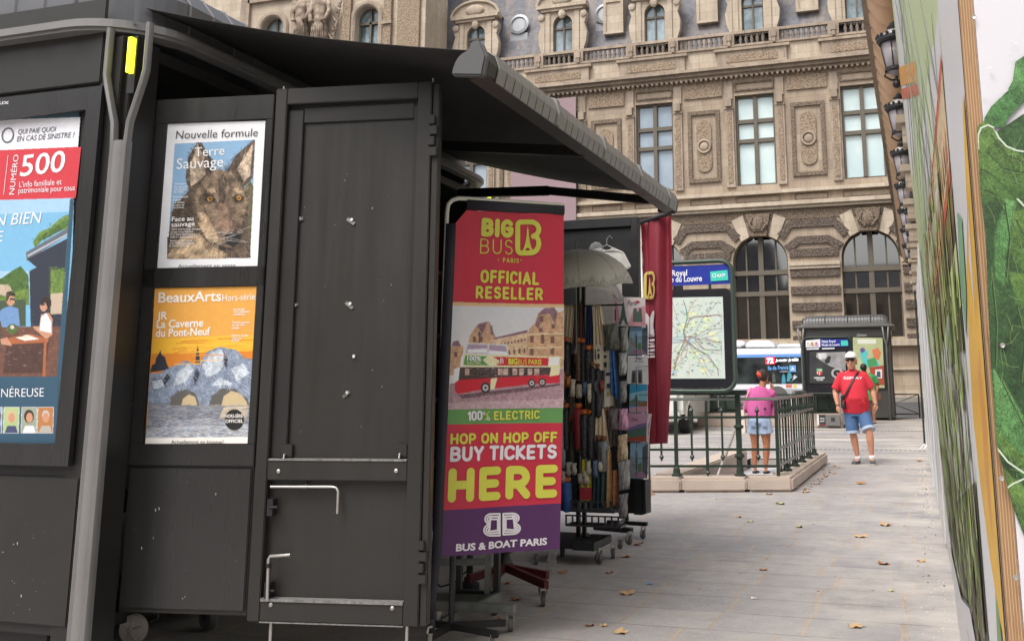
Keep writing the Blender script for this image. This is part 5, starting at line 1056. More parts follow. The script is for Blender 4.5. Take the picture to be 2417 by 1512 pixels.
# second red banner beyond the rack
PB2 = Plane((-2.0, 8.9), (1, -.15), lambda s, z: .04 * np.sin(30 * s + 1.2 * z) + .015 * np.sin(58 * s - 2 * z))
b2 = thing("banner_flag", "narrow shade-darkened red banner hanging between the picture prints and the metro map", "banner", (*PB2.P(1550, 1040)[:2], 0))
RED2 = M("shade-darkened red banner polyester", S(128, 32, 48), .6, 0, .08, 3)  # darker copy of the banner red, its shading put into the colour
m_ = MB(); q4 = [PB2.px(*p) for p in ((1512, 528), (1589, 504), (1580, 1045), (1534, 1048))]
m_.grid(lambda u, v: PB2.W(q4[0] * (1 - u) * (1 - v) + q4[1] * u * (1 - v) + q4[2] * u * v + q4[3] * (1 - u) * v), 26, 24); m_.build("banner_cloth", RED2, b2, smooth=True, fix=False)
m_ = MB(); m_.tube([PB2.P(1508, 528), PB2.P(1590, 502)], .02, 8); m_.build("top_sleeve", NAVY, b2, smooth=True)
m_ = MB(); m_.tube([PB2.P(1590, 502), PB2.P(1597, 506), PB2.P(1597, 530, -.25), PB2.P(1569, 1130, -.25)][:2], .012, 8); m_.tube([PB2.P(1510, 525), PB2.P(1536, 1170)], .012, 8); m_.build("pole", M("white lacquered tube", S(206, 202, 192), .35), b2, smooth=True)
m_ = MB(); b_logo(m_, PB2, 1519, 1554, 640, 707, 0, .055, .03); m_.next(); put_strokes(m_, PB2, "Y", (1521, 800), (1553, 792), (1518, 740), .22, 1, .03)
for i, ch in enumerate("SEE"): put_strokes(m_, PB2, ch, (1526, 797 + 24 * i), (1548, 795 + 24 * i), (1526, 777 + 24 * i), .26, 1, .03)
m_.build("lettering", [ink(190, 170, 90), ink(196, 188, 190)], b2, fix=False)

# ================================================================ STANDS UNDER THE BANNER
CST = [STEEL, RUB, M("wheel hub grey", S(150, 148, 144), .5, .2)]
t = thing("display_trolley", "bare galvanised display trolley with castors behind the foot of the red ticket banner", "trolley", onz(1110, 1470, 0))
PT = Plane(onz(1200, 1491, 0) + np.array([0, -.0, 0]), (1, -.05)); PT2 = Plane(PT.O + np.array([0, .22, 0]), (1, -.05)); q = lambda x, y, p=PT: p.P(x, y)
m_ = MB(); m_.bar(q(960, 1424), q(1215, 1436), .035, .042); m_.bar(q(1043, 1466), q(1180, 1404, PT2), .04, .04); m_.bar(q(960, 1403, PT2), q(1160, 1412, PT2), .035, .04); m_.build("base_frame", GALV, t, bev=.002)
m_ = MB(); m_.bar(q(1151, 1402, PT2), q(1155, 1150, PT2), .028, .028); m_.bar(q(1000, 1326, PT2), q(1146, 1325, PT2), .02, .035); m_.build("upright", GALV, t, bev=.002)
for i, p in enumerate(((1205, 1491), (1170, 1452), (1036, 1500))):
    m_ = MB(); c_ = onz(*p, 0); castor(m_, c_, .028 if i else .036, [.4, 1.2, 2.0][i], c_[2] + .11); m_.build("castor", CST, t, smooth=40)
t = thing("display_stand", "black four armed stand base directly beneath the purple end of the banner", "stand", onz(1064, 1500, 0))
c_ = onz(1064, 1512, 0); m_ = MB(); m_.cyl(c_ + [0, 0, .05], c_ + [0, 0, .62], .014, n=12); m_.build("pole", BLK, t, smooth=40)
m_ = MB()
for dx, dy in ((.26, -.03), (-.2, .09), (.2, .2), (-.02, -.2)): m_.bar(c_ + [0, 0, .07], c_ + [dx, dy, .055], .022, .032)
m_.build("base_arm", BLK, t, bev=.002)
m_ = MB(); castor(m_, c_ + np.array([.23, -.025, 0]), .022, .5, .045); m_.build("castor", CST, t, smooth=40)
t = thing("display_stand", "dark red four armed rack base on castors below the banner", "stand", onz(1191, 1385, 0))
c_ = onz(1191, 1388, 0); OX = M("oxide red paint", S(92, 30, 36), .5, 0, .12, 10)
m_ = MB(); m_.lathe([(.045, .1), (.05, .15), (.04, .17), (.03, .2), (.03, .3)], c_, 16); m_.box(c_ + [-.045, -.03, .21], c_ + [.045, .05, .3]); m_.cyl(c_ + [0, 0, .3], c_ + [0, 0, .9], .018, n=10); m_.build("hub", BLK, t, smooth=30)
m_ = MB()
e1, e2, e3, e4 = onz(1290, 1380, .115), onz(1293, 1357, .115), onz(1105, 1365, .115), onz(1150, 1383, .115)
for e in (e1, e2, e3, e4): m_.bar(c_ + [0, 0, .125], e, .03, .045)
m_.build("base_arm", OX, t, bev=.002)
for e, a in ((e1, .3), (e2, 1.2)):
    m_ = MB(); castor(m_, np.array([e[0] - .02, e[1], 0]), .03, a, .09); m_.build("castor", CST, t, smooth=40)
t = thing("display_stand", "round footed black pole stand between trolley and dark red base", "stand", onz(1108, 1392, 0))
c_ = onz(1108, 1392, 0); MB().lathe([(.06, 0), (.06, .04), (.035, .055), (.035, .075), (.02, .085), (.02, .8)], c_, 18).build("pole", BLK, t, smooth=35)
m_ = MB(); a = PT2.P(1020, 1360); m_.tube([a, a + [.05, 0, -.05], a + [.12, .02, -.03], a + [.22, .04, .06]], .005, 6); m_.build("cable", BLK, label="thin black cable looping between the stand poles under the banner", cat="cable")
m_ = MB()
pb_ = Plane(onz(1300, 1345, 0), (1, 0)); pp = [(1298, 1297), (1316, 1296), (1313, 1318), (1314, 1338), (1296, 1340), (1290, 1335), (1294, 1318)]
m_.prism([pb_.P(*p) for p in pp], pb_.n * .015); m_.build("plastic_bag", CLEAR, bev=.004, label="clear plastic bag dangling just below the purple corner of the banner", cat="bag")

# ================================================================ SOUVENIR RACKS
PR = Plane((0, 7.0), (1, 0)); PQ = Plane((0, 7.62), (1, -.12)); WIRE = M("black wire", S(34, 34, 34), .4, .2)
rk_ = thing("souvenir_rack", "black wheeled rack hung with scarves and folded umbrellas beside the banner", "rack", onz(1385, 1310, 0))
m_ = MB(); a = onz(1350, 1312, 0)
for x in (1357, 1371): p = PR.P(x, 1200, -.08); m_.box((p[0] - .014, p[1] - .014, .13), (p[0] + .014, p[1] + .014, 2.05))
for z in (.45, .9, 1.35, 1.8): b, c = PR.P(1335, 1000, -.06), PR.P(1470, 1000, -.06); m_.bar((b[0], b[1], z), (c[0], c[1], z), .012, .012)
m_.build("frame", BLK, rk_)
m_ = MB(); b = onz(1351, 1298, .10); c = onz(1407, 1298, .10); m_.box((b[0], b[1], .10), (c[0], b[1] + .42, .155)); m_.box((b[0] - .32, b[1] + .05, .10), (b[0] - .02, b[1] + .45, .155))
for i in range(3):
    for j in range(2): m_.lathe([(.034, 0), (.034, .006)], (b[0] + .06 + j * .08, b[1] + .08 + i * .12, .1555), 14)
m_.build("base_tray", M("black plastic tray", S(44, 44, 46), .5, 0, .1, 6), rk_, bev=.006)
m_ = MB()
for i, z in enumerate((.24, .34)):
    b = PR.P(1340, 1200, .05); c = PR.P(1470, 1200, .05); m_.box((b[0], b[1] - .02 * i, z), (c[0] - .04 * i, b[1] + .16, z + .012))
    for j in range(9): x = b[0] + (c[0] - b[0]) * j / 8.5; m_.box((x, b[1] - .02 * i - .004, z + .012), (x + .012, b[1] - .02 * i, z + .075))
    m_.box((b[0], b[1] - .02 * i - .006, z + .07), (c[0] - .04 * i, b[1] - .02 * i, z + .08))
m_.build("wire_basket", M("dark grey wire tray", S(70, 70, 72), .4, .3), rk_)
for p, a_ in (((1416, 1331), .9), ((1447, 1318), .3), ((1328, 1314), .5), ((1266, 1332), .4)):
    m_ = MB(); castor(m_, onz(*p, 0), .036, a_, .1); m_.build("castor", CST, rk_, smooth=40)
t2 = thing("postcard_rack", "black wire rack of picture prints standing at the outer end of the kiosk stock", "rack", onz(1495, 1275, 0))
m_ = MB(); p = onz(1500, 1268, 0); m_.cyl((p[0] - .1, p[1] + .1, .1), (p[0] - .1, p[1] + .1, 1.85), .016, n=10); m_.bar((p[0] - .25, p[1] + .04, .11), (p[0] + .10, p[1] - .0, .11), .04, .03); m_.bar((p[0] - .3, p[1] - .15, .09), (p[0] + .04, p[1] - .25, .09), .05, .04); m_.bar((p[0] - .16, p[1] + .3, .11), (p[0] - .06, p[1] - .3, .11), .04, .03); m_.build("base", BLK, t2, bev=.002)
for pp, a_ in (((1519, 1271), .7), ((1487, 1285), .9), ((1465, 1295), .6)):
    m_ = MB(); castor(m_, onz(*pp, 0), .034, a_, .09); m_.build("castor", CST, t2, smooth=40)
m_ = MB()
for x in (1492, 1532): m_.tube([PQ.P(x, 700, -.015), PQ.P(x, 1130, -.015)], .003, 5)
for y in (795, 865, 932, 1003, 1080): m_.tube([PQ.P(1505, y + 55, .02), PQ.P(1505, y, .03), PQ.P(1535, y - 1, .03)], .0025, 5)
for y in (790, 850, 905, 975, 1040, 1100, 1170): m_.tube([PQ.P(1470, y, .05), PQ.P(1482, y, .08), PQ.P(1482, y + 38, .08), PQ.P(1468, y + 38, .05)], .0025, 5)
m_.build("wire_pocket", WIRE, t2)
rect(MB(), PQ, 0, 0, 1, 1, 0, 1)
m_ = MB(); rect(m_, PQ, 1495, 1132, 1516, 1215, -.1, -.0); rect(m_, PQ, 1516.5, 1132, 1524, 1212, -.12, .0); m_.build("black_case", M("black card boxes", S(30, 30, 32), .5), label="black upright case hanging under the lowest print of the wire rack", cat="case", bev=.003)
# the prints
def prn(label, quad, base, layers, texts=(), off=.0, curl=0.0):
    m_ = MB(); ms = [base, ink(214, 212, 206)]
    P4 = [PQ.P(*p, off) for p in quad]; m_.prism(P4, -PQ.n * .006, 1); m_.add([PQ.P(*p, off + .001) for p in quad], [(0, 1, 2, 3)], 0)
    o = art(m_, PQ, layers, ms, off + .002, .0004)
    for s_, bl, br, tp, c in texts: ms += [c] if c not in ms else []; put_text(m_, PQ, s_, bl, br, tp, ms.index(c), o, .0, .2)
    return m_.build("art_print", ms, label=label, cat="print", group="prints on the wire rack", fix=False)
tower = lambda x, y0, y1, w_: [(x - w_, y1), (x - w_ * .45, y0 + (y1 - y0) * .6), (x - w_ * .12, y0 + (y1 - y0) * .15), (x, y0), (x + w_ * .12, y0 + (y1 - y0) * .15), (x + w_ * .45, y0 + (y1 - y0) * .6), (x + w_, y1), (x + w_ * .5, y1), (x, y0 + (y1 - y0) * .78), (x - w_ * .5, y1)]
ig = ink(92, 112, 106); ipk = ink(220, 160, 170, .6, .15, 20); idk = ink(56, 56, 60)
prn("pink and white Paris print with a grey tower sketch, topmost on the wire rack", [(1412, 700), (1527, 703), (1528, 771), (1416, 768)], ink(228, 214, 214), [(ipk, [(1424, 720), (1460, 712), (1470, 764), (1420, 766)]), (ipk, [(1500, 730), (1527, 722), (1527, 770), (1486, 769)]), (ig, tower(1476, 708, 767, 12)), (ig, [(1430, 730), (1446, 730), (1447, 758), (1442, 758), (1441, 742), (1436, 742), (1435, 758), (1430, 758)]), (ig, [(1500, 728), (1507, 727), (1508, 736), (1512, 736), (1513, 727), (1519, 728), (1521, 760), (1498, 760)]), (idk, [(1455, 732), (1458, 730), (1459, 757), (1454, 757)]), (ink(196, 60, 90), circ(1510, 713, 5, 10, 3))], [("Paris", (1486, 722), (1507, 721), (1486, 709), idk), ("Carte", (1424, 716), (1444, 715), (1424, 709), ig)], .04)
def street(x0, x1, y0, y1, sk):
    f = lambda u, v: (x0 + (x1 - x0) * u, y0 + (y1 - y0) * v); return [(ink(*sk), [f(0, 0), f(1, 0), f(1, .6), f(0, .6)]), (ink(120, 132, 140), [f(.25, .3), f(.32, .15), f(.42, .3), f(.42, .75), f(.25, .75)]), (ink(90, 96, 104), [f(.7, .1), f(1, 0), f(1, 1), f(.68, .8)]), (ink(150, 150, 146), [f(0, .35), f(.2, .4), f(.25, .85), f(0, 1)]), (ink(96, 128, 70), [f(.45, .6), f(.62, .55), f(.66, .85), f(.45, .85)]), (ink(186, 60, 70), [f(.12, .62), f(.2, .58), f(.2, .68)]), (ink(160, 130, 150), [f(.2, .85), f(.7, .8), f(1, 1), f(0, 1)])]
prn("blue street scene print directly under the pink topmost print", [(1489, 771), (1532, 772), (1531, 838), (1484, 837)], ink(140, 176, 200), street(1490, 1530, 773, 836, (140, 180, 206)), (), .02)
prn("white sketch print reading PAR AVION above two church towers", [(1484, 839), (1531, 840), (1532, 907), (1482, 905)], ink(232, 232, 232), [(ink(120, 122, 126), [(1494, 874), (1503, 874), (1504, 904), (1492, 904)]), (ink(120, 122, 126), [(1508, 873), (1518, 873), (1519, 904), (1508, 904)]), (idk, [(1497, 844), (1522, 845), (1512, 848)]), (idk, [(1496, 880), (1500, 880), (1500, 902), (1496, 902)]), (idk, [(1511, 880), (1515, 880), (1515, 902), (1511, 902)])], [("PAR AVION", (1500, 855), (1521, 855), (1500, 850), idk)], .02)
prn("bright blue sky print with pink square, fourth print down", [(1489, 907), (1530, 907), (1530, 974), (1487, 973)], ink(64, 160, 206), [(ink(150, 204, 224, .5, .2, 30), [(1489, 928), (1530, 920), (1530, 945), (1488, 945)]), (ink(120, 130, 120), [(1490, 945), (1500, 940), (1505, 928), (1508, 944), (1530, 948), (1530, 956), (1489, 956)]), (ink(150, 110, 80), [(1510, 950), (1530, 946), (1530, 962), (1510, 960)]), (ink(206, 160, 176), [(1489, 960), (1530, 958), (1530, 973), (1488, 972)])], (), .02)
prn("pink and teal flower field print with a curled white edge", [(1486, 974), (1541, 976), (1533, 1043), (1482, 1041)], ink(204, 156, 180), [(ink(84, 112, 104), [(1484, 1012), (1530, 1000), (1530, 1041), (1483, 1040)]), (ink(130, 110, 160), [(1484, 1010), (1512, 1000), (1530, 996), (1530, 1004), (1484, 1016)]), (ink(170, 80, 60), [(1484, 1032), (1530, 1028), (1530, 1040), (1484, 1039)]), (ink(222, 220, 214), [(1533, 976), (1541, 976), (1533, 1002), (1533, 1042), (1529, 1042), (1530, 1000)])], [("Paris", (1494, 993), (1508, 992), (1494, 985), idk)], .03)
prn("pale blue street print, lowest on the wire rack above the black case", [(1490, 1044), (1533, 1044), (1530, 1128), (1488, 1128)], ink(140, 168, 196), street(1491, 1531, 1046, 1126, (150, 184, 210)), (), .02)
# hanging cloth
def drape(name, label, cat, tl, tr, br, bl, col, pl=PR, off=.05, folds=3, depth=.02, mats=None, pr=None, group=None):
    q4 = [pl.px(*p) for p in (tl, tr, br, bl)]; m_ = MB()
    m_.grid(lambda u, v: pl.W(q4[0] * (1 - u) * (1 - v) + q4[1] * u * (1 - v) + q4[2] * u * v + q4[3] * (1 - u) * v, off + depth * math.sin(folds * 6.28 * u + v * .8) * (.5 + .5 * v)), 24, 8)
    ms = mats or [col]
    if pr: art(m_, pl, pr, ms, off + depth + .003, .0004)
    return m_.build(name, ms, label=label, cat=cat, group=group, smooth=True, thick=.003 if not pr else 0, fix=False)
cl = lambda n_, c, v=.1: M(n_, S(*c), .85, 0, v, 10, .3, 90)
drape("scarf", "beige scarf touching the edge of the red ticket banner", "scarf", (1331, 722), (1361, 722), (1356, 812), (1326, 812), cl("beige wool", (222, 206, 178)), folds=4)
drape("scarf", "dark brown scarf between beige and navy scarves", "scarf", (1368, 718), (1378, 718), (1386, 812), (1358, 812), cl("brown wool", (96, 66, 58)), folds=3)
drape("scarf", "narrow navy blue scarf on the rack", "scarf", (1390, 722), (1402, 722), (1407, 814), (1387, 814), cl("navy wool", (46, 58, 92)), folds=3)
drape("scarf", "cream scarf widening downwards beside the navy scarf", "scarf", (1408, 722), (1425, 722), (1443, 814), (1408, 814), cl("cream wool", (232, 216, 184)), folds=4, off=.06)
ctb = cl("cream cotton", (226, 214, 190))
drape("tote_bag", "cream tote bag with small black printed motifs", "bag", (1408, 812), (1443, 812), (1447, 874), (1408, 874), ctb, off=.07, folds=1, depth=.006, mats=[ctb], pr=[(idk, [(1412, 826), (1414, 824), (1415, 848), (1412, 849)]), (idk, [(1418, 826), (1423, 824), (1423, 828), (1418, 830)]), (idk, [(1418, 836), (1423, 835), (1423, 847), (1418, 848)]), (idk, circ(1436, 842, 4, 8)), (idk, [(1432, 820), (1436, 818), (1438, 830), (1434, 832)]), (idk, [(1432, 856), (1440, 854), (1440, 866), (1434, 868)])])
drape("tote_bag", "white tote bag with a striped awning print, half hidden under the cream one", "bag", (1435, 874), (1450, 872), (1456, 956), (1432, 960), cl("white cotton", (206, 200, 190)), off=.075, folds=1, depth=.006, mats=[cl("white cotton", (206, 200, 190))], pr=[(idk, [(1438, 880), (1449, 879), (1450, 886), (1438, 887)]), (idk, [(1440, 905), (1452, 904), (1453, 915), (1440, 916)]), (ink(190, 150, 60), [(1441, 924), (1446, 924), (1446, 934), (1441, 934)])])
drape("scarf", "swirling blue and yellow patterned scarf beside the prints", "scarf", (1446, 812), (1455, 812), (1473, 950), (1450, 930), M("blue swirl print", S(60, 104, 160), .7, 0, .7, 26), off=.07, folds=2)
drape("apron", "pale cream hooded cloth hanging behind the lower umbrellas", "cloth", (1412, 964), (1432, 964), (1446, 1076), (1408, 1076), cl("pale cream", (228, 208, 174)), off=.045, folds=3)
yl_, rd_ = ink(206, 190, 50), ink(166, 40, 50)
for i, (x0, lb) in enumerate(((1377, "one beside the black umbrella"), (1391, "one beside the teal scarf"))):
    drape("tote_bag", "yellow and red lettered bag, the %s" % lb, "bag", (x0 + 3, 1082), (x0 + 10, 1082), (x0 + 13, 1184), (x0, 1182), yl_, off=.06, folds=1, depth=.008, mats=[yl_], pr=[(rd_, [(x0, 1148), (x0 + 13, 1148), (x0 + 13, 1176), (x0, 1175)]), (idk, [(x0 + 4, 1118), (x0 + 10, 1117), (x0 + 10, 1119), (x0 + 6, 1120), (x0 + 6, 1125), (x0 + 10, 1126), (x0 + 10, 1128), (x0 + 4, 1127)]), (idk, [(x0 + 4, 1132), (x0 + 6, 1132), (x0 + 10, 1143), (x0 + 8, 1143)])])
drape("scarf", "dark teal printed scarf with a cream hem, low on the rack", "scarf", (1408, 1110), (1425, 1110), (1426, 1192), (1406, 1190), M("teal print", S(40, 62, 66), .7, 0, .4, 20), off=.055, folds=2)
drape("scarf", "second teal scarf folded against the tan printed one", "scarf", (1427, 1112), (1437, 1112), (1440, 1188), (1426, 1190), M("green print", S(54, 78, 78), .7, 0, .4, 20), off=.06, folds=1)
drape("tote_bag", "tan bag with orange street print, low on the rack", "bag", (1440, 1062), (1448, 1060), (1455, 1192), (1439, 1194), M("tan print", S(176, 138, 96), .8, 0, .45, 24), off=.065, folds=1)
drape("tote_bag", "orange brown printed bag next to the plastic wrapped goods", "bag", (1453, 1108), (1462, 1106), (1468, 1188), (1454, 1190), M("orange print", S(160, 104, 70), .8, 0, .5, 24), off=.065, folds=1)
def stick(label, x, yt, yb, wpx, mat, hm, off=.06, top_r=1.0):
    t_ = thing("folded_umbrella", label, "umbrella", PR.P(x, yb, off), "folded umbrellas hung on the rack"); A, B = PR.P(x, yt + 9, off), PR.P(x + random.uniform(-1, 1), yb, off); r_ = wpx * 1.9 / 2 / 333.0
    m_ = MB(); m_.tube([A, A + (B - A) * .08, A + (B - A) * .5, A + (B - A) * .95, B], [r_ * .7, r_, r_ * .95, r_ * .8, r_ * .4], 10)
    for k_ in range(3): a_ = k_ * 2.1; m_.tube([A + [r_ * math.cos(a_), -r_ * abs(math.sin(a_)), 0], A + (B - A) * .5 + [r_ * 1.05 * math.cos(a_ + .5), -r_ * abs(math.sin(a_ + .5)), 0], B + [0, 0, .02]], .003, 4)
    m_.build("canopy", mat, t_, smooth=True)
    m_ = MB(); m_.lathe([(r_ * .5, 0), (r_ * .75, .008), (r_ * .85, .025), (r_ * .6, .034)], A, 12); m_.build("handle", hm, t_, smooth=True)
ORA = M("orange plastic handle", S(196, 104, 40), .35, 0, .08, 10); DKU = M("wrapped black umbrella", S(50, 48, 52), .22, 0, .6, 40, .6, 50); BRU = M("brown wrapped umbrella", S(104, 80, 66), .3, 0, .6, 36, .5, 50); GRU = M("grey clear wrapped umbrella", S(128, 130, 134), .25, 0, .3, 30); WDH = M("brown wood handle", S(128, 80, 50), .5)
for lb, x, yt, yb, wp, mt, hm in (("black umbrella with orange knob touching the red banner edge", 1345, 798, 905, 11, DKU, ORA), ("brown mottled umbrella with orange knob under the brown scarf", 1372, 800, 900, 10, BRU, ORA), ("black umbrella with orange knob beside the mottled brown one", 1383, 801, 925, 9, DKU, ORA), ("dark umbrella with small orange knob and silver tag", 1394, 817, 935, 10, DKU, ORA), ("black umbrella with copper handle in front of the cream tote", 1405, 856, 985, 11, DKU, WDH), ("black umbrella with copper handle touching the white tote", 1417, 860, 985, 10, DKU, WDH),
    ("red umbrella with orange knob on the lower row", 1371, 953, 1058, 13, M("red umbrella", S(134, 32, 42), .5, 0, .2, 20), ORA), ("small black umbrella with orange knob between red umbrella and banner", 1343, 953, 1060, 9, DKU, ORA), ("black umbrella with orange knob between red umbrella and hooded cloth", 1385, 968, 1080, 13, DKU, ORA), ("black umbrella with orange knob in front of the hooded cloth", 1400, 968, 1095, 12, DKU, ORA), ("clear wrapped black umbrella with bent wood handle", 1419, 1028, 1110, 11, DKU, WDH), ("clear wrapped grey umbrella, lowest with wood handle", 1431, 1030, 1112, 10, GRU, WDH),
    ("long grey wrapped umbrella against the banner edge", 1335, 944, 1104, 9, GRU, GREY), ("blue patterned umbrella low beside the banner edge", 1344, 1126, 1206, 13, M("blue umbrella", S(44, 84, 150), .5, 0, .4, 24), ORA)): stick(lb, x, yt, yb, wp, mt, hm)
rb = random.Random(6); BK2 = [DKU, BRU, M("deep blue umbrella", S(38, 46, 76), .5, 0, .35, 30), M("olive umbrella", S(70, 70, 54), .5, 0, .35, 30), M("wine umbrella", S(96, 34, 44), .5, 0, .35, 30), GRU]
for i in range(22):
    x = 1338 + (i % 11) * 9.5 + rb.uniform(-3, 3); y0 = (806 if i < 11 else 958) + rb.uniform(0, 44); stick("slim folded umbrella bunched behind the front row on the rack", x, y0, y0 + rb.uniform(80, 120), rb.uniform(7, 10), rb.choice(BK2), rb.choice([ORA, ORA, WDH, BLK]), -.03 - .02 * (i % 3))
for i in range(9): drape("tote_bag", "printed cloth goods hanging in the dark behind the umbrellas", "cloth goods", (1336 + 14 * i, 912 + rb.uniform(0, 30)), (1347 + 14 * i, 912), (1350 + 14 * i, 1050), (1334 + 14 * i, 1056), M("cloth goods %d" % i, S(*rb.choice([(150, 130, 104), (90, 84, 80), (60, 70, 84), (120, 96, 70), (170, 160, 146)])), .8, 0, .4, 20), off=-.09, folds=2, depth=.008, group="cloth goods behind the umbrellas")
def sachet(label, quad, col, off=.09):
    q4 = [PR.px(*p) for p in quad]; m_ = MB(); m_.grid(lambda u, v: PR.W(q4[0] * (1 - u) * (1 - v) + q4[1] * u * (1 - v) + q4[2] * u * v + q4[3] * (1 - u) * v, off + .03 * math.sin(math.pi * u) * math.sin(math.pi * v) + .006 * math.sin(17 * u + 9 * v)), 10, 10)
    m_.build("plastic_packet", [M("packet " + "%d %d %d" % col, S(*col), .2, 0, .35, 30, .5, 60)], label=label, cat="packet", group="wrapped packets on the racks", smooth=True, thick=.004, fix=False)
sachet("dull green grey plastic packet beneath the pink print", [(1432, 768), (1468, 764), (1470, 826), (1438, 828)], (104, 104, 94)); sachet("clear whitish packet beside the PAR AVION print", [(1470, 834), (1488, 832), (1486, 884), (1470, 886)], (176, 176, 172)); sachet("pale packet beside the upper blue street print", [(1474, 775), (1490, 772), (1490, 832), (1474, 830)], (150, 150, 140)); sachet("grey packet beside the bright blue sky print", [(1472, 900), (1488, 898), (1486, 948), (1470, 950)], (130, 130, 128))
sachet("pink wrapped packet beside the flower field print", [(1470, 964), (1489, 963), (1491, 1012), (1469, 1013)], (204, 150, 176)); sachet("beige wrapped packet beside the lowest print", [(1468, 1026), (1488, 1022), (1490, 1084), (1466, 1086)], (196, 172, 140)); sachet("crinkled clear packet below the beige one", [(1468, 1088), (1494, 1082), (1494, 1150), (1470, 1154)], (150, 148, 146)); sachet("grey crinkled packet, lowest beside the black case", [(1470, 1164), (1490, 1160), (1488, 1218), (1470, 1219)], (128, 126, 126)); sachet("purple grey packet among the cream bags", [(1443, 966), (1466, 962), (1467, 1012), (1446, 1014)], (110, 96, 100))
for i in range(16):
    x, y = 1334 + (i % 8) * 12.5 + rb.uniform(-3, 3), (886 if i < 8 else 1098) + rb.uniform(-14, 22); w_, h_ = rb.uniform(8, 13), rb.uniform(22, 44); sachet("small wrapped souvenir packet among the umbrellas of the wheeled rack", [(x, y), (x + w_, y + rb.uniform(-3, 3)), (x + w_ + rb.uniform(-2, 2), y + h_), (x + rb.uniform(-2, 2), y + h_)], rb.choice([(186, 120, 60), (170, 160, 150), (90, 110, 140), (150, 70, 60), (120, 100, 84), (200, 190, 170), (80, 84, 88)]), .075 + .004 * (i % 3))
# umbrella on display and T-shirts
ut = PR.P(1370, 592, .1); t_ = thing("open_umbrella", "open cream umbrella printed with a grey skyline, above the scarves", "umbrella", (ut[0], ut[1], 1.2)); Ru, Hu = .42, .27
m_ = MB()
def can(u, v):
    a = 2 * math.pi * u + .35; k = a * 8 / (2 * math.pi); sc = 1 - .06 * v * math.sin(math.pi * (k % 1.0)) ; r_ = Ru * math.sin(v * 1.35) / math.sin(1.35) * sc
    dx, dy, dz_ = r_ * math.cos(a), r_ * math.sin(a), -Hu * (1 - math.cos(v * 1.35)) / (1 - math.cos(1.35)) + .012 * v * v * math.sin(math.pi * (k % 1.0)); ct, sn = math.cos(.16), math.sin(.16)
    return (ut[0] + dx, ut[1] + dy * ct - dz_ * sn, ut[2] + dz_ * ct + dy * sn)
m_.grid(can, 64, 12)
def umb_mat():
    k = NT("umbrella canopy print"); p = k.obj(); x, y, z = k.xyz(p); zl = k.m_('SUBTRACT', z, float(ut[2] - 1.2)); dd = k.m_('SUBTRACT', k.m_('MULTIPLY', zl, math.cos(.16)), k.m_('MULTIPLY', y, math.sin(.16)))
    h = k.noise(k.comb(k.m_('MULTIPLY', x, 30.0), k.m_('MULTIPLY', y, 3.0)), 1.0, 5, .8); top = k.m_('ADD', -.262, k.m_('MULTIPLY', k.m_('POWER', h, 3.0), .40)); low = k.m_('LESS_THAN', dd, top)
    ln = k.ramp(k.noise(k.scale(p, (130, 130, 70)), 1.0, 3), .40, .58, .12, .55); c = k.mix(k.m_('MULTIPLY', low, ln), S(204, 198, 184), S(98, 94, 92)); return k.done(c, .7)
m_.build("canopy", umb_mat(), t_, smooth=True, fix=False, thick=.002)
m_ = MB(); m_.cyl(ut + [0, 0, .07], ut - [0, 0, .72], .006, n=8); m_.tube([ut - [0, 0, .72], ut - [0, .02, .76], ut - [0, .05, .75]], .01, 8)
for k_ in range(8):
    a = .35 + 2 * math.pi * k_ / 8; m_.tube([can((a - .35) / 6.2832, v) for v in np.linspace(0, 1, 8)], .0042, 4)
m_.build("shaft_and_ribs", GREY, t_)
def tee(label, c, sc, col, pl, off, fold=.012):
    x0, y0 = c; f = lambda u, v: (x0 + u * sc, y0 + v * sc); sh = [(-.16, 0), (-.42, .12), (-.62, .5), (-.5, .58), (-.36, .42), (-.38, 1.2), (.38, 1.2), (.36, .42), (.5, .58), (.62, .5), (.42, .12), (.16, 0), (.08, .07), (-.08, .07)]
    t_ = thing("t_shirt", label, "shirt", pl.P(*f(0, 1.2), off)); m_ = MB(); m_.prism([pl.P(*f(*p), off + fold * math.sin(p[0] * 9)) for p in sh], -pl.n * .02); m_.build("fabric", col, t_, bev=.006)
    m_ = MB(); m_.tube([pl.P(*f(-.4, .14), off), pl.P(*f(0, -.06), off), pl.P(*f(.4, .14), off)], .0025, 5); m_.tube([pl.P(*f(0, -.06), off), pl.P(*f(0, -.2), off), pl.P(*f(.08, -.3), off), pl.P(*f(.14, -.22), off)], .003, 6); m_.build("hanger", STEEL, t_)
PTS = Plane((0, 7.75), (1, 0))
tee("grey white T-shirt on a wire hanger behind the open umbrella", (1432, 583), 92, M("grey white jersey", S(206, 204, 198), .85, 0, .06, 6), PTS, 0); tee("pale pleated shirt hanging directly below the open umbrella", (1420, 660), 92, M("pale pleated jersey", S(170, 164, 158), .85, 0, .12, 14), PTS, .06)
m_ = MB(); m_.ell(PTS.P(1412, 590, .06), (.06, .03, .06), 10, 7); m_.build("plastic_packet", CLEAR, label="clear plastic wrap round the collar of the grey white T-shirt", cat="wrap", smooth=True)
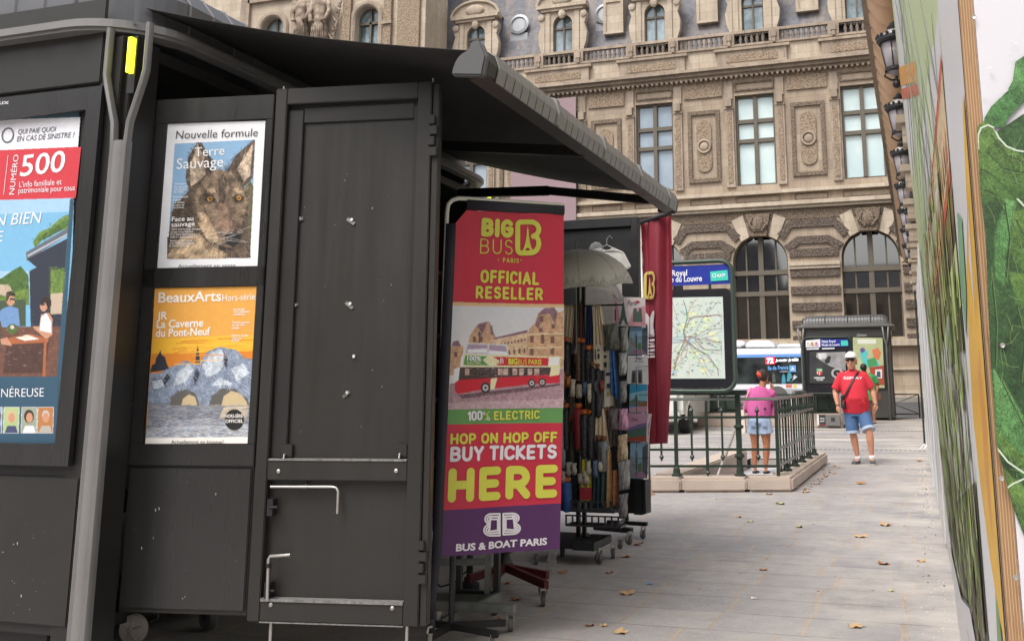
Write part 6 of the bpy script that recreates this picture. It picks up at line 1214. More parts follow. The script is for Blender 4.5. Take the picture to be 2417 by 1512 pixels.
# dim goods behind the doors
m_ = MB(); p = onz(1040, 1330, 0)
t = thing("souvenir_rack", "black rack of bags squeezed between the kiosk door and the banner pole", "rack", (-2.35, 5.2, 0)); m_.box((-2.44, 5.15, .1), (-2.41, 5.18, 2.0)); m_.box((-2.22, 5.15, .1), (-2.19, 5.18, 2.0))
for z in (.12, .7, 1.2, 1.7): m_.box((-2.41, 5.155, z), (-2.22, 5.175, z + .02))
m_.build("frame", BLK, t)
for i, (z, c) in enumerate(((1.02, (176, 140, 80)), (.72, (150, 120, 70)), (1.42, (60, 60, 66)))): MB().box((-2.43, 5.09, z), (-2.20, 5.13, z + .24)).build("tote_bag", M("bag %d" % i, S(*c), .85, 0, .3, 12), label=["ochre bag behind the banner pole, middle of the hidden rack", "tan bag behind the banner pole, lowest on the hidden rack", "dark bag behind the banner pole, top of the hidden rack"][i], cat="bag", bev=.01)
# ================================================================ METRO ENTRANCE, near
MG = M("metro green cast iron", S(36, 50, 40), .45, .1, .15, 10); MGL = M("worn green handrail top", S(122, 126, 120), .4, .3, .15, 20)
PINK = M("pinkish limestone kerb", S(182, 167, 154), .75, 0, .16, 2.2, .2, 40)
A_, B_ = np.array([-4.7, 11.05]), np.array([-1.472, 12.16]); dv = (B_ - A_) / np.linalg.norm(B_ - A_); nv = np.array([-dv[1], dv[0]])
PH = .17
par = thing("stone_parapet", "low pinkish stone kerb around the near metro stairwell", "parapet", (-2.2, 13.5, 0))
m_ = MB()
def pblock(a, b, c, d): m_.prism([(*a, 0), (*b, 0), (*c, 0), (*d, 0)], (0, 0, PH))
F = lambda t: A_ + (B_ - A_) * t
Bi = np.array([-1.80, B_[1] + .30]); 
for t0, t1 in ((0, .40), (.402, .62), (.622, .845)): pblock(F(t0), F(t1), F(t1) + nv * .40, F(t0) + nv * .40)
ci = F(.847) + nv * .4
pblock(F(.847), B_, np.array([-1.472, 12.62]), ci)
for y0, y1 in ((12.622, 14.2), (14.202, 15.6), (15.602, 16.85)): pblock((-1.80, y0), (-1.472, y0), (-1.47, y1), (-1.80, y1))
m_.build("coping", PINK, par, bev=.03)
m_ = MB(); m_.box((-3.15, 12.2, -.9), (-2.82, 17.2, PH)); m_.build("side_wall", PINK, par, bev=.02)
m_ = MB(); m_.box((-1.61, 12.5, -1.2), (-1.60, 17.5, -.01)); m_.build("lining", M("white tile lining", S(200, 200, 206), .4, 0, .05, 3), par)
st = thing("metro_stairs", "pale landing and steps going down inside the stone kerb under the pink shirted woman", "stairs", (-2.2, 15, -.2))
m_ = MB(); m_.box((-2.81, 15.6, -.22), (-1.62, 17.49, -.14)); 
for i in range(6): m_.box((-2.81, 15.6 - .3 * (i + 1), -.26 - .17 * (i + 1)), (-1.62, 15.6 - .3 * i - .002, -.19 - .17 * (i + 1)))
m_.build("step", M("pale metal landing", S(206, 206, 212), .45, .1, .05, 2), st)
MB().box((-2.81, 17.49, -.3), (-1.62, 17.52, -.002)).build("riser", kerbm, st); MB().box((-2.81, 12.41, -1.6), (-1.62, 12.43, -.02)).build("end_wall", PINK, st)
hr = [onz(1546, 1125, -.1), onz(1592, 1000, .75)]
MB().tube([np.array([-2.72, 12.7, -.5]), np.array([-2.66, 15.6, .72]), np.array([-2.66, 16.6, .74])], .022, 10).build("handrail", STEEL, st, smooth=True)
rail = thing("metro_railing", "dark green iron railing with spear headed bars around the near stairwell", "railing", (-1.65, 12.25, PH))
fp = lambda x: np.array([x, 12.25 + (x + 1.644) * .275, 0.0])
ZR = (.285, .476, .85, 1.063)
m_ = MB(); w_ = .028
for z in ZR[:3]: m_.bar(fp(-4.5) + [0, 0, z], fp(-1.644) + [0, 0, z], w_, w_)
m_.build("rail", MG, rail)
m_ = MB(); m_.bar(fp(-4.5) + [0, 0, ZR[3]], fp(-1.63) + [0, 0, ZR[3]], .04, .035); m_.bar((-1.644, 12.23, ZR[3]), (-1.60, 16.15, ZR[3] + .02), .04, .035); m_.build("handrail", MGL, rail, bev=.006)
m_ = MB()
for z in ZR[:3]: m_.bar((-1.644, 12.28, z), (-1.60, 16.12, z + .02), .02, .035)
m_.build("rail", MGL, rail)
m_ = MB(); m_.bar(fp(-4.5) + [0, .03, 1.135], fp(-1.98) + [0, .03, 1.14], .05, .055); m_.build("sign_beam", MG, rail)
def spear(m_, p, s): m_.lathe([(.012, 0), (.03, .03 * s), (.012, .06 * s), (.001, .085 * s)], p, 6)
def post(x, thick, z0, z1, foot=False, sp=(False, False), tip=None):
    m_ = MB(); p = fp(x); m_.bar(p + [0, 0, z0], p + [0, 0, z1], thick, thick)
    if foot: m_.lathe([(.065, 0), (.065, .02), (.045, .035), (.04, .09), (.025, .11)], p + [0, 0, PH], 8)
    if sp[0]: spear(m_, p + [0, 0, z1], 1)
    if sp[1]: spear(m_, p + [0, 0, z0], -1)
    if thick > .05:
        for z in (.40, .74): m_.lathe([(.03, -.03), (.06, -.01), (.06, .01), (.03, .03)], p + [0, 0, z], 8)
    m_.build("post" if foot else "bar", MG, rail)
for k in range(4):
    o_ = -1.644 - .715 * 2 * k
for x in (-4.2, -3.5): post(x, .04, PH, ZR[3] - .02, True)
for x in (-3.85, -3.15): post(x, .03, .24, ZR[3] - .02, False, (False, True))
for x in (-4.03, -3.67, -3.33, -2.97): post(x, .022, .42, .90, False, (True, True))
post(-2.80, .04, PH, ZR[3] - .02, True); post(-2.62, .022, .42, .90, False, (True, True)); post(-2.445, .032, .24, ZR[3] - .02, False, (False, True)); post(-2.27, .022, .42, .90, False, (True, True)); post(-2.08, .06, PH, 1.11, True); post(-1.865, .022, .42, .90, False, (True, True)); post(-1.644, .04, PH, ZR[3] - .02)
for i in range(1, 16):
    y = 12.25 + 3.87 * i / 15; m_ = MB(); full = i % 3 == 0 or i == 15; x = -1.644 + .044 * i / 15
    m_.bar((x, y, PH if full else .23), (x, y, ZR[3]), .026 if full else .018, .026 if full else .018)
    if full: m_.lathe([(.06, 0), (.06, .02), (.035, .04), (.03, .09)], (x, y, PH), 6)
    else: m_.lathe([(.02, 0), (.02, .03), (.002, -.0)], (x, y, .2), 6)
    m_.lathe([(.01, 0), (.022, .04), (.01, .1)], (x, y, .88), 6); m_.build("post" if full else "bar", MG, rail)
# the map stand
PS = Plane((0, 11.98), (1, 0)); SGX = -3.25
sign = thing("metro_map_stand", "tall metro map stand with blue station header, beside the red banner", "sign", (-2.65, 11.98, 1.14))
a = PS.px(1733, 640); z0, z1 = PS.px(1735, 922)[1], PS.px(1660, 617)[1]; xr = PS.px(1737, 800)[0]
def rr_path(x0, x1, z0, z1, r, y):
    pts = []
    for cx, cz, a0 in ((x1 - r, z1 - r, 0), (x0 + r, z1 - r, 90), (x0 + r, z0 + r, 180), (x1 - r, z0 + r, 270)): pts += [(cx + r * math.cos(rad(a0 + 15 * i)), y, cz + r * math.sin(rad(a0 + 15 * i))) for i in range(7)]
    return pts
m_ = MB(); m_.tube(rr_path(SGX, xr - .02, z0, z1, .15, 11.98), (.03, .045), 8, closed=True) if False else None
m_.tube(rr_path(SGX, xr - .02, z0, z1, .15, 11.98), [(.028, .045)] * 28, 8, closed=True); m_.build("frame", M("metro sign green frame", S(60, 76, 66), .4, .1, .08, 6), sign, smooth=True)
m_ = MB(); zz = PS.px(1700, 681)[1]; m_.prism(rr_path(SGX + .03, xr - .05, z0 + .03, zz, .06, 12.0), (0, -.05, 0)); m_.build("display_case", M("black display glass", S(40, 40, 44), .22, 0, .1, 2), sign)
m_ = MB(); zb_, zt_ = PS.px(1650, 672)[1], PS.px(1650, 626)[1]; m_.prism([p for p in rr_path(SGX + .03, xr - .04, zb_, zt_, .03, 12.0)], (0, -.03, 0)); m_.build("header", ink(38, 54, 150, .35), sign)
m_ = MB(); PSm = Plane((0, 11.945), (1, 0)); ms = [ink(198, 209, 200, .4)]; m_.add([PSm.P(*p) for p in ((1480, 704), (1706, 700), (1712, 893), (1480, 893))], [(0, 1, 2, 3)], 0)
rr_ = random.Random(5); L = []
for i in range(70):
    x, y = rr_.uniform(1560, 1700), rr_.uniform(712, 880); c = rr_.choice([(190, 214, 180), (200, 220, 190), (216, 222, 180), (186, 208, 196), (180, 210, 220)]); L.append((ink(*c, .4), circ(x, y, rr_.uniform(3, 11), 7, rr_.uniform(3, 9))))
o = art(m_, PSm, L, ms, .001, 2e-5)
def line(pts, w_, mt, o):
    if mt not in ms: ms.append(mt)
    for (x0, y0), (x1, y1) in zip(pts[:-1], pts[1:]):
        d = math.hypot(x1 - x0, y1 - y0) + 1e-6; nx, ny = -(y1 - y0) / d * w_ / 2, (x1 - x0) / d * w_ / 2
        m_.add([PSm.P(x0 + nx, y0 + ny, o), PSm.P(x1 + nx, y1 + ny, o), PSm.P(x1 - nx, y1 - ny, o), PSm.P(x0 - nx, y0 - ny, o)], [(0, 1, 2, 3)], ms.index(mt))
lc = [ink(124, 132, 150), ink(150, 110, 120), ink(120, 146, 130), ink(206, 160, 80), ink(110, 116, 124), ink(170, 140, 160)]
for i in range(26):
    a0 = rr_.uniform(0, 6.28); pts = [(1622 + rr_.uniform(-8, 8), 800 + rr_.uniform(-8, 8))]
    for k_ in range(4): a0 += rr_.uniform(-.5, .5); pts.append((min(1703, max(1560, pts[-1][0] + 30 * math.cos(a0))), min(886, max(708, pts[-1][1] + 30 * math.sin(a0)))))
    line(pts, rr_.choice([.5, .7, 1.0]), rr_.choice(lc), o + i * 4e-5)
line([(1613, 708), (1620, 730), (1622, 752), (1614, 780), (1618, 800)], 1.5, ink(84, 116, 100), o + .002); line([(1622, 770), (1626, 756), (1636, 748), (1700, 742)], 1.3, ink(160, 96, 106), o + .0021); line([(1618, 800), (1640, 820), (1672, 838), (1694, 870), (1696, 886)], 1.4, ink(116, 90, 104), o + .0022); line([(1630, 820), (1650, 850), (1672, 888)], 1.1, ink(196, 166, 96), o + .0023); line([(1617, 800), (1600, 840), (1588, 886)], 1.1, ink(110, 116, 128), o + .0024); line([(1640, 800), (1662, 824), (1700, 826)], 1.1, ink(150, 96, 108), o + .0025)
for i in range(170): x, y = rr_.uniform(1565, 1700), rr_.uniform(712, 884); line([(x, y), (x + rr_.uniform(2, 7), y)], 1.1, ink(104, 108, 112), o + .003 + i * 1e-5)
m_.build("transit_map", ms, sign, fix=False)
m_ = MB(); PSh = Plane((0, 11.965), (1, 0))
put_text(m_, PSh, "Palais Royal", (1544, 653), (1622, 650), (1544, 639), 0, .004, .02); put_text(m_, PSh, "Musée du Louvre", (1552, 667), (1657, 663), (1552, 653), 0, .004, .02)
m_.add([PSh.P(*p, .004) for p in ((1676, 641), (1717, 637), (1719, 661), (1678, 664))], [(0, 1, 2, 3)], 1)
put_text(m_, PSh, "RATP", (1694, 654), (1712, 652), (1694, 647), 0, .007, .03)
cc = circ(1686, 650, 5, 16); m_.add([PSh.P(*p, .007) for p in cc] + [PSh.P(1686 + (x - 1686) * .7, 650 + (y - 650) * .7, .007) for x, y in cc], [(i, (i + 1) % 16, 16 + (i + 1) % 16, 16 + i) for i in range(16)], 0)
m_.build("lettering", [ink(230, 232, 240), ink(60, 196, 176)], sign, fix=False)
m_ = MB(); 
for i in range(22): p = PS.P(1500 + i * 8, 619); m_.tube([p, p + [(-1) ** i * .03, 0, .13]], .0022, 4)
m_.build("bird_spike", STEEL, sign)
m_ = MB(); m_.bar((-2.9, 11.99, zz), (-2.9, 11.99, zb_), .03, .03); m_.next(); m_.bar((xr - .3, 11.99, zz), (xr - .3, 11.99, zb_), .03, .03); m_.build("bracket", MG, sign)
# drainage channels across the paving
DRM = NT("drain grating"); p_ = DRM.pos(); x_, y_, z_ = DRM.xyz(p_); DRM = DRM.done(DRM.mix(DRM.m_('LESS_THAN', DRM.m_('FRACT', DRM.m_('MULTIPLY', x_, 12)), .5), S(150, 148, 144), S(96, 95, 94)), .7)
for yy, lb in ((19.4, "grey slotted drain crossing the pavement just behind the walking man's shoes"), (24.6, "grey slotted drain crossing the pavement behind the walking man's knees")):
    MB().box((-9, yy, gz(yy) - .02), (.04, yy + .16, gz(yy) + .006)).build("drain_channel", DRM, label=lb, cat="drain")
# ================================================================ FAR ENTRANCE
e2 = thing("metro_entrance", "second metro entrance with stone kerb and green panels in front of the far kiosk", "metro entrance", (-3.2, 25.9, gz(25.6)))
PM = Plane((0, 25.6), (1, 0)); g2 = gz(25.6)
m_ = MB(); xa_, xb_ = PM.px(1645, 990)[0], PM.px(1992, 990)[0]; zt_ = PM.px(1800, 975)[1]; m_.box((xa_, 25.62, g2), (xb_, 25.95, zt_)); m_.box((xb_ - .02, 25.62, g2), (xb_ + .3, 29.0, zt_ - .1)) if False else None
m_.build("coping", PINK, e2, bev=.02)
m_ = MB(); z1 = PM.px(1900, 931)[1]
for z in (zt_ + .03, z1 - .35, z1): m_.box((xa_, 25.76, z - .02), (xb_, 25.80, z + .02))
for i in range(12): x = xa_ + .05 + (xb_ - xa_ - .1) * i / 11; m_.box((x - .018, 25.765, zt_), (x + .018, 25.795, z1))
m_.build("railing", MG, e2)
m_ = MB()
for x0, x1 in ((1645, 1690), (1693, 1738), (1925, 1990)): m_.next(); a, b = PM.px(x0, 950)[0], PM.px(x1, 950)[0]; m_.box((a, 25.82, zt_ + .04), (b, 25.84, z1 - .03))
m_.build("mesh_panel", M("dark green mesh panel", S(44, 60, 48), .6, 0, .3, 30), e2)
m_ = MB(); rect(m_, PM, 1928, 978, 1948.5, 1003, .0, .03, 0); rect(m_, PM, 1928, 978, 1934, 1003, .031, .034, 1); rect(m_, PM, 1949.5, 978, 1984, 1004, -.0, .12, 2); rect(m_, PM, 1962, 984, 1972, 994, .121, .123, 0); rect(m_, PM, 1934.5, 1000, 1948, 1002.5, .031, .034, 3)
put_text(m_, PM, "Passage", (1936, 988.5), (1946.5, 988), (1936, 984.5), 1, .036, .02); put_text(m_, PM, "interdit", (1936, 995), (1946.5, 994.5), (1936, 990.5), 1, .036, .02)
m_.build("notice", [ink(52, 52, 56), ink(220, 220, 220), ink(112, 110, 108), ink(140, 50, 60)], e2, fix=False)
m_ = MB(); b = PM.P(1866, 958); m_.prism([(b[0] - .1, 26.2, g2 + .3), (b[0] - .1, 26.2, z1 - .05), (b[0] - .06, 26.2, z1 + .01), (b[0] + .1, 26.2, z1 + .01), (b[0] + .1, 26.2, g2 + .3)], (0, 2.5, 0), 0); m_.tube([(b[0] + .02, 26.18, g2 + .3), (b[0] + .02, 26.12, z1 - .08), (b[0] + .02, 26.2, z1 + .05), (b[0] + .02, 28.6, z1 + .05)], .05, 8, 1); m_.build("escalator_end", [WHITE, RUB], e2, smooth=40)
m_ = MB(); b = PM.P(1992, 985); m_.box((b[0] - .05, 25.5, g2), (b[0] + .25, 26.2, PM.px(1990, 950)[1])); m_.build("bollard_box", GREY, e2, bev=.08)
s2 = thing("metro_sign", "smaller metro sign with station name and black and white watch advertisement", "sign", (-2.1, 25.4, 1.0)); PN = Plane((0, 25.45), (1, 0))
x0, x1, z0, z1 = PN.px(1898, 850)[0], PN.px(2009, 850)[0], PN.px(1950, 928)[1], PN.px(1950, 796)[1]
m_ = MB(); m_.tube(rr_path(x0, x1, z0, z1, .12, 25.47), [(.022, .05)] * 28, 8, closed=True); m_.build("frame", MG, s2, smooth=True)
m_ = MB(); m_.prism(rr_path(x0 + .01, x1 - .01, z0 + .01, z1 - .01, .11, 25.5), (0, -.04, 0)); m_.build("display_case", M("black display glass", S(40, 40, 44), .22), s2)
m_ = MB(); ms = []; wg = ink(226, 228, 232); L = [(wg, [(1902, 803), (1936, 800), (1936, 819), (1902, 820)]), (ink(38, 54, 150, .35), [(1936, 800), (2000, 800), (2003, 806), (2003, 817), (1936, 819)]), (ink(60, 196, 176), [(1985, 803), (2001, 803), (2002, 815), (1985, 816)]), (wg, [(1904, 822), (1933, 821), (1933, 824), (1904, 825)]), (wg, [(1940, 821), (1970, 820), (1970, 823), (1940, 824)]),
    (ink(56, 56, 58, .4, .3, 3), [(1911, 830), (1996, 829), (1997, 904), (1911, 904)]), (ink(150, 150, 152, .4, .4, 5), [(1928, 832), (1996, 830), (1996, 874), (1978, 870), (1960, 864), (1940, 852), (1926, 842)]), (ink(196, 196, 198, .4, .3, 5), [(1930, 834), (1952, 832), (1950, 846), (1934, 848)]), (ink(40, 40, 42), [(1956, 838), (1962, 842), (1958, 856), (1950, 858), (1946, 852)]), (ink(170, 170, 172, .3), circ(1976, 880, 14, 18, 12)), (ink(30, 30, 32), circ(1976, 880, 9, 16, 8)), (ink(150, 150, 152), [(1970, 892), (1982, 892), (1981, 902), (1972, 902)]), (wg, circ(1976, 880, 1.2, 6)),
    (ink(60, 140, 90), [(1927, 869), (1942, 869), (1942, 876), (1927, 876)]), (ink(196, 60, 60), [(1927, 876), (1942, 876), (1940, 883), (1934.5, 886), (1929, 883)]), (ink(250, 250, 250), [(1928.5, 877), (1930, 877), (1931, 883), (1929.8, 882)]), (ink(250, 250, 250), [(1933.8, 877), (1935.4, 877), (1935.4, 884), (1933.8, 884)])]
L += [(ink(236, 238, 244), circ(1907.5, 811, 4.6, 14)), (ink(220, 196, 50), circ(1917, 811, 4.4, 14)), (ink(226, 150, 170), circ(1927, 811, 4.4, 14))]
o = art(m_, PN, L, ms, .002, .0012); nb, wh_ = ms.index(ink(38, 54, 150, .35)), ms.index(wg)
put_text(m_, PN, "M", (1905, 813.5), (1910.2, 813.5), (1905, 808.5), nb, o, .0); put_text(m_, PN, "1", (1916, 814), (1918.4, 814), (1916, 808), nb, o, .03); put_text(m_, PN, "7", (1925.4, 814), (1929, 814), (1925.4, 808), nb, o, .03)
put_text(m_, PN, "Palais Royal", (1940, 808.5), (1972, 807.5), (1940, 802.5), wh_, o, .02); put_text(m_, PN, "Musée du Louvre", (1940, 816.5), (1982, 815.5), (1940, 810.5), wh_, o, .02); put_text(m_, PN, "TAG", (1929, 875), (1940, 875), (1929, 870.5), wh_, o, .03); put_text(m_, PN, "DESIGNED", (1922, 893), (1947, 892.5), (1922, 889.5), wh_, o, .04); put_text(m_, PN, "TO WIN", (1927, 898), (1943, 897.5), (1927, 894.5), wh_, o, .04)
m_.build("printed_face", ms, s2, fix=False)
for x in (x0 + .15, x1 - .15): MB().box((x - .025, 25.46, zt_), (x + .025, 25.52, z0)).build("leg", MG, s2)
# ================================================================ BUS
BY = 50.0; PU = Plane((0, BY), (1, 0)); gb = gz(BY) - .1; bus = thing("city_bus", "white and blue city bus with a red 72 display between the two metro signs", "bus", (-9.5, BY + 1.3, gb))
bx0, bx1 = -15.2, -3.6; zr_ = PU.px(1800, 822)[1]; zbl, zw0, zw1 = PU.px(1800, 836)[1], PU.px(1800, 843)[1], PU.px(1800, 905)[1]
BW = M("white bus paint", S(226, 228, 232), .25, 0, .04, 1.0)
m_ = MB(); m_.prism([(bx0, BY, gb + .35), (bx0, BY, zr_ - .12), (bx0, BY + .12, zr_), (bx0, BY + 2.4, zr_), (bx0, BY + 2.52, zr_ - .12), (bx0, BY + 2.52, gb + .35)], (bx1 - bx0, 0, 0)); m_.build("body", BW, bus, bev=.04)
m_ = MB(); m_.box((bx0 + .05, BY - .012, zbl - .16), (bx1 - .05, BY - .002, zbl)); m_.build("blue_stripe", ink(110, 160, 226, .3), bus)
m_ = MB(); m_.box((bx0 + .1, BY - .02, zw1), (bx1 - .1, BY - .003, zw0)); wn = m_.build("window_band", glass_mat("bus glass", S(22, 24, 28), S(62, 70, 70), .9), bus)
m_ = MB()
for x in (-13, -11.2, -9.4, -7.05, -5.2): m_.box((x - .03, BY - .026, zw1 + .02), (x + .03, BY - .021, zw0 - .1))
m_.build("window_pillar", BLK, bus)
m_ = MB(); pa = [PU.px(*p) for p in ((1757, 820), (1758, 810), (1768, 803), (1780, 802), (1812, 802), (1822, 808), (1830, 819))]; m_.prism([PU.W(p, -.25) for p in pa], (0, 1.9, 0)); m_.build("roof_pod", BW, bus, bev=.06)
m_ = MB(); pa = [PU.px(*p) for p in ((1715, 818), (1715, 802), (1752, 803), (1757, 812), (1745, 818))]; m_.prism([PU.W(p, -.3) for p in pa], (0, 1.9, 0)); m_.next(); pb_ = [PU.px(*p) for p in ((1832, 819), (1834, 811), (1895, 810), (1896, 819))]; m_.prism([PU.W(p, -.25) for p in pb_], (0, 1.9, 0)); m_.build("roof_pod", BW, bus, bev=.05)
m_ = MB(); m_.box((bx0, BY - .008, gb + .3), (bx1, BY - .001, zw1 - .25)); m_.build("lower_skirt", M("grey bus skirt", S(170, 174, 180), .4), bus)
m_ = MB()
for x in (-13.0, -6.6):
    m_.lathe([(.3, 0), (.48, 0), (.48, .28), (.3, .28)], (x, BY + .02, gb + .48), 24, 0, axis=(0, -1, 0)) ; m_.lathe([(.3, .0), (.28, .06), (.05, .1)], (x, BY - .04, gb + .48), 16, 1, axis=(0, -1, 0))
m_.build("wheel", [RUB, GREY], bus, smooth=35)
m_ = MB(); mr = emis("red route display", S(210, 30, 50), .9); mw = emis("white display letters", (.9, .9, .95), 1.0)
rect(m_, PU, 1806, 842, 1829, 859, .025, .035, 0); put_text(m_, PU, "72", (1810, 857), (1826, 856), (1810, 845), 1, .04, .04); put_text(m_, PU, "je monte · je valide", (1831, 853), (1884, 851), (1831, 846), 1, .04, .03, .2); m_.build("route_display", [mr, mw], bus, fix=False)
m_ = MB(); rect(m_, PU, 1863, 862, 1879, 877, .024, .03, 0); put_text(m_, PU, "île de France", (1812, 873), (1861, 871), (1812, 863), 0, .03, .03); put_text(m_, PU, "mobilités", (1841, 878), (1862, 877.5), (1841, 874), 1, .03, .0); put_text(m_, PU, "★", (1867, 874), (1875, 874), (1867, 866), 1, .034) if False else None
m_.add([PU.P(*p, .034) for p in ((1867, 874), (1869, 868), (1871, 864), (1873, 868), (1876, 874), (1872, 872))], [list(range(6))], 1)
rect(m_, PU, 1855, 907, 1869, 914, .0, .012, 2); rect(m_, PU, 1872, 907, 1880, 914, .0, .012, 3)
for i in range(6): a_ = 1868 + 2.6 * i; m_.add([PU.P(*p, .03) for p in ((1862 + i * .4, 898), (a_, 884 + abs(i - 3) * 2), (a_ + 1.4, 885 + abs(i - 3) * 2), (1866 + i * .4, 899))], [(0, 1, 2, 3)], 1)
m_.build("marking", [ink(110, 170, 232, .3), ink(220, 224, 230), ink(206, 110, 90), ink(230, 200, 50)], bus, fix=False)
m_ = MB(); 
for x, y, r, c in ((1850, 890, 5, 0), (1864, 886, 7, 0), (1826, 888, 5, 1)): p = PU.P(x, y, .022); m_.add([PU.P(x + dx, y + dy, .0225) for dx, dy in ((-r, 14), (-r * .8, -2), (-r * .2, -9), (r * .6, -4), (r, 14))], [(0, 1, 2, 3, 4)], c)
m_.build("seat_seen_through_glass", [ink(70, 150, 170, .3), ink(90, 92, 90, .3)], bus, fix=False)
# ================================================================ VAN
vy = 22.6; gv = gz(vy); van = thing("van", "white van parked behind the railing, only its rear corner and tyre showing", "van", (-5.3, 24.6, gv)); vr = ony(1641, 980, 24.0)[0]; vx0, vx1 = vr - 1.9, vr
VW = M("white van paint", S(206, 206, 202), .3, 0, .04, 1.0)
m_ = MB(); sec = [(0, .32), (0, 1.0), (.10, 1.95), (.3, 2.05)]
prof = [(vy + .05, gv + .34), (vy, gv + .55), (vy + .02, gv + 1.1), (vy + .25, gv + 1.85), (vy + .5, gv + 2.0), (vy + 4.4, gv + 2.0), (vy + 4.9, gv + 1.2), (vy + 5.0, gv + .9), (vy + 5.0, gv + .34)]
m_.prism([(vx0, *p) for p in prof], (vx1 - vx0, 0, 0)); m_.build("body", VW, van, bev=.12)
for y in (vy + .78, vy + 4.0):
    for x, s_ in ((vx1 - .12, 1), (vx0 + .12, -1)):
        m_ = MB(); m_.lathe([(.2, -.11), (.31, -.11), (.335, -.08), (.335, .08), (.31, .11), (.2, .11)], (x + .03 * s_, y, gv + .335), 26, 0, axis=(1, 0, 0)); m_.lathe([(.2, .1 * s_), (.19, .06 * s_), (.04, .1 * s_)], (x + .03 * s_, y, gv + .335), 16, 1, axis=(1, 0, 0))
        for k_ in range(6): a_ = k_ * 1.047; m_.bar((x + .13 * s_, y, gv + .335), (x + .13 * s_, y + .19 * math.cos(a_), gv + .335 + .19 * math.sin(a_)), .02, .03, up=(1, 0, 0), m=1)
        m_.build("wheel", [M("black tyre", S(32, 32, 34), .8, 0, .1, 30), GREY], van, smooth=35)
m_ = MB(); m_.tube([(vx1 + .004, vy + .78 + .40 * math.cos(t), gv + .335 + .40 * math.sin(t)) for t in np.linspace(0, math.pi, 14)], .03, 6); m_.build("wheel_arch", VW, van, smooth=True)
m_ = MB(); m_.box((vx0 + .2, vy + .0, gv + 1.2), (vx1 - .2, vy + .16, gv + 1.7)); m_.build("rear_window", DARKG, van)
m_ = MB(); m_.box((vx0 + .08, vy - .06, gv + .36), (vx1 - .06, vy + .1, gv + .56)); m_.build("bumper", M("pale bumper", S(190, 190, 186), .45), van, bev=.05)
# ================================================================ FAR KIOSK
k2 = thing("newspaper_kiosk", "smaller looking grey kiosk with ribbed barrel roof far behind the walking man", "kiosk", (-1.9, 30.5, gz(29))); PK = Plane((0, 29), (1, 0)); gk = gz(29)
kx0, kx1 = PK.px(1895, 880)[0], PK.px(2106, 880)[0]; ze = PK.px(2000, 773)[1]
FDK = M("far kiosk grey", S(70, 70, 68), .45, .1, .08, 2)
MB().box((kx0, 29, gk + .05), (kx1, 30.9, ze)).build("wall", FDK, k2, bev=.02)
m_ = MB(); m_.box((kx0 - .14, 28.88, ze), (kx1 + .14, 31.0, ze + .07)); m_.build("rim", GREY, k2, bev=.03)
zt_ = PK.px(2000, 741)[1]
def bar_roof(u, v): 
    x = kx0 - .02 + (kx1 - kx0 + .04) * u; e = min(1, min(u, 1 - u) / .09); hgt = (zt_ - ze - .07) * math.sqrt(max(0, 1 - (1 - e) ** 2)); a = math.pi * v
    return (x, 29.9 - .92 * math.copysign(abs(math.cos(a)) ** .5, math.cos(a)), ze + .07 + hgt * abs(math.sin(a)) ** .5)
m_ = MB(); m_.grid(bar_roof, 34, 14); m_.build("roof", M("ribbed roof zinc", S(92, 92, 92), .45, .3, .08, 3), k2, smooth=True, fix=False)
m_ = MB()
for i in range(27): m_.tube([np.array(bar_roof(.03 + .94 * i / 26, v)) + [0, 0, .004] for v in np.linspace(.02, .6, 8)], .008 if i % 7 else .02, 4)
m_.build("roof_rib", M("roof rib zinc", S(74, 74, 74), .5, .3), k2)
m_ = MB(); rect(m_, PK, 2008, 794, 2094, 918, .0, .03); m_.build("display_frame", BLK, k2)
m_ = MB()
for x, y in ((2095, 775), (1894, 775)):
    m_.next(); p = PK.px(x, 860)[0]; m_.tube([(p, 28.95, gk), (p, 28.95, ze - .5), (p - .05, 28.93, ze - .3), (p - .08, 28.9, ze)], .025, 6); m_.tube([(p, 28.95, ze - .5), (p + .05, 28.93, ze - .3), (p + .08, 28.9, ze)], .025, 6)
m_.build("corner_post", GREY, k2, smooth=True)
m_ = MB(); put_text(m_, PK, "JCDecaux", (2022, 793), (2046, 792), (2022, 788), 0, .01, .02); m_.build("lettering", ink(190, 190, 190), k2, fix=False)
m_ = MB(); xs_ = kx1 + .004; m_.box((xs_, 29.25, gk + .5), (xs_ + .02, 30.6, ze - .2)); m_.build("side_display", DARKG, k2)
m_ = MB(); ms = [ink(176, 184, 140, .5, .15, 3)]; m_.add([PK.P(*p, .034) for p in ((2013, 796), (2083, 797), (2088, 915), (2016, 914))], [(0, 1, 2, 3)], 0)
ro = random.Random(11); L = [(ink(214, 220, 206), [(2024, 800), (2068, 800), (2068, 811), (2024, 811)]), (ink(90, 190, 190), [(2030, 832), (2046, 826), (2054, 846), (2070, 850), (2078, 864), (2050, 866), (2034, 852)]), (ink(96, 84, 140), circ(2036, 826, 6, 10)), (ink(70, 150, 90), [(2046, 850), (2066, 842), (2072, 862), (2050, 866)]), (ink(206, 120, 80), [(2058, 826), (2072, 820), (2080, 832), (2074, 850), (2062, 842)]), (ink(214, 170, 140), circ(2050, 842, 4, 8)), (ink(160, 70, 50), [(2052, 866), (2086, 862), (2087, 908), (2060, 908)]), (ink(220, 220, 216), [(2066, 872), (2082, 871), (2082, 892), (2066, 892)]), (ink(60, 80, 110), [(2070, 876), (2078, 876), (2079, 890), (2069, 890)])]
art(m_, PK, L, ms, .036, .0012); m_.build("poster", ms, label="pale green illustrated poster on the far kiosk beside the walking man's head", cat="poster", fix=False)
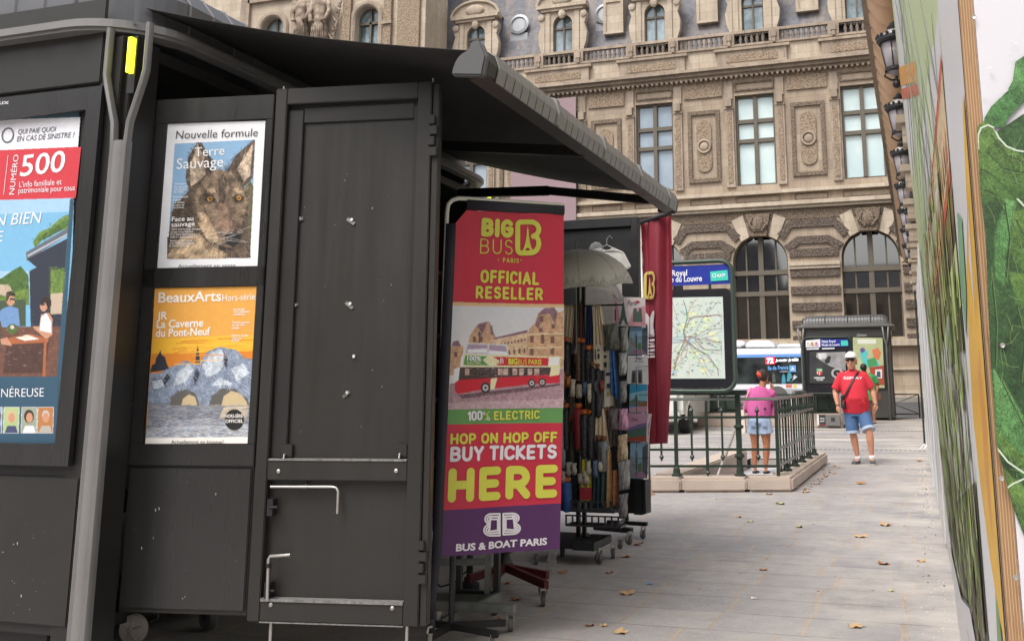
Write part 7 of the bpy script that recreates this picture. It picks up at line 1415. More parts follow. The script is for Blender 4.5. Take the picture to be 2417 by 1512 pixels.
# barrier, tape
m_ = thing("crowd_barrier", "black metal street barrier with K shaped bracing beside the far kiosk", "barrier", (-.2, 30.6, gz(30.6))); PV = Plane((0, 30.6), (1, 0)); gq = gz(30.6)
def barrier(parent, xl, xr):
    b = MB(); za = PV.px(2140, 930)[1]; zb = gq + .12; r_ = .02
    b.tube([(xl, 30.6, gq), (xl, 30.6, za)], r_, 6); b.tube([(xr, 30.6, gq), (xr, 30.6, za)], r_, 6); b.tube([(xl, 30.6, za), (xr, 30.6, za)], r_, 6); b.tube([(xl, 30.6, zb), (xr, 30.6, zb)], r_, 6); zm = (za + zb) / 2; b.tube([(xr, 30.6, za), (xl, 30.6, zm), (xr, 30.6, zb)], r_ * .8, 6); b.build("barrier_frame", BLK, parent)
xl = PV.px(2110, 950)[0]; xm = PV.px(2169, 950)[0]; barrier(m_, xl, xm)
m2 = thing("crowd_barrier", "second black street barrier, mostly hidden behind the white hoarding", "barrier", (.8, 30.6, gq)); barrier(m2, xm + .08, xm + 1.6)
m_ = MB(); p = onz(2180, 1064, .03); ro = random.Random(4)
for i in range(7):
    a = ro.uniform(0, 3.1); c = p + [ro.uniform(-.12, .06), ro.uniform(-.1, .1), 0]; d = np.array([math.cos(a), math.sin(a) * .4, ro.uniform(0, .9)]) * .16; n2 = np.array([-d[1], d[0], .03]); n2 = n2 / np.linalg.norm(n2) * .035
    m_.add([c, c + d, c + d + n2, c + n2], [(0, 1, 2, 3)], i % 2)
m_.build("barrier_tape", [ink(206, 40, 56), ink(232, 228, 228)], label="crumpled red and white warning tape at the far foot of the hoarding", cat="tape", fix=False)
# ================================================================ ARCADED BUILDING ON THE RIGHT AND ITS LANTERNS
arc_b = thing("arcade_building", "tan stone street building behind the hoarding, its scalloped balcony underside above the lanterns", "building", (3, 36, 0))
m_ = MB(); m_.box((.30, 8, 0), (9, 58, 14)); m_.build("wall", STONE, arc_b)
def sof(u, v):
    y = 9 + 49 * u; s_ = abs(math.sin(math.pi * y / .95)); x = -.50 + .8 * v
    return (x, y, 8.32 - (.50 * s_) * math.sin(math.pi * min(1, v * 1.05)) ** .8)
m_ = MB(); m_.grid(sof, 820, 8); m_.build("scalloped_soffit", M("tan corbel stone", S(206, 172, 140), .85, 0, .15, 2, .3, 12), arc_b, smooth=True, fix=False)
m_ = MB(); m_.box((-.53, 8.8, 8.31), (.3, 58, 8.38)); m_.box((-.60, 8.8, 8.38), (.3, 58, 8.62)); m_.box((-.50, 8.8, 8.62), (-.35, 58, 9.6)); m_.build("balcony_edge", TRIM, arc_b)
PLm = M("lantern black iron", S(44, 44, 46), .4, .2, .15, 12); PGl = M("frosted lantern glass", S(150, 144, 146), .15, 0, .2, 3)
def lantern():
    t_ = thing("wall_lantern", "x", "lantern", (0, 0, 0), "wall lanterns receding along the street building")
    m_ = MB(); m_.lathe([(.20, .02), (.20, 0), (.21, 0), (.225, .03), (.235, .035), (.235, .075), (.20, .08)], (0, 0, 0), 20)
    for k_ in range(16): a = k_ * .3927; m_.lathe([(.022, 0), (.026, .03), (.002, .055)], (.225 * math.cos(a), .225 * math.sin(a), .075), 5)
    m_.lathe([(.10, .18), (.085, .2), (.09, .235), (.05, .25), (.05, .28), (.002, .33)], (0, 0, 0), 14)
    for k_ in range(6): a = k_ * 1.047 + .3; m_.bar((.195 * math.cos(a), .195 * math.sin(a), 0), (.13 * math.cos(a), .13 * math.sin(a), -.36), .012, .02)
    m_.lathe([(.115, -.34), (.145, -.34), (.145, -.38), (.10, -.39)], (0, 0, 0), 16); m_.build("iron_frame", PLm, t_, smooth=35)
    m_ = MB(); m_.lathe([(.185, 0), (.125, -.35), (.06, -.44), (.02, -.46)], (0, 0, 0), 18); m_.build("glass", PGl, t_, smooth=True)
    m_ = MB(); m_.lathe([(.19, .08), (.10, .18)], (0, 0, 0), 16); m_.build("roof", M("lantern pale cap", S(196, 192, 186), .3, 0, .2, 6), t_, smooth=True)
    m_ = MB(); m_.tube([(0, 0, -.44), (0, 0, -.52), (.06, 0, -.58), (.2, 0, -.54), (.36, 0, -.50)], .022, 8); m_.tube([(-.13, 0, -.38), (-.15, 0, -.44), (-.07, 0, -.5), (0, 0, -.5)], .014, 6); m_.tube([(0, .13, -.38), (0, .15, -.44), (0, .07, -.5), (0, 0, -.5)], .014, 6); m_.ell((0, 0, -.56), (.06, .06, .06), 10, 7); m_.build("bracket", PLm, t_, smooth=True); return t_
l0 = lantern(); nm = ["largest one at the top of the row", "second lantern from the top, against the tan soffit", "third lantern from the top of the row", "fourth lantern from the top of the row", "fifth lantern down, beside the arch of the palace", "sixth lantern down the receding row", "smallest lowest lantern at the end of the row"]
for i in range(7):
    lp = (-.035, 13.4 + 3.5 * i, 5.72); o = l0 if i == 0 else dup(l0, lp); o.location = lp; o['label'] = "black iron wall lantern, " + nm[i]
rep(lambda b: (b.box((0, -.25, 0), (.4, .25, .12)), b.box((.08, -.2, -.3), (.4, .2, -.002))), "console", PALE, [(-.09, 13.4 + 1.7 + 3.5 * i, 5.0) for i in range(8)], arc_b)
# ================================================================ HOARDING
hd = thing("site_hoarding", "tall white plywood site hoarding printed with a glasshouse picture along the pavement", "hoarding", (.13, 8, 0))
HT = 3.45
def HS(Y, z, o=0.0):       # the printed panel leans a little over the path towards its far end
    t = (Y - 2.35) / (5.73 - 2.35); return (.14 - .017 * t - .040 * t * z - o, Y, z)
m_ = MB(); ms = []
def hpoly(mt, pts, o=.001):
    if mt not in ms: ms.append(mt)
    P_ = dense(pts, 3); m_.add([HS(a, b, o) for a, b in P_], [list(range(len(P_)))], ms.index(mt))
WB_ = M("white printed board", S(214, 214, 216), .35, 0, .03, .6)
ms.append(WB_); m_.grid(lambda u, v: HS(2.35 + 3.38 * u, HT * v), 8, 8, 0)
PG = ink(190, 206, 160, .35, .06, 1.0); hpoly(PG, [(2.95, .0), (5.73, .0), (5.73, HT), (2.95, HT)], .0006)
hpoly(ink(206, 216, 180, .35, .06, 2), [(3.6, 1.9), (3.9, 1.9), (3.9, HT), (3.6, HT)], .0009); hpoly(ink(178, 198, 150, .35, .06, 2), [(4.6, 1.9), (5.0, 1.9), (5.0, HT), (4.6, HT)], .0009)
ln = ink(110, 116, 104, .4)
k_ = 0
for i in range(22):
    y = 1.6 + i * .24
    for dy in (1.3, -.9):
        a, b = (y, 1.9), (y + dy, HT)
        if min(a[0], b[0]) < 2.96 or max(a[0], b[0]) > 5.72: continue
        k_ += 1; w_ = .05 if i % 5 == 0 else .018; hpoly(ln, [a, (a[0] + w_, a[1]), (b[0] + w_, b[1]), b], .0012 + k_ * .00005)
for y in (3.2, 3.55, 4.0, 4.5, 5.1): k_ += 1; hpoly(ln, [(y, 1.9), (y + .015, 1.9), (y + .015, HT), (y, HT)], .0012 + k_ * .00005)
orn = ink(196, 90, 60, .4, .5, 24); crmh = ink(214, 190, 150, .4, .4, 30); brn = ink(124, 100, 62, .45, .3, 10); brd = ink(84, 66, 48, .5, .4, 12)
hpoly(ink(214, 150, 60, .4, .4, 20), [(5.73, 2.88), (4.25, 2.46), (4.25, 2.55), (5.73, 2.99)], .003); hpoly(orn, [(5.73, 2.80), (4.25, 2.40), (4.25, 2.45), (5.73, 2.86)], .003)
hpoly(crmh, [(5.73, 1.40), (2.95, 1.82), (2.95, 2.12), (5.73, 1.62)], .003); hpoly(orn, [(5.73, 1.60), (2.95, 2.10), (2.95, 2.15), (5.73, 1.66)], .0034); hpoly(orn, [(5.73, 1.37), (2.95, 1.78), (2.95, 1.83), (5.73, 1.42)], .0034); hpoly(brn, [(5.73, 1.15), (2.95, 1.56), (2.95, 1.77), (5.73, 1.36)], .003)
for i in range(26): y = 3.0 + i * .105; z = 1.86 - (y - 2.95) * .16; hpoly(random.choice([orn, brn]), [(y, z), (y + .05, z - .01), (y + .03, z + .12)], .0042)
hpoly(ink(198, 206, 204, .35), [(5.6, .9), (4.6, .95), (4.6, 1.35), (5.6, 1.15)], .0032); hpoly(brd, [(2.95, 1.30), (3.6, 1.3), (3.6, 1.62), (2.95, 1.66)], .0032); hpoly(ink(196, 206, 140, .4, .1, 3), [(2.95, 1.42), (3.5, 1.36), (3.5, 1.52), (2.95, 1.60)], .0036)
hpoly(ink(96, 92, 72, .45, .5, 9), [(2.95, .25), (5.73, .0), (5.73, .55), (2.95, .95)], .0032)
gcol = [ink(126, 156, 60, .45, .3, 30), ink(150, 184, 60, .45, .3, 30), ink(84, 110, 48, .45, .4, 30), ink(70, 62, 48, .5, .4, 30), ink(110, 90, 60, .5, .4, 30), ink(60, 74, 44, .5, .4, 30), ink(170, 186, 120, .45, .3, 30)]
rh = random.Random(2)
for i in range(620):
    y = rh.uniform(2.97, 5.7); z = rh.uniform(.45, 1.45) if i < 420 and rh.random() < .85 else rh.uniform(1.4, 1.9) if i < 420 else rh.uniform(.42, .8); h = rh.uniform(.06, .3); w_ = rh.uniform(.02, .09); lean = rh.uniform(-.05, .05)
    c = rh.choice(gcol[:3] + gcol[6:] * 2) if z > .75 else rh.choice(gcol[2:6] + gcol[6:] + gcol[:1]); y2 = min(5.7, y + w_)
    hpoly(c, [(y, z), (y2, z + .01), (min(5.72, max(2.96, (y + y2) / 2 + lean)), z + h)], .0046 + i * .000006)
for y, w_ in ((3.05, .05), (3.4, .1), (4.1, .07), (4.8, .12), (5.4, .1)): hpoly(brd, [(y, .4), (y + w_, .4), (y + w_ * .7, 1.9), (y + w_ * .2, 1.9)], .0085)
hpoly(ink(200, 200, 204, .35), [(2.95, .0), (5.73, .0), (5.73, .40), (4.6, .34), (3.8, .46), (3.3, .36), (2.95, .44)], .009); hpoly(ink(90, 96, 90), [(5.73, .40), (4.6, .34), (3.8, .46), (3.3, .36), (2.95, .44), (2.95, .452), (3.3, .372), (3.8, .472), (4.6, .352), (5.73, .412)], .0094); hpoly(ink(130, 134, 130), [(2.95, .18), (4.2, .30), (4.2, .31), (2.95, .19)], .0096)
hpoly(M("yellow petal print", S(222, 172, 58), .4, 0, .15, 8), [(2.355, 1.86), (2.40, 1.84), (2.50, 1.60), (2.66, 1.48), (2.78, 1.30), (2.84, 1.12), (2.76, .95), (2.62, .80), (2.46, .70), (2.355, .66)], .003); hpoly(ink(208, 144, 66, .4, .2, 8), [(2.44, 1.3), (2.54, 1.22), (2.56, .98), (2.48, .86), (2.42, 1.1)], .0034); hpoly(ink(116, 160, 120, .4, .2, 6), [(2.68, 1.62), (2.82, 1.66), (2.92, 1.48), (2.86, 1.32), (2.72, 1.44)], .0028); hpoly(WB_, [(2.44, 1.62), (2.54, 1.5), (2.50, 1.36)], .0036)
hpoly(ink(110, 146, 80, .4, .3, 8), [(2.40, .55), (2.55, .4), (2.60, .62), (2.52, .8)], .003); hpoly(ink(90, 130, 96, .4, .3, 8), [(2.42, .0), (2.62, .0), (2.56, .26), (2.5, .32)], .003)
m_.build("printed_panel", ms, hd, fix=False)
m_ = MB(); m_.grid(lambda u, v: np.array(HS(2.35 + 3.38 * u, HT * v, -.004)), 8, 8); m_.grid(lambda u, v: np.array(HS(2.35 + 3.38 * u, HT * v, -.024)), 8, 8); m_.build("backing_board", M("plywood back", S(176, 140, 96), .8, 0, .15, 4), hd)
def ply():
    k = NT("plywood edge"); p = k.obj(); x, y, z = k.xyz(p); f = k.m_('FRACT', k.m_('MULTIPLY', k.m_('ADD', x, k.m_('MULTIPLY', k.noise(k.scale(p, (1, 1, 2)), 3, 3), .004)), 175.0)); c = k.mix(k.m_('LESS_THAN', f, .72), S(182, 150, 110), S(146, 112, 80)); c = k.mix(k.ramp(k.noise(k.scale(p, (30, 1, 3)), 3, 4), .55, .75, 0, .7), c, S(96, 60, 40)); return k.done(c, .75)
m_ = MB(); m_.box((.141, 2.325, 0), (.170, 2.348, HT)); m_.build("plywood_edge", ply(), hd)
for i in range(12):
    y0, y1 = 5.76 + i * 1.27, 5.76 + (i + 1) * 1.27 - .012; xo = .125 - .0048 * (y0 - 5.7) + (.004 if i % 2 else 0); c = [(206, 208, 208), (196, 200, 200), (212, 206, 206), (190, 196, 190), (204, 206, 210), (214, 212, 210)][i % 6]
    m_ = MB(); m_.box((xo, y0, .04 if i % 3 else .0), (xo + .02, y1, 3.0 + .012 * (i % 2))); m_.build("panel", M("site panel %d" % (i % 6), S(*c), .4, 0, .05, 2), hd)
    m_ = MB(); rp = random.Random(i)
    for j in range(6): y = y0 + .05 + rp.random() * 1.0; z = rp.uniform(.3, 2.4); m_.add([(xo - .002 - j * .0004, y, z), (xo - .002 - j * .0004, y + rp.uniform(.02, .15), z + .05), (xo - .002 - j * .0004, y + rp.uniform(.02, .15), z + rp.uniform(.2, .6)), (xo - .002 - j * .0004, y, z + .3)], [(0, 1, 2, 3)], j % 3)
    m_.build("faded_print", [ink(176, 186, 176), ink(190, 180, 190), ink(150, 160, 150)], hd, fix=False)
m_ = MB(); m_.tube([(.03, 21.05, 0), (.03, 21.05, 3.1)], .018, 6); m_.build("end_post", MG, hd)
m_ = MB(); rp = random.Random(9)
for i in range(520):
    y = 2.4 + rp.random() ** .8 * 18; d = abs(rp.gauss(0, .07)); x = .10 - .0045 * y - d; r_ = rp.uniform(.002, .009) * (1 if y < 12 else 1.5)
    m_.add([(x + r_ * math.cos(t) * rp.uniform(.7, 1.2), y + r_ * 1.5 * math.sin(t), .001) for t in (0, 1.6, 3.1, 4.7)] + [(x, y, r_ * .9)], [(0, 1, 4), (1, 2, 4), (2, 3, 4), (3, 0, 4)], rp.choice([0, 0, 0, 0, 0, 0, 1]))
m_.build("rubble", [M("mortar crumbs", S(206, 196, 182), .9, 0, .2, 60), M("dark crumbs", S(96, 82, 70), .9)], kind="stuff", fix=False)
# the green plant board facing the path
PC = Plane((0, 2.31), (1, 0)); bd = thing("printed_board", "white board printed with a large green leaf picture, set square to the hoarding", "board", (.9, 2.32, 0))
m_ = MB(); m_.box((.172, 2.315, 0), (1.9, 2.335, HT)); m_.build("board", M("white glossy board", S(206, 204, 208), .3, 0, .03, .8), bd)
def leafmat(name, a, b, c, sc):
    k = NT(name); p = k.obj(); v = k.vor(p, sc); n = k.noise(p, 9.0, 6, .7); col = k.mix(k.ramp(n, .3, .7), a, b); col = k.mix(k.ramp(v, .2, .8), col, c); return k.done(col, .4)
GA, GB, GCc = leafmat("leaf print mid green", S(72, 110, 44), S(118, 146, 70), S(34, 58, 28), 230), leafmat("leaf print dark green", S(26, 48, 26), S(78, 104, 54), S(18, 34, 18), 210), leafmat("leaf print bright green", S(66, 134, 62), S(98, 166, 92), S(50, 108, 50), 200)
WV = ink(196, 208, 186, .35)
ms = []; m_ = MB()
L = [(GB, [(2322, 330), (2520, 200), (2520, 1330), (2470, 1290), (2417, 1265), (2388, 1190), (2368, 1110), (2352, 1050), (2346, 960), (2338, 860), (2331, 700), (2326, 560), (2314, 460), (2309, 380)]),
     (GCc, [(2420, 130), (2396, 146), (2390, 190), (2376, 216), (2340, 250), (2322, 280), (2330, 302), (2370, 300), (2380, 280), (2420, 240), (2480, 220), (2480, 120)]), (GA, [(2306, 300), (2325, 282), (2345, 300), (2365, 340), (2420, 372), (2480, 400), (2480, 470), (2417, 480), (2370, 470), (2320, 480), (2312, 430)]),
     (GCc, [(2346, 560), (2372, 470), (2396, 476), (2376, 600), (2366, 760), (2350, 700)]), (GA, [(2392, 500), (2480, 470), (2480, 620), (2410, 640), (2384, 600)]), (GB, [(2335, 640), (2400, 700), (2480, 720), (2480, 1000), (2400, 1000), (2346, 900)]), (GA, [(2380, 640), (2480, 660), (2480, 720), (2400, 720)]),
     (GCc, [(2344, 870), (2370, 900), (2417, 985), (2480, 1060), (2480, 1140), (2417, 1128), (2380, 1080), (2352, 1050)]), (GA, [(2352, 1010), (2400, 1062), (2480, 1120), (2480, 1160), (2400, 1100), (2362, 1062)]), (GA, [(2366, 1100), (2417, 1150), (2480, 1210), (2480, 1290), (2420, 1262), (2390, 1190)])]
cv = Canvas(2300, 90, 2470, 1340, .9, 14); fine = cv.rs.rand(cv.h, cv.w) - .5; mid_ = cv.noise(6) * .7 + cv.noise(22) * .9
COL = {GA.name: (S(96, 126, 62), S(66, 98, 48)), GB.name: (S(56, 84, 46), S(42, 68, 38)), GCc.name: (S(92, 138, 80), S(70, 116, 62))}
cv.img[:] = S(56, 84, 46)
for mt, pts in L: a, b = COL[mt.name]; cv.poly(a, pts, .0, b)
for _ in range(7): cv.soften()
cv.img *= np.clip(1 + .8 * mid_ + 1.7 * fine, .15, 2.8)[..., None]
rp = random.Random(5)
for i in range(2600):
    x, y = rp.uniform(2304, 2468), rp.uniform(130, 1330); ii, jj = int((y - 90) * .9), int((x - 2300) * .9)
    if cv.on[ii, jj]: c = cv.img[ii, jj]; a = rp.uniform(-.5, 2.0); k_ = rp.uniform(3, 14); cv.line(x, y, x + math.cos(a) * k_, y + math.sin(a) * k_, np.clip(c * rp.choice([.45, .6, 1.5, 1.9]), 0, .6), 1.0, .55)
DG, LG, WV = S(24, 50, 22), S(150, 178, 110), S(186, 200, 178)
def vein(pts, w_, col, a=.8):
    for (xa, ya), (xb, yb) in zip(pts[:-1], pts[1:]): cv.line(xa, ya, xb, yb, col, w_, a)
for pts in ([(2316, 400), (2350, 420), (2400, 470), (2440, 480)], [(2330, 360), (2370, 400), (2420, 410)], [(2340, 320), (2380, 370), (2430, 390)], [(2325, 450), (2350, 462), (2372, 500)], [(2372, 480), (2384, 560), (2374, 660)], [(2356, 880), (2390, 950), (2420, 1010)], [(2400, 520), (2420, 560), (2440, 640)], [(2340, 640), (2352, 760), (2350, 860)], [(2400, 720), (2420, 800), (2410, 900)]): vein(pts, 3, DG, .8); vein([(x + 3, y + 3) for x, y in pts], 2, LG, .4)
cv.img *= .86
for i in range(70):
    x, y = rp.uniform(2308, 2440), rp.uniform(300, 1230); a = rp.choice([.6, .9, 1.9, 1.2]) + rp.gauss(0, .2); pts = [(x, y)]
    for k_ in range(5): a += rp.gauss(0, .18); pts.append((pts[-1][0] + math.cos(a) * 9, pts[-1][1] + math.sin(a) * 9))
    if all(2301 < u_ < 2468 and 92 < v_ < 1338 and cv.on[int((v_ - 90) * .9), int((u_ - 2300) * .9)] for u_, v_ in pts): vein(pts, 1.5, DG, .7); vein([(u_ + 2.2, v_ + 1) for u_, v_ in pts], 1.2, LG, .35)
cv.soften()
for p_ in ([(2310, 350), (2309, 320), (2316, 303), (2332, 296), (2346, 302), (2358, 326), (2376, 346), (2400, 356), (2440, 362)], [(2352, 1055), (2380, 1090), (2400, 1104), (2440, 1130)], [(2366, 1160), (2390, 1142), (2440, 1120)], [(2402, 470), (2417, 486), (2440, 500)]): vein(p_, 2.6, WV, .85)
for (x, y) in [(x, y) for x in np.arange(2300, 2470, .55) for y in (0,)][:0]: pass
cv.build(PC, .001, bd, "leaf_picture")
m_ = MB()
for x, y in ((2298, 42), (2396, 1361), (2366, 815), (2364, 1128)): p = PC.P(x, y, .004); m_.lathe([(.006, 0), (.005, .003), (.001, .002)], p, 10, axis=PC.n)
m_.build("screw", STEEL, bd)
m_ = MB(); rp = random.Random(1)
for i in range(10): x, y = rp.uniform(2310, 2400), rp.uniform(100, 250); m_.add([PC.P(x, y, .0045), PC.P(x + rp.uniform(8, 18), y - 3, .0045), PC.P(x + 12, y - 2, .0045 + .002)], [(0, 1, 2)])
m_.build("bubble", M("film bubble", S(214, 210, 212), .3), bd, fix=False)
# ================================================================ PEOPLE
from mathutils.bvhtree import BVHTree
def fused(mb, name, mats, parent, vox=.012, sm=2, paint=None, label=None):
    """closed shapes fused into one continuous surface"""
    L = LOC[parent.name]; me = bpy.data.meshes.new("tmp"); me.from_pydata([tuple(p - L) for p in mb.v], [], mb.f)
    bm = bmesh.new(); bm.from_mesh(me); bmesh.ops.recalc_face_normals(bm, faces=bm.faces); bm.to_mesh(me); bm.free()
    o = bpy.data.objects.new("tmp", me); C.objects.link(o); r = o.modifiers.new("r", 'REMESH'); r.mode = 'VOXEL'; r.voxel_size = vox
    s_ = o.modifiers.new("s", 'SMOOTH'); s_.factor = .5; s_.iterations = sm
    bpy.context.view_layer.update(); m2 = bpy.data.meshes.new_from_object(o.evaluated_get(bpy.context.evaluated_depsgraph_get()))
    bpy.data.objects.remove(o); bpy.data.meshes.remove(me); m2.name = name
    m2.materials.clear()
    for mt in mats: m2.materials.append(mt)
    for p in m2.polygons: p.use_smooth = True; p.material_index = paint(V3(p.center) + L) if paint else 0
    ob = bpy.data.objects.new(name, m2); C.objects.link(ob); ob.parent = parent; LOC[ob.name] = L; return tag(ob, label)
SKIN = M("fair tanned skin", S(196, 140, 112), .5, 0, .08, 14); SKIN2 = M("brown tanned skin", S(166, 108, 78), .5, 0, .08, 14)
def hand(m_, w_, d, side, fwd, sc=1.0, curl=.5):
    """palm, four fingers and a thumb from wrist w_ along d; side = across the palm, fwd = palm normal"""
    d, side, fwd = [V3(v) / np.linalg.norm(v) for v in (d, side, fwd)]; w_ = V3(w_)
    m_.tube([w_, w_ + d * .03 * sc, w_ + d * .085 * sc], [(.022 * sc, .020 * sc), (.036 * sc, .02 * sc), (.038 * sc, .018 * sc)], 10)
    for i, L in enumerate((.068, .078, .072, .056)):
        b = w_ + d * .08 * sc + side * (.027 - .018 * i) * sc; k = L * sc; m_.tube([b, b + d * k * .45 + fwd * k * .12 * curl, b + d * k * .8 + fwd * k * .42 * curl, b + d * k * .92 + fwd * k * .75 * curl], [.0105 * sc, .010 * sc, .009 * sc, .007 * sc], 7)
    b = w_ + d * .03 * sc + side * .03 * sc; m_.tube([b, b + side * .022 * sc + d * .03 * sc + fwd * .012 * sc, b + side * .022 * sc + d * .06 * sc + fwd * .022 * sc], [.013 * sc, .012 * sc, .009 * sc], 7)
def head(m_, c, s, f, ears=True):
    """skull, jaw, nose, ears, brow and lips; f is the facing direction"""
    c = V3(c); f = V3(f) / np.linalg.norm(f); r_ = np.cross(f, (0, 0, 1)); u_ = V3((0, 0, 1)); Rm = np.array([r_, f, u_]).T
    m_.ell(c + u_ * .02 * s, (.074 * s, .094 * s, .098 * s), 16, 12, rot=Rm); m_.ell(c + f * .025 * s - u_ * .055 * s, (.058 * s, .065 * s, .062 * s), 14, 10, rot=Rm); m_.ell(c + f * .06 * s - u_ * .10 * s, (.032 * s, .026 * s, .022 * s), 10, 8, rot=Rm)
    m_.tube([c + f * .088 * s + u_ * .015 * s, c + f * .112 * s - u_ * .03 * s, c + f * .095 * s - u_ * .038 * s], [.010 * s, .016 * s, .012 * s], 8); m_.ell(c + f * .085 * s - u_ * .068 * s, (.026 * s, .014 * s, .009 * s), 8, 6, rot=Rm); m_.ell(c + f * .08 * s + u_ * .04 * s, (.055 * s, .016 * s, .012 * s), 8, 6, rot=Rm)
    if ears:
        for k in (-1, 1): m_.ell(c + r_ * k * .077 * s - f * .005 * s - u_ * .005 * s, (.012 * s, .022 * s, .034 * s), 8, 7, rot=Rm)
def drape_text(parent, body, pl_o, words, x0, x1, zb, zt, mat, y_from, name="lettering", d=(0, 1, 0)):
    """lettering laid on the cloth of a shirt"""
    me = body.data; L = LOC[body.name]; bv = BVHTree.FromPolygons([v.co + Vector(L) for v in me.vertices], [p.vertices[:] for p in me.polygons]); vs, fs = text_mesh(words, .03)
    a0, a1 = min(v[0] for v in vs), max(v[0] for v in vs); out = []
    for v in vs:
        x = x0 + (x1 - x0) * (v[0] - a0) / (a1 - a0); z = zb + (zt - zb) * v[1] / .73; h = bv.ray_cast(Vector((x, y_from, z)), Vector(d)); y = h[0].y if h[0] else y_from; out.append((x, y - d[1] * .005, z))
    m_ = MB(); m_.add(out, fs); return m_.build(name, mat, parent, fix=False)
# ---- the walking man, towards the viewer
mo = np.array([-.885, 16.8, 0.0])
man = thing("person", "man in red T-shirt, denim shorts and white cap walking towards the camera", "person", mo)
q = lambda x, z, y=0.0: mo + np.array([x, y, z])
b = MB(); head(b, q(-.135, 1.61, -.04), 1.12, (-.12, -1, -.05))
b.tube([q(-.13, 1.42), q(-.134, 1.56, -.005)], [.066, .06], 12)
b.tube([q(-.10, .80, .0), q(-.10, 1.0, -.03), q(-.115, 1.2, -.02), q(-.125, 1.36), q(-.128, 1.45)], [(.17, .13), (.185, .165), (.18, .14), (.19, .115), (.11, .08)], 16)
LS, LE, LW = q(-.300, 1.375, .01), q(-.415, 1.13, .03), q(-.375, .905, -.06); RS, RE, RW = q(.045, 1.375, .01), q(.165, 1.15, .03), q(.205, .935, -.05)
for a, e, w_ in ((LS, LE, LW), (RS, RE, RW)): b.tube([a, a + (e - a) * .4, e, e + (w_ - e) * .35, w_], [.062, .056, .044, .047, .029], 12)
hand(b, LW, (.08, -.12, -1), (.3, -1, 0), (1, .2, 0), 1.0, .9); hand(b, RW, (.06, -.1, -1), (-.2, -1, 0), (-1, .2, 0), 1.0, .8)
LH, LK, LA = q(-.19, .82), q(-.165, .47, -.02), q(-.115, .10, .05); RH, RK, RA = q(.0, .82), q(.095, .50, -.16), q(.110, .12, -.12)
for a, k, n_ in ((LH, LK, LA), (RH, RK, RA)): b.tube([a, a + (k - a) * .5, k, k + (n_ - k) * .3, k + (n_ - k) * .7, n_], [.092, .080, .056, .060, .045, .036], 12)
for n_, tx in ((LA, -.06), (RA, .02)): b.tube([n_ + [0, .02, -.03], n_ + [tx * .6, -.10, -.06], n_ + [tx, -.17, -.075]], [(.036, .034), (.038, .025), (.03, .018)], 10)
fused(b, "body", [SKIN], man, .011, 2)
b = MB()
b.tube([q(-.095, .805, .005), q(-.095, .9, -.012), q(-.10, 1.03, -.045), q(-.112, 1.2, -.035), q(-.125, 1.34, -.01), q(-.127, 1.42, .0), q(-.13, 1.475)], [(.208, .155), (.206, .17), (.208, .19), (.20, .165), (.195, .13), (.13, .10), (.075, .072)], 20)
for a, e, sx in ((LS, LE, -1), (RS, RE, 1)): b.tube([a + [-sx * .06, 0, .03], a, a + (e - a) * .5, a + (e - a) * .86], [.062, .072, .076, .080], 14)
for i in range(7): b.tube([q(-.30 + i * .06, .82, -.12), q(-.28 + i * .055, .95, -.19), q(-.25 + i * .045, 1.02, -.19)], [.010, .014, .006], 6)
TSH = M("red cotton T-shirt", S(206, 46, 62), .85, 0, .08, 6, .15, 14); shirt = fused(b, "t_shirt", [TSH], man, .012, 3)
drape_text(man, shirt, None, "REPLAY", mo[0] - .262, mo[0] + .035, 1.320, 1.362, ink(226, 200, 206), mo[1] - 1)
b = MB(); b.tube([q(-.095, .83, .0), q(-.095, .74, .0)], [(.195, .145), (.185, .14)], 16)
for a, k, f0 in ((LH, LK, .93), (RH, RK, .86)): b.tube([a + [0, 0, -.0], a + (k - a) * .4, a + (k - a) * f0], [.108, .108, .104], 14)
DEN = M("blue denim", S(72, 102, 142), .8, 0, .28, 9, .2, 60); fused(b, "shorts", [DEN], man, .012, 2)
b = MB()
for a, k, f0 in ((LH, LK, .93), (RH, RK, .86)): p = a + (k - a) * f0; d = (k - a) / np.linalg.norm(k - a); b.tube([p - d * .02, p + d * .022], [.110, .108], 16)
b.build("shorts_cuff", M("pale denim turn up", S(166, 180, 200), .85), man, smooth=40)
b = MB()
for n_, tx in ((LA, -.06), (RA, .02)):
    b.tube([n_ + [0, .055, -.075], n_ + [tx * .3, -.02, -.062], n_ + [tx * .8, -.13, -.075], n_ + [tx, -.20, -.082]], [(.040, .036), (.045, .05), (.046, .03), (.034, .02)], 12, 0)
    b.tube([n_ + [0, .07, -.108 + .0], n_ + [tx * .5, -.06, -.108], n_ + [tx, -.215, -.104]], [(.042, .014), (.048, .014), (.036, .012)], 10, 1)
    for k in range(3): b.tube([n_ + [tx * .4 - .035, -.05 - .03 * k, -.028 - .012 * k], n_ + [tx * .4 + .035, -.05 - .03 * k, -.028 - .012 * k]], .006, 5, 2)
b.build("shoe", [M("grey running shoe", S(84, 84, 86), .7, 0, .3, 40), M("pale sole", S(186, 180, 170), .7), M("pale laces", S(170, 170, 168), .7)], man, smooth=50)
b = MB()
for n_ in (LA, RA): b.tube([n_ + [0, .0, -.045], n_ + [0, .0, .03]], [.044, .04], 12)
b.build("sock", M("white sock", S(222, 222, 222), .9), man, smooth=True)
b = MB(); hc = q(-.135, 1.615, -.04); b.grid(lambda u, v: hc + np.array([.094 * math.sin(v * 1.62) * math.cos(6.2832 * u), .118 * math.sin(v * 1.62) * math.sin(6.2832 * u), .052 + .098 * math.cos(v * 1.62)]), 24, 8)
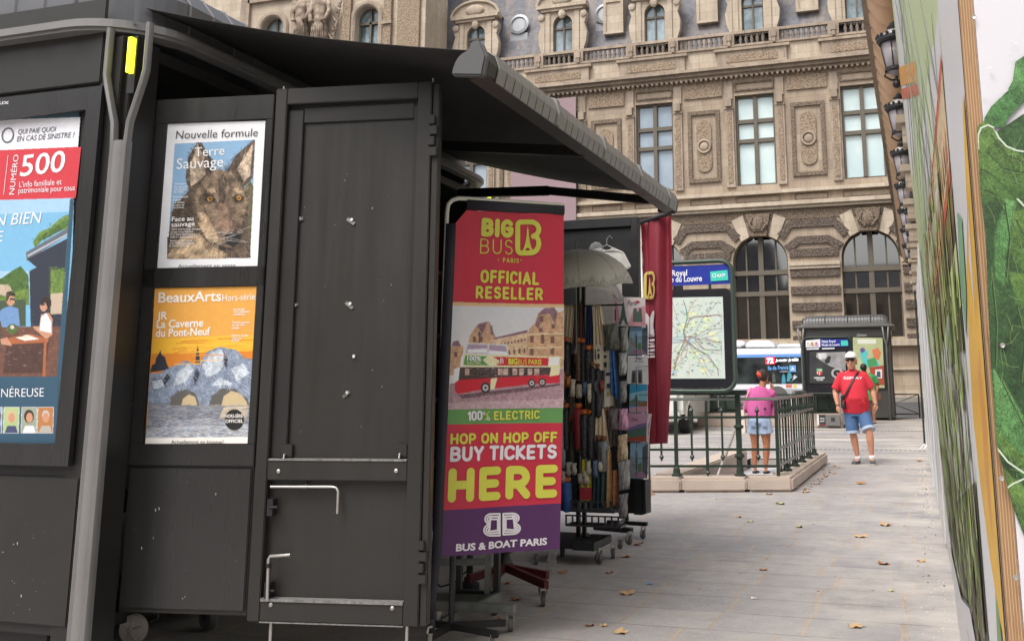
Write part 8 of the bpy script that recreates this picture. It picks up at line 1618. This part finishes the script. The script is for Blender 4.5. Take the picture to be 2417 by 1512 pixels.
b.prism([hc + [.078 * math.cos(t), -.05 - .055 * abs(math.sin(t)) - .075 * max(0, math.sin(t)) , .062 - .012 * math.sin(t)] for t in np.linspace(0, math.pi, 12)], (0, .0, .008)); b.build("cap", M("white cotton cap", S(226, 226, 224), .85, 0, .04, 12), man, smooth=40, fix=True)
b = MB()
for k in (-1, 1): b.ell(hc + [k * .038 - .012, -.108, .012], (.036, .018, .026), 12, 8)
b.tube([hc + [-.085, -.02, .025], hc + [-.075, -.075, .026], hc + [-.012, -.112, .026], hc + [.055, -.085, .026], hc + [.08, -.02, .025]], .005, 6); b.build("sunglasses", M("dark lens", S(26, 22, 22), .12), man, smooth=True)
b = MB()
for k in (-1, 1): b.ell(hc + [k * .078, .02, -.02], (.016, .05, .05), 8, 6)
b.ell(hc + [0, .07, -.01], (.068, .045, .07), 10, 8); b.build("hair", M("greying hair", S(150, 132, 112), .8, 0, .2, 60), man, smooth=True)
# sling bag, strap, paper bag
st = [q(-.02, 1.46, .02), q(-.045, 1.42, -.10), q(-.10, 1.33, -.165), q(-.17, 1.2, -.205), q(-.24, 1.08, -.215), q(-.285, 1.0, -.18)]
b = MB(); b.tube(st, [(.018, .004)] * 6, 6); b.build("strap", BLK, man, smooth=True)
b = MB(); b.obox(q(-.325, .86, -.17), (.075, -.02, 0), (.03, .16, 0), (0, 0, .21)); b.build("sling_bag", M("black sling bag", S(34, 34, 36), .7, 0, .2, 20), man, bev=.014)
b = MB(); b.prism([q(-.345, 1.13, .02), q(-.315, 1.14, .02), q(-.30, .86, .0), q(-.33, .74, -.02), q(-.36, .73, -.02), q(-.365, .9, .0)], (.0, .10, .0)); b.build("carrier_bag", M("pale carrier bag", S(206, 206, 208), .5, 0, .06, 10), man, bev=.012)
b = MB(); b.tube([LW + [.026 * math.cos(t), .026 * math.sin(t), .01] for t in np.linspace(0, 6.28, 12)[:-1]], .005, 5, closed=True); b.tube([RW + [.032 * math.cos(t), .032 * math.sin(t), .01] for t in np.linspace(0, 6.28, 12)[:-1]], .007, 5, closed=True, m=1); b.build("wrist_band", [BLK, STEEL], man)
# ---- the woman with her back to the viewer, standing on the landing
wo = ony(1797, 1122, 16.35); wo[2] = -.14; wz = .0
wom = thing("person", "woman in pink top and pale denim shorts seen from behind, photographing the street", "person", wo); SC_ = 1.0
q = lambda x, z, y=0.0: wo + np.array([x * SC_, y, z * SC_])
b = MB(); head(b, q(.085, 1.50, .05), .98, (.45, 1, -.05))
b.tube([q(.06, 1.30, .0), q(.075, 1.43, .02)], [.056, .05], 12)
b.tube([q(.0, .80), q(.0, .9), q(.01, 1.02, .01), q(.03, 1.18, .02), q(.04, 1.28, .01), q(.05, 1.33)], [(.165, .115), (.16, .11), (.125, .09), (.15, .095), (.15, .08), (.07, .06)], 16)
LS, LE, LW = q(-.135, 1.26, .0), q(-.205, 1.03, .10), q(-.06, 1.10, .27); RS, RE, RW = q(.20, 1.25, .02), q(.225, 1.06, .20), q(.19, 1.30, .26)
for a, e, w_ in ((LS, LE, LW), (RS, RE, RW)): b.tube([a, a + (e - a) * .45, e, e + (w_ - e) * .35, w_], [.05, .044, .036, .037, .024], 12)
hand(b, RW, (-.15, .2, 1), (0, 1, 0), (-1, .1, 0), .9, 1.0); hand(b, LW, (.4, .6, .5), (0, 0, 1), (.4, -1, 0), .9, .9)
LH, LK, LA = q(-.085, .80), q(-.085, .44, .01), q(-.10, .075, .0); RH, RK, RA = q(.085, .80), q(.10, .44, .01), q(.07, .075, .0)
for a, k, n_ in ((LH, LK, LA), (RH, RK, RA)): b.tube([a, a + (k - a) * .5, k, k + (n_ - k) * .32, k + (n_ - k) * .75, n_], [.096, .084, .056, .058, .040, .033], 12)
for n_ in (LA, RA): b.tube([n_ + [0, -.035, -.04], n_ + [0.01, .08, -.05], n_ + [.02, .16, -.06]], [(.032, .03), (.036, .022), (.03, .014)], 10)
fused(b, "body", [SKIN2], wom, .011, 2)
b = MB(); b.tube([q(.0, .88, .0), q(.0, .97, .0), q(.01, 1.1, .0), q(.03, 1.22, .005), q(.045, 1.30, .0), q(.055, 1.35, .0)], [(.188, .135), (.19, .14), (.185, .13), (.185, .115), (.14, .09), (.075, .07)], 18)
for a, e, s_ in ((LS, LE, -1), (RS, RE, 1)): b.tube([a + [-s_ * .05, 0, .03], a, a + (e - a) * .5, e + [0, 0, -.02], e + [-s_ * .01, .03, -.05]], [.062, .074, .076, .078, .07], 12)
b.tube([q(.235, 1.06, .16), q(.22, .96, .1), q(.19, .86, .05)], [.07, .055, .03], 10)
fused(b, "jumper", [M("pink jersey", S(192, 92, 148), .9, 0, .07, 7, .2, 20)], wom, .012, 3)
b = MB(); b.ell(q(.115, 1.005, -.135), (.022, .006, .018), 8, 6); b.build("jumper_patch", BLK, wom)
b = MB(); b.tube([q(0, .93), q(0, .86), q(0, .78)], [(.165, .118), (.178, .130), (.185, .14)], 18)
for a, k, s_ in ((LH, LK, -1), (RH, RK, 1)): b.tube([a + [0, 0, .02], a + (k - a) * .25 + [s_ * .004, 0, 0], a + (k - a) * .52 + [s_ * .012, 0, 0]], [.105, .112, .118], 14)
fused(b, "shorts", [M("pale washed denim", S(158, 176, 200), .85, 0, .15, 14, .25, 30)], wom, .012, 2)
b = MB()
for s_ in (-1, 1): b.obox(q(s_ * .09 - .045, .73, -.152), (.09, 0, 0), (0, .012, 0), (0, 0, .09))
b.build("pocket", M("denim pocket", S(140, 158, 184), .85), wom, bev=.004)
b = MB()
for n_ in (LA, RA): b.tube([n_ + [0, -.05, -.055], n_ + [.005, .04, -.05], n_ + [.02, .17, -.062]], [(.036, .022), (.04, .024), (.034, .014)], 12)
b.build("shoe", M("black flat shoe", S(30, 28, 30), .5), wom, smooth=True)
hc = q(.085, 1.50, .05); b = MB(); b.ell(hc + [-.01, -.02, .03], (.088, .10, .10), 16, 12); b.ell(hc + [-.03, -.075, .05], (.06, .05, .06), 12, 9); b.build("hair", M("dark brown hair", S(52, 38, 34), .6, 0, .3, 40, .4, 60), wom, smooth=True)
b = MB()
for i in range(5): b.tube([hc + [-.075 + .014 * i, -.10 - .012 * (i % 2), .10 - .01 * i], hc + [-.085 + .014 * i, -.125, .05], hc + [-.07 + .012 * i, -.11, .0]], [.006, .011, .006], 6)
b.build("hair_clip", M("orange hair clip", S(226, 88, 60), .35), wom, smooth=True)
b = MB(); p = RW + [-.05, .05, .12]; b.obox(p, (.045, .02, 0), (-.005, .02, 0), (0, 0, .13)); b.build("phone", BLK, wom, bev=.006)
b = MB(); b.prism([q(-.30, .98, -.05), q(-.235, .99, -.05), q(-.215, .62, -.06), q(-.30, .60, -.06), q(-.335, .75, -.06)], (0, .09, 0)); b.tube([q(-.245, .98, -.02), q(-.19, 1.16, -.10), q(-.13, 1.315, -.045), q(-.10, 1.33, .04), q(-.15, 1.15, .12), q(-.22, 1.0, .06)], [(.012, .005)] * 6, 6); b.build("shoulder_bag", M("cream canvas bag", S(214, 200, 184), .85, 0, .06, 10), wom, bev=.008)
b = MB(); b.prism([q(-.325, .74, -.08), q(-.29, .73, -.08), q(-.30, .6, -.08), q(-.36, .59, -.08)], (0, .05, 0)); b.build("white_cloth", WHITE, wom, bev=.01)
# ---- a third person half hidden behind the man
to = np.array([-1.27, 27.6, gz(27.6)]); tp = thing("person", "person in green top and sandals almost hidden behind the walking man", "person", to); q = lambda x, z, y=0.0: to + np.array([x, y, z * .93])
b = MB(); head(b, q(-.10, 1.52), .95, (.3, 1, 0)); b.tube([q(-.06, 1.34), q(-.08, 1.45)], .05, 10); b.tube([q(0, .8), q(0, 1.05), q(-.02, 1.25), q(-.04, 1.36)], [(.16, .12), (.15, .11), (.18, .11), (.08, .07)], 14)
for s_ in (-1, 1):
    b.tube([q(s_ * .18 - .02, 1.3), q(s_ * .24, 1.05, .05), q(s_ * .2, .86, -.05)], [.05, .04, .028], 10); hand(b, q(s_ * .2, .86, -.05), (0, -.2, -1), (0, -1, 0), (-s_, 0, 0), .9)
    b.tube([q(s_ * .09, .82), q(s_ * .1, .45), q(s_ * .1, .07)], [.09, .055, .035], 10); b.tube([q(s_ * .1, .05, .03), q(s_ * .1, .03, -.16)], [(.036, .028), (.034, .018)], 10)
fused(b, "body", [SKIN2], tp, .013, 2)
b = MB(); b.tube([q(0, .62), q(0, .85), q(0, 1.1), q(-.02, 1.28), q(-.04, 1.37)], [(.22, .16), (.2, .15), (.18, .13), (.2, .12), (.09, .08)], 16); b.tube([q(.14, 1.31), q(.22, 1.1, .03)], [.07, .07], 10); b.tube([q(-.18, 1.31), q(-.25, 1.1, .03)], [.07, .07], 10); fused(b, "dress", [M("green cotton", S(70, 150, 90), .85, 0, .08, 6)], tp, .014, 2)
b = MB(); b.ell(q(-.10, 1.55, -.02), (.09, .1, .1), 12, 9); b.build("hair", M("black hair", S(34, 28, 28), .6), tp, smooth=True)
b = MB(); b.obox(q(.12, .62, -.12), (.2, 0, 0), (0, .1, 0), (0, 0, .2)); b.build("handbag", M("brown leather bag", S(110, 70, 54), .6), tp, bev=.02)
b = MB()
for s_ in (-1, 1): b.box(q(s_ * .1 - .045, .0, -.2), q(s_ * .1 + .045, .02, .07))
b.build("sandal", BLK, tp, bev=.006)
# ================================================================ FALLEN LEAVES
LEAFC = [M("dry leaf brown", S(168, 124, 82), .8, 0, .3, 30), M("dry leaf tan", S(190, 156, 114), .8, 0, .3, 30), M("dry leaf orange", S(166, 116, 74), .8, 0, .3, 30), M("dry leaf yellow green", S(186, 180, 116), .8, 0, .25, 30)]
def leaf_mesh(seed, m_):
    r_ = random.Random(seed); pts = []; n = 22
    for i in range(n):
        a = -math.pi / 2 + 2 * math.pi * (i + .5) / n; lobe = .55 + .45 * abs(math.cos(2.5 * (a - math.pi / 2))) ** .8; k = lobe * (1 + r_.uniform(-.12, .12)) * (1 if i % 2 else .84)
        x, y = math.cos(a) * k, math.sin(a) * k; pts.append((x, y, .16 * x * x * r_.uniform(.6, 1.6) + .12 * math.sin(4 * a + seed) + .2 * max(0, y) ** 2 * r_.uniform(.2, 1) + .13))
    V_ = [(0, 0, .04 + .08 * r_.random())] + pts + [(x * .55, y * .55, z * .35 + .06 * r_.random()) for x, y, z in pts]
    F_ = [(0, 1 + n + i, 1 + n + (i + 1) % n) for i in range(n)] + [(1 + n + i, 1 + i, 1 + (i + 1) % n, 1 + n + (i + 1) % n) for i in range(n)]
    m_.add(V_, F_); m_.tube([(0, -.3, .06), (.03, -.9, .08), (.1, -1.4, .03)], .018, 4)
LP = []
for sd in range(4):
    m_ = MB(); leaf_mesh(sd, m_); o = m_.build("dry_leaf", LEAFC[sd], origin=(0, 0, 0), fix=False, smooth=True); bpy.data.objects.remove(o) if False else LP.append(o)
spots = [((1480, 1401), 40, 1, "large tan star shaped dry leaf lying beside the dark red rack base"), ((1465, 1493), 40, 1, "tan dry leaf directly below the big star shaped leaf"), ((2020, 1479), 44, 1, "big tan dry leaf on the near pavement in front of the hoarding"), ((1478, 1314), 32, 1, "tan dry leaf by the postcard rack castors"), ((1506, 1286), 28, 2, "orange dry leaf just under the outermost castor"), ((1327, 1351), 28, 2, "orange leaf beside the clear plastic bag"), ((1438, 1352), 22, 2, "small orange leaf beside the twigs in a paving joint"),
    ((1218, 1416), 28, 2, "orange leaf under the galvanised trolley"), ((1179, 1463), 26, 2, "orange leaf between the trolley and black stand base"), ((1392, 1476), 26, 0, "small brown leaf of a close pair, the one nearer the black stand"), ((1426, 1477), 24, 1, "small tan leaf of a close pair, the one farther from the black stand"), ((1197, 1377), 24, 2, "orange leaf beneath the dark red arms"), ((1802, 1345), 22, 0, "thin curled brown leaf in the middle of the open pavement"), ((1887, 1244), 22, 3, "yellowish leaf in the middle of the open pavement"), ((1771, 1231), 20, 3, "greenish leaf on the pavement between castors and parapet"), ((1840, 1190), 25, 3, "pale yellow green leaf just in front of the parapet corner"), ((1745, 1220), 20, 1, "pinkish tan leaf beyond the greenish leaf"), ((2031, 1267), 34, 1, "long pale curled leaf in front of the walking man"), ((2090, 1240), 32, 1, "wide tan leaf between the long curled leaf and the hoarding"), ((1902, 1162), 20, 0, "reddish brown leaf close beside the parapet corner"), ((1712, 1161), 18, 2, "orange brown leaf against the parapet under the thick railing post"),
    ((2033, 1142), 26, 0, "dark tan leaf a little in front of the man's shoes"), ((2171, 1090), 22, 1, "yellowish leaf by the hoarding foot level with the man's shoes"), ((2086, 1331), 34, 2, "orange flat leaf lying in a dark paving crack"), ((2176, 1325), 24, 1, "tan rounded leaf beside the hoarding"), ((2104, 1394), 18, 3, "small pale leaf on the paving nearer than the orange flat leaf"), ((1861, 1288), 12, 1, "tiny upright tan leaf alone on the pavement"), ((1815, 1167), 20, 1, "flat tan leaf in front of the parapet end block"), ((1536, 1167), 24, 2, "brown leaf by the parapet next to the rack")]
near_l, scrap_l = "small dry leaf scrap in the drift along the stone parapet", "tiny brown leaf crumb scattered over the pale paving"
first_use = [True] * 4; rl = random.Random(21)
def put_leaf(x, y, wpx, kind, label, group=None):
    p = onz(x, y, 0); dist = p[1] * .934 - p[0] * .304; r_ = wpx * .5 / (FL / dist) * 1.0; p[2] = gz(p[1]) + .001
    o = LP[kind] if first_use[kind] else LP[kind].copy()
    if not first_use[kind]: C.objects.link(o)
    first_use[kind] = False; o.location = tuple(p); o.rotation_euler = (rl.uniform(-.12, .12), rl.uniform(-.12, .12), rl.uniform(0, 6.28)); o.scale = (r_, r_, r_ * rl.uniform(.7, 1.3)); tag(o, label, "leaf", group or "dry leaves on the pavement")
for (p, w_, k, lb) in spots: put_leaf(p[0], p[1], w_, k, lb)
for i in range(34):
    t = rl.random(); x = 1886 + (1962 - 1886) * t + rl.uniform(-3, 26); y = 1158 + (1092 - 1158) * t + rl.uniform(-2, 14); put_leaf(x, y, rl.uniform(5, 13), rl.choice([0, 0, 2, 1]), near_l, "leaf drift along the parapet")
for i in range(30): put_leaf(rl.uniform(1560, 2180), rl.uniform(1180, 1490) if i % 3 else rl.uniform(1100, 1180), rl.uniform(4, 8), rl.choice([0, 1, 2]), scrap_l, "leaf crumbs on the paving") if True else None
p = onz(1533, 1377, .004); MB().add([p + [-.02, -.01, 0], p + [.02, -.012, .004], p + [.024, .012, 0], p + [-.015, .014, .006]], [(0, 1, 2, 3)]).build("paper_scrap", ink(90, 140, 200), label="small blue paper scrap on the pavement above the large star shaped leaf", cat="scrap", fix=False)
p = onz(1781, 1411, .004); MB().add([p + [-.02, -.01, 0], p + [.02, -.008, .004], p + [.02, .008, 0], p + [-.02, .008, .006]], [(0, 1, 2, 3)]).build("paper_scrap", WHITE, label="small white paper scrap in the middle of the near pavement", cat="scrap", fix=False)
p = onz(1631, 1158, .01); MB().add([p + [-.04, 0, 0], p + [.04, 0, 0], p + [.0, .02, .07]], [(0, 1, 2)]).build("paper_scrap", WHITE, label="folded white paper scrap standing at the foot of the parapet", cat="scrap", fix=False)
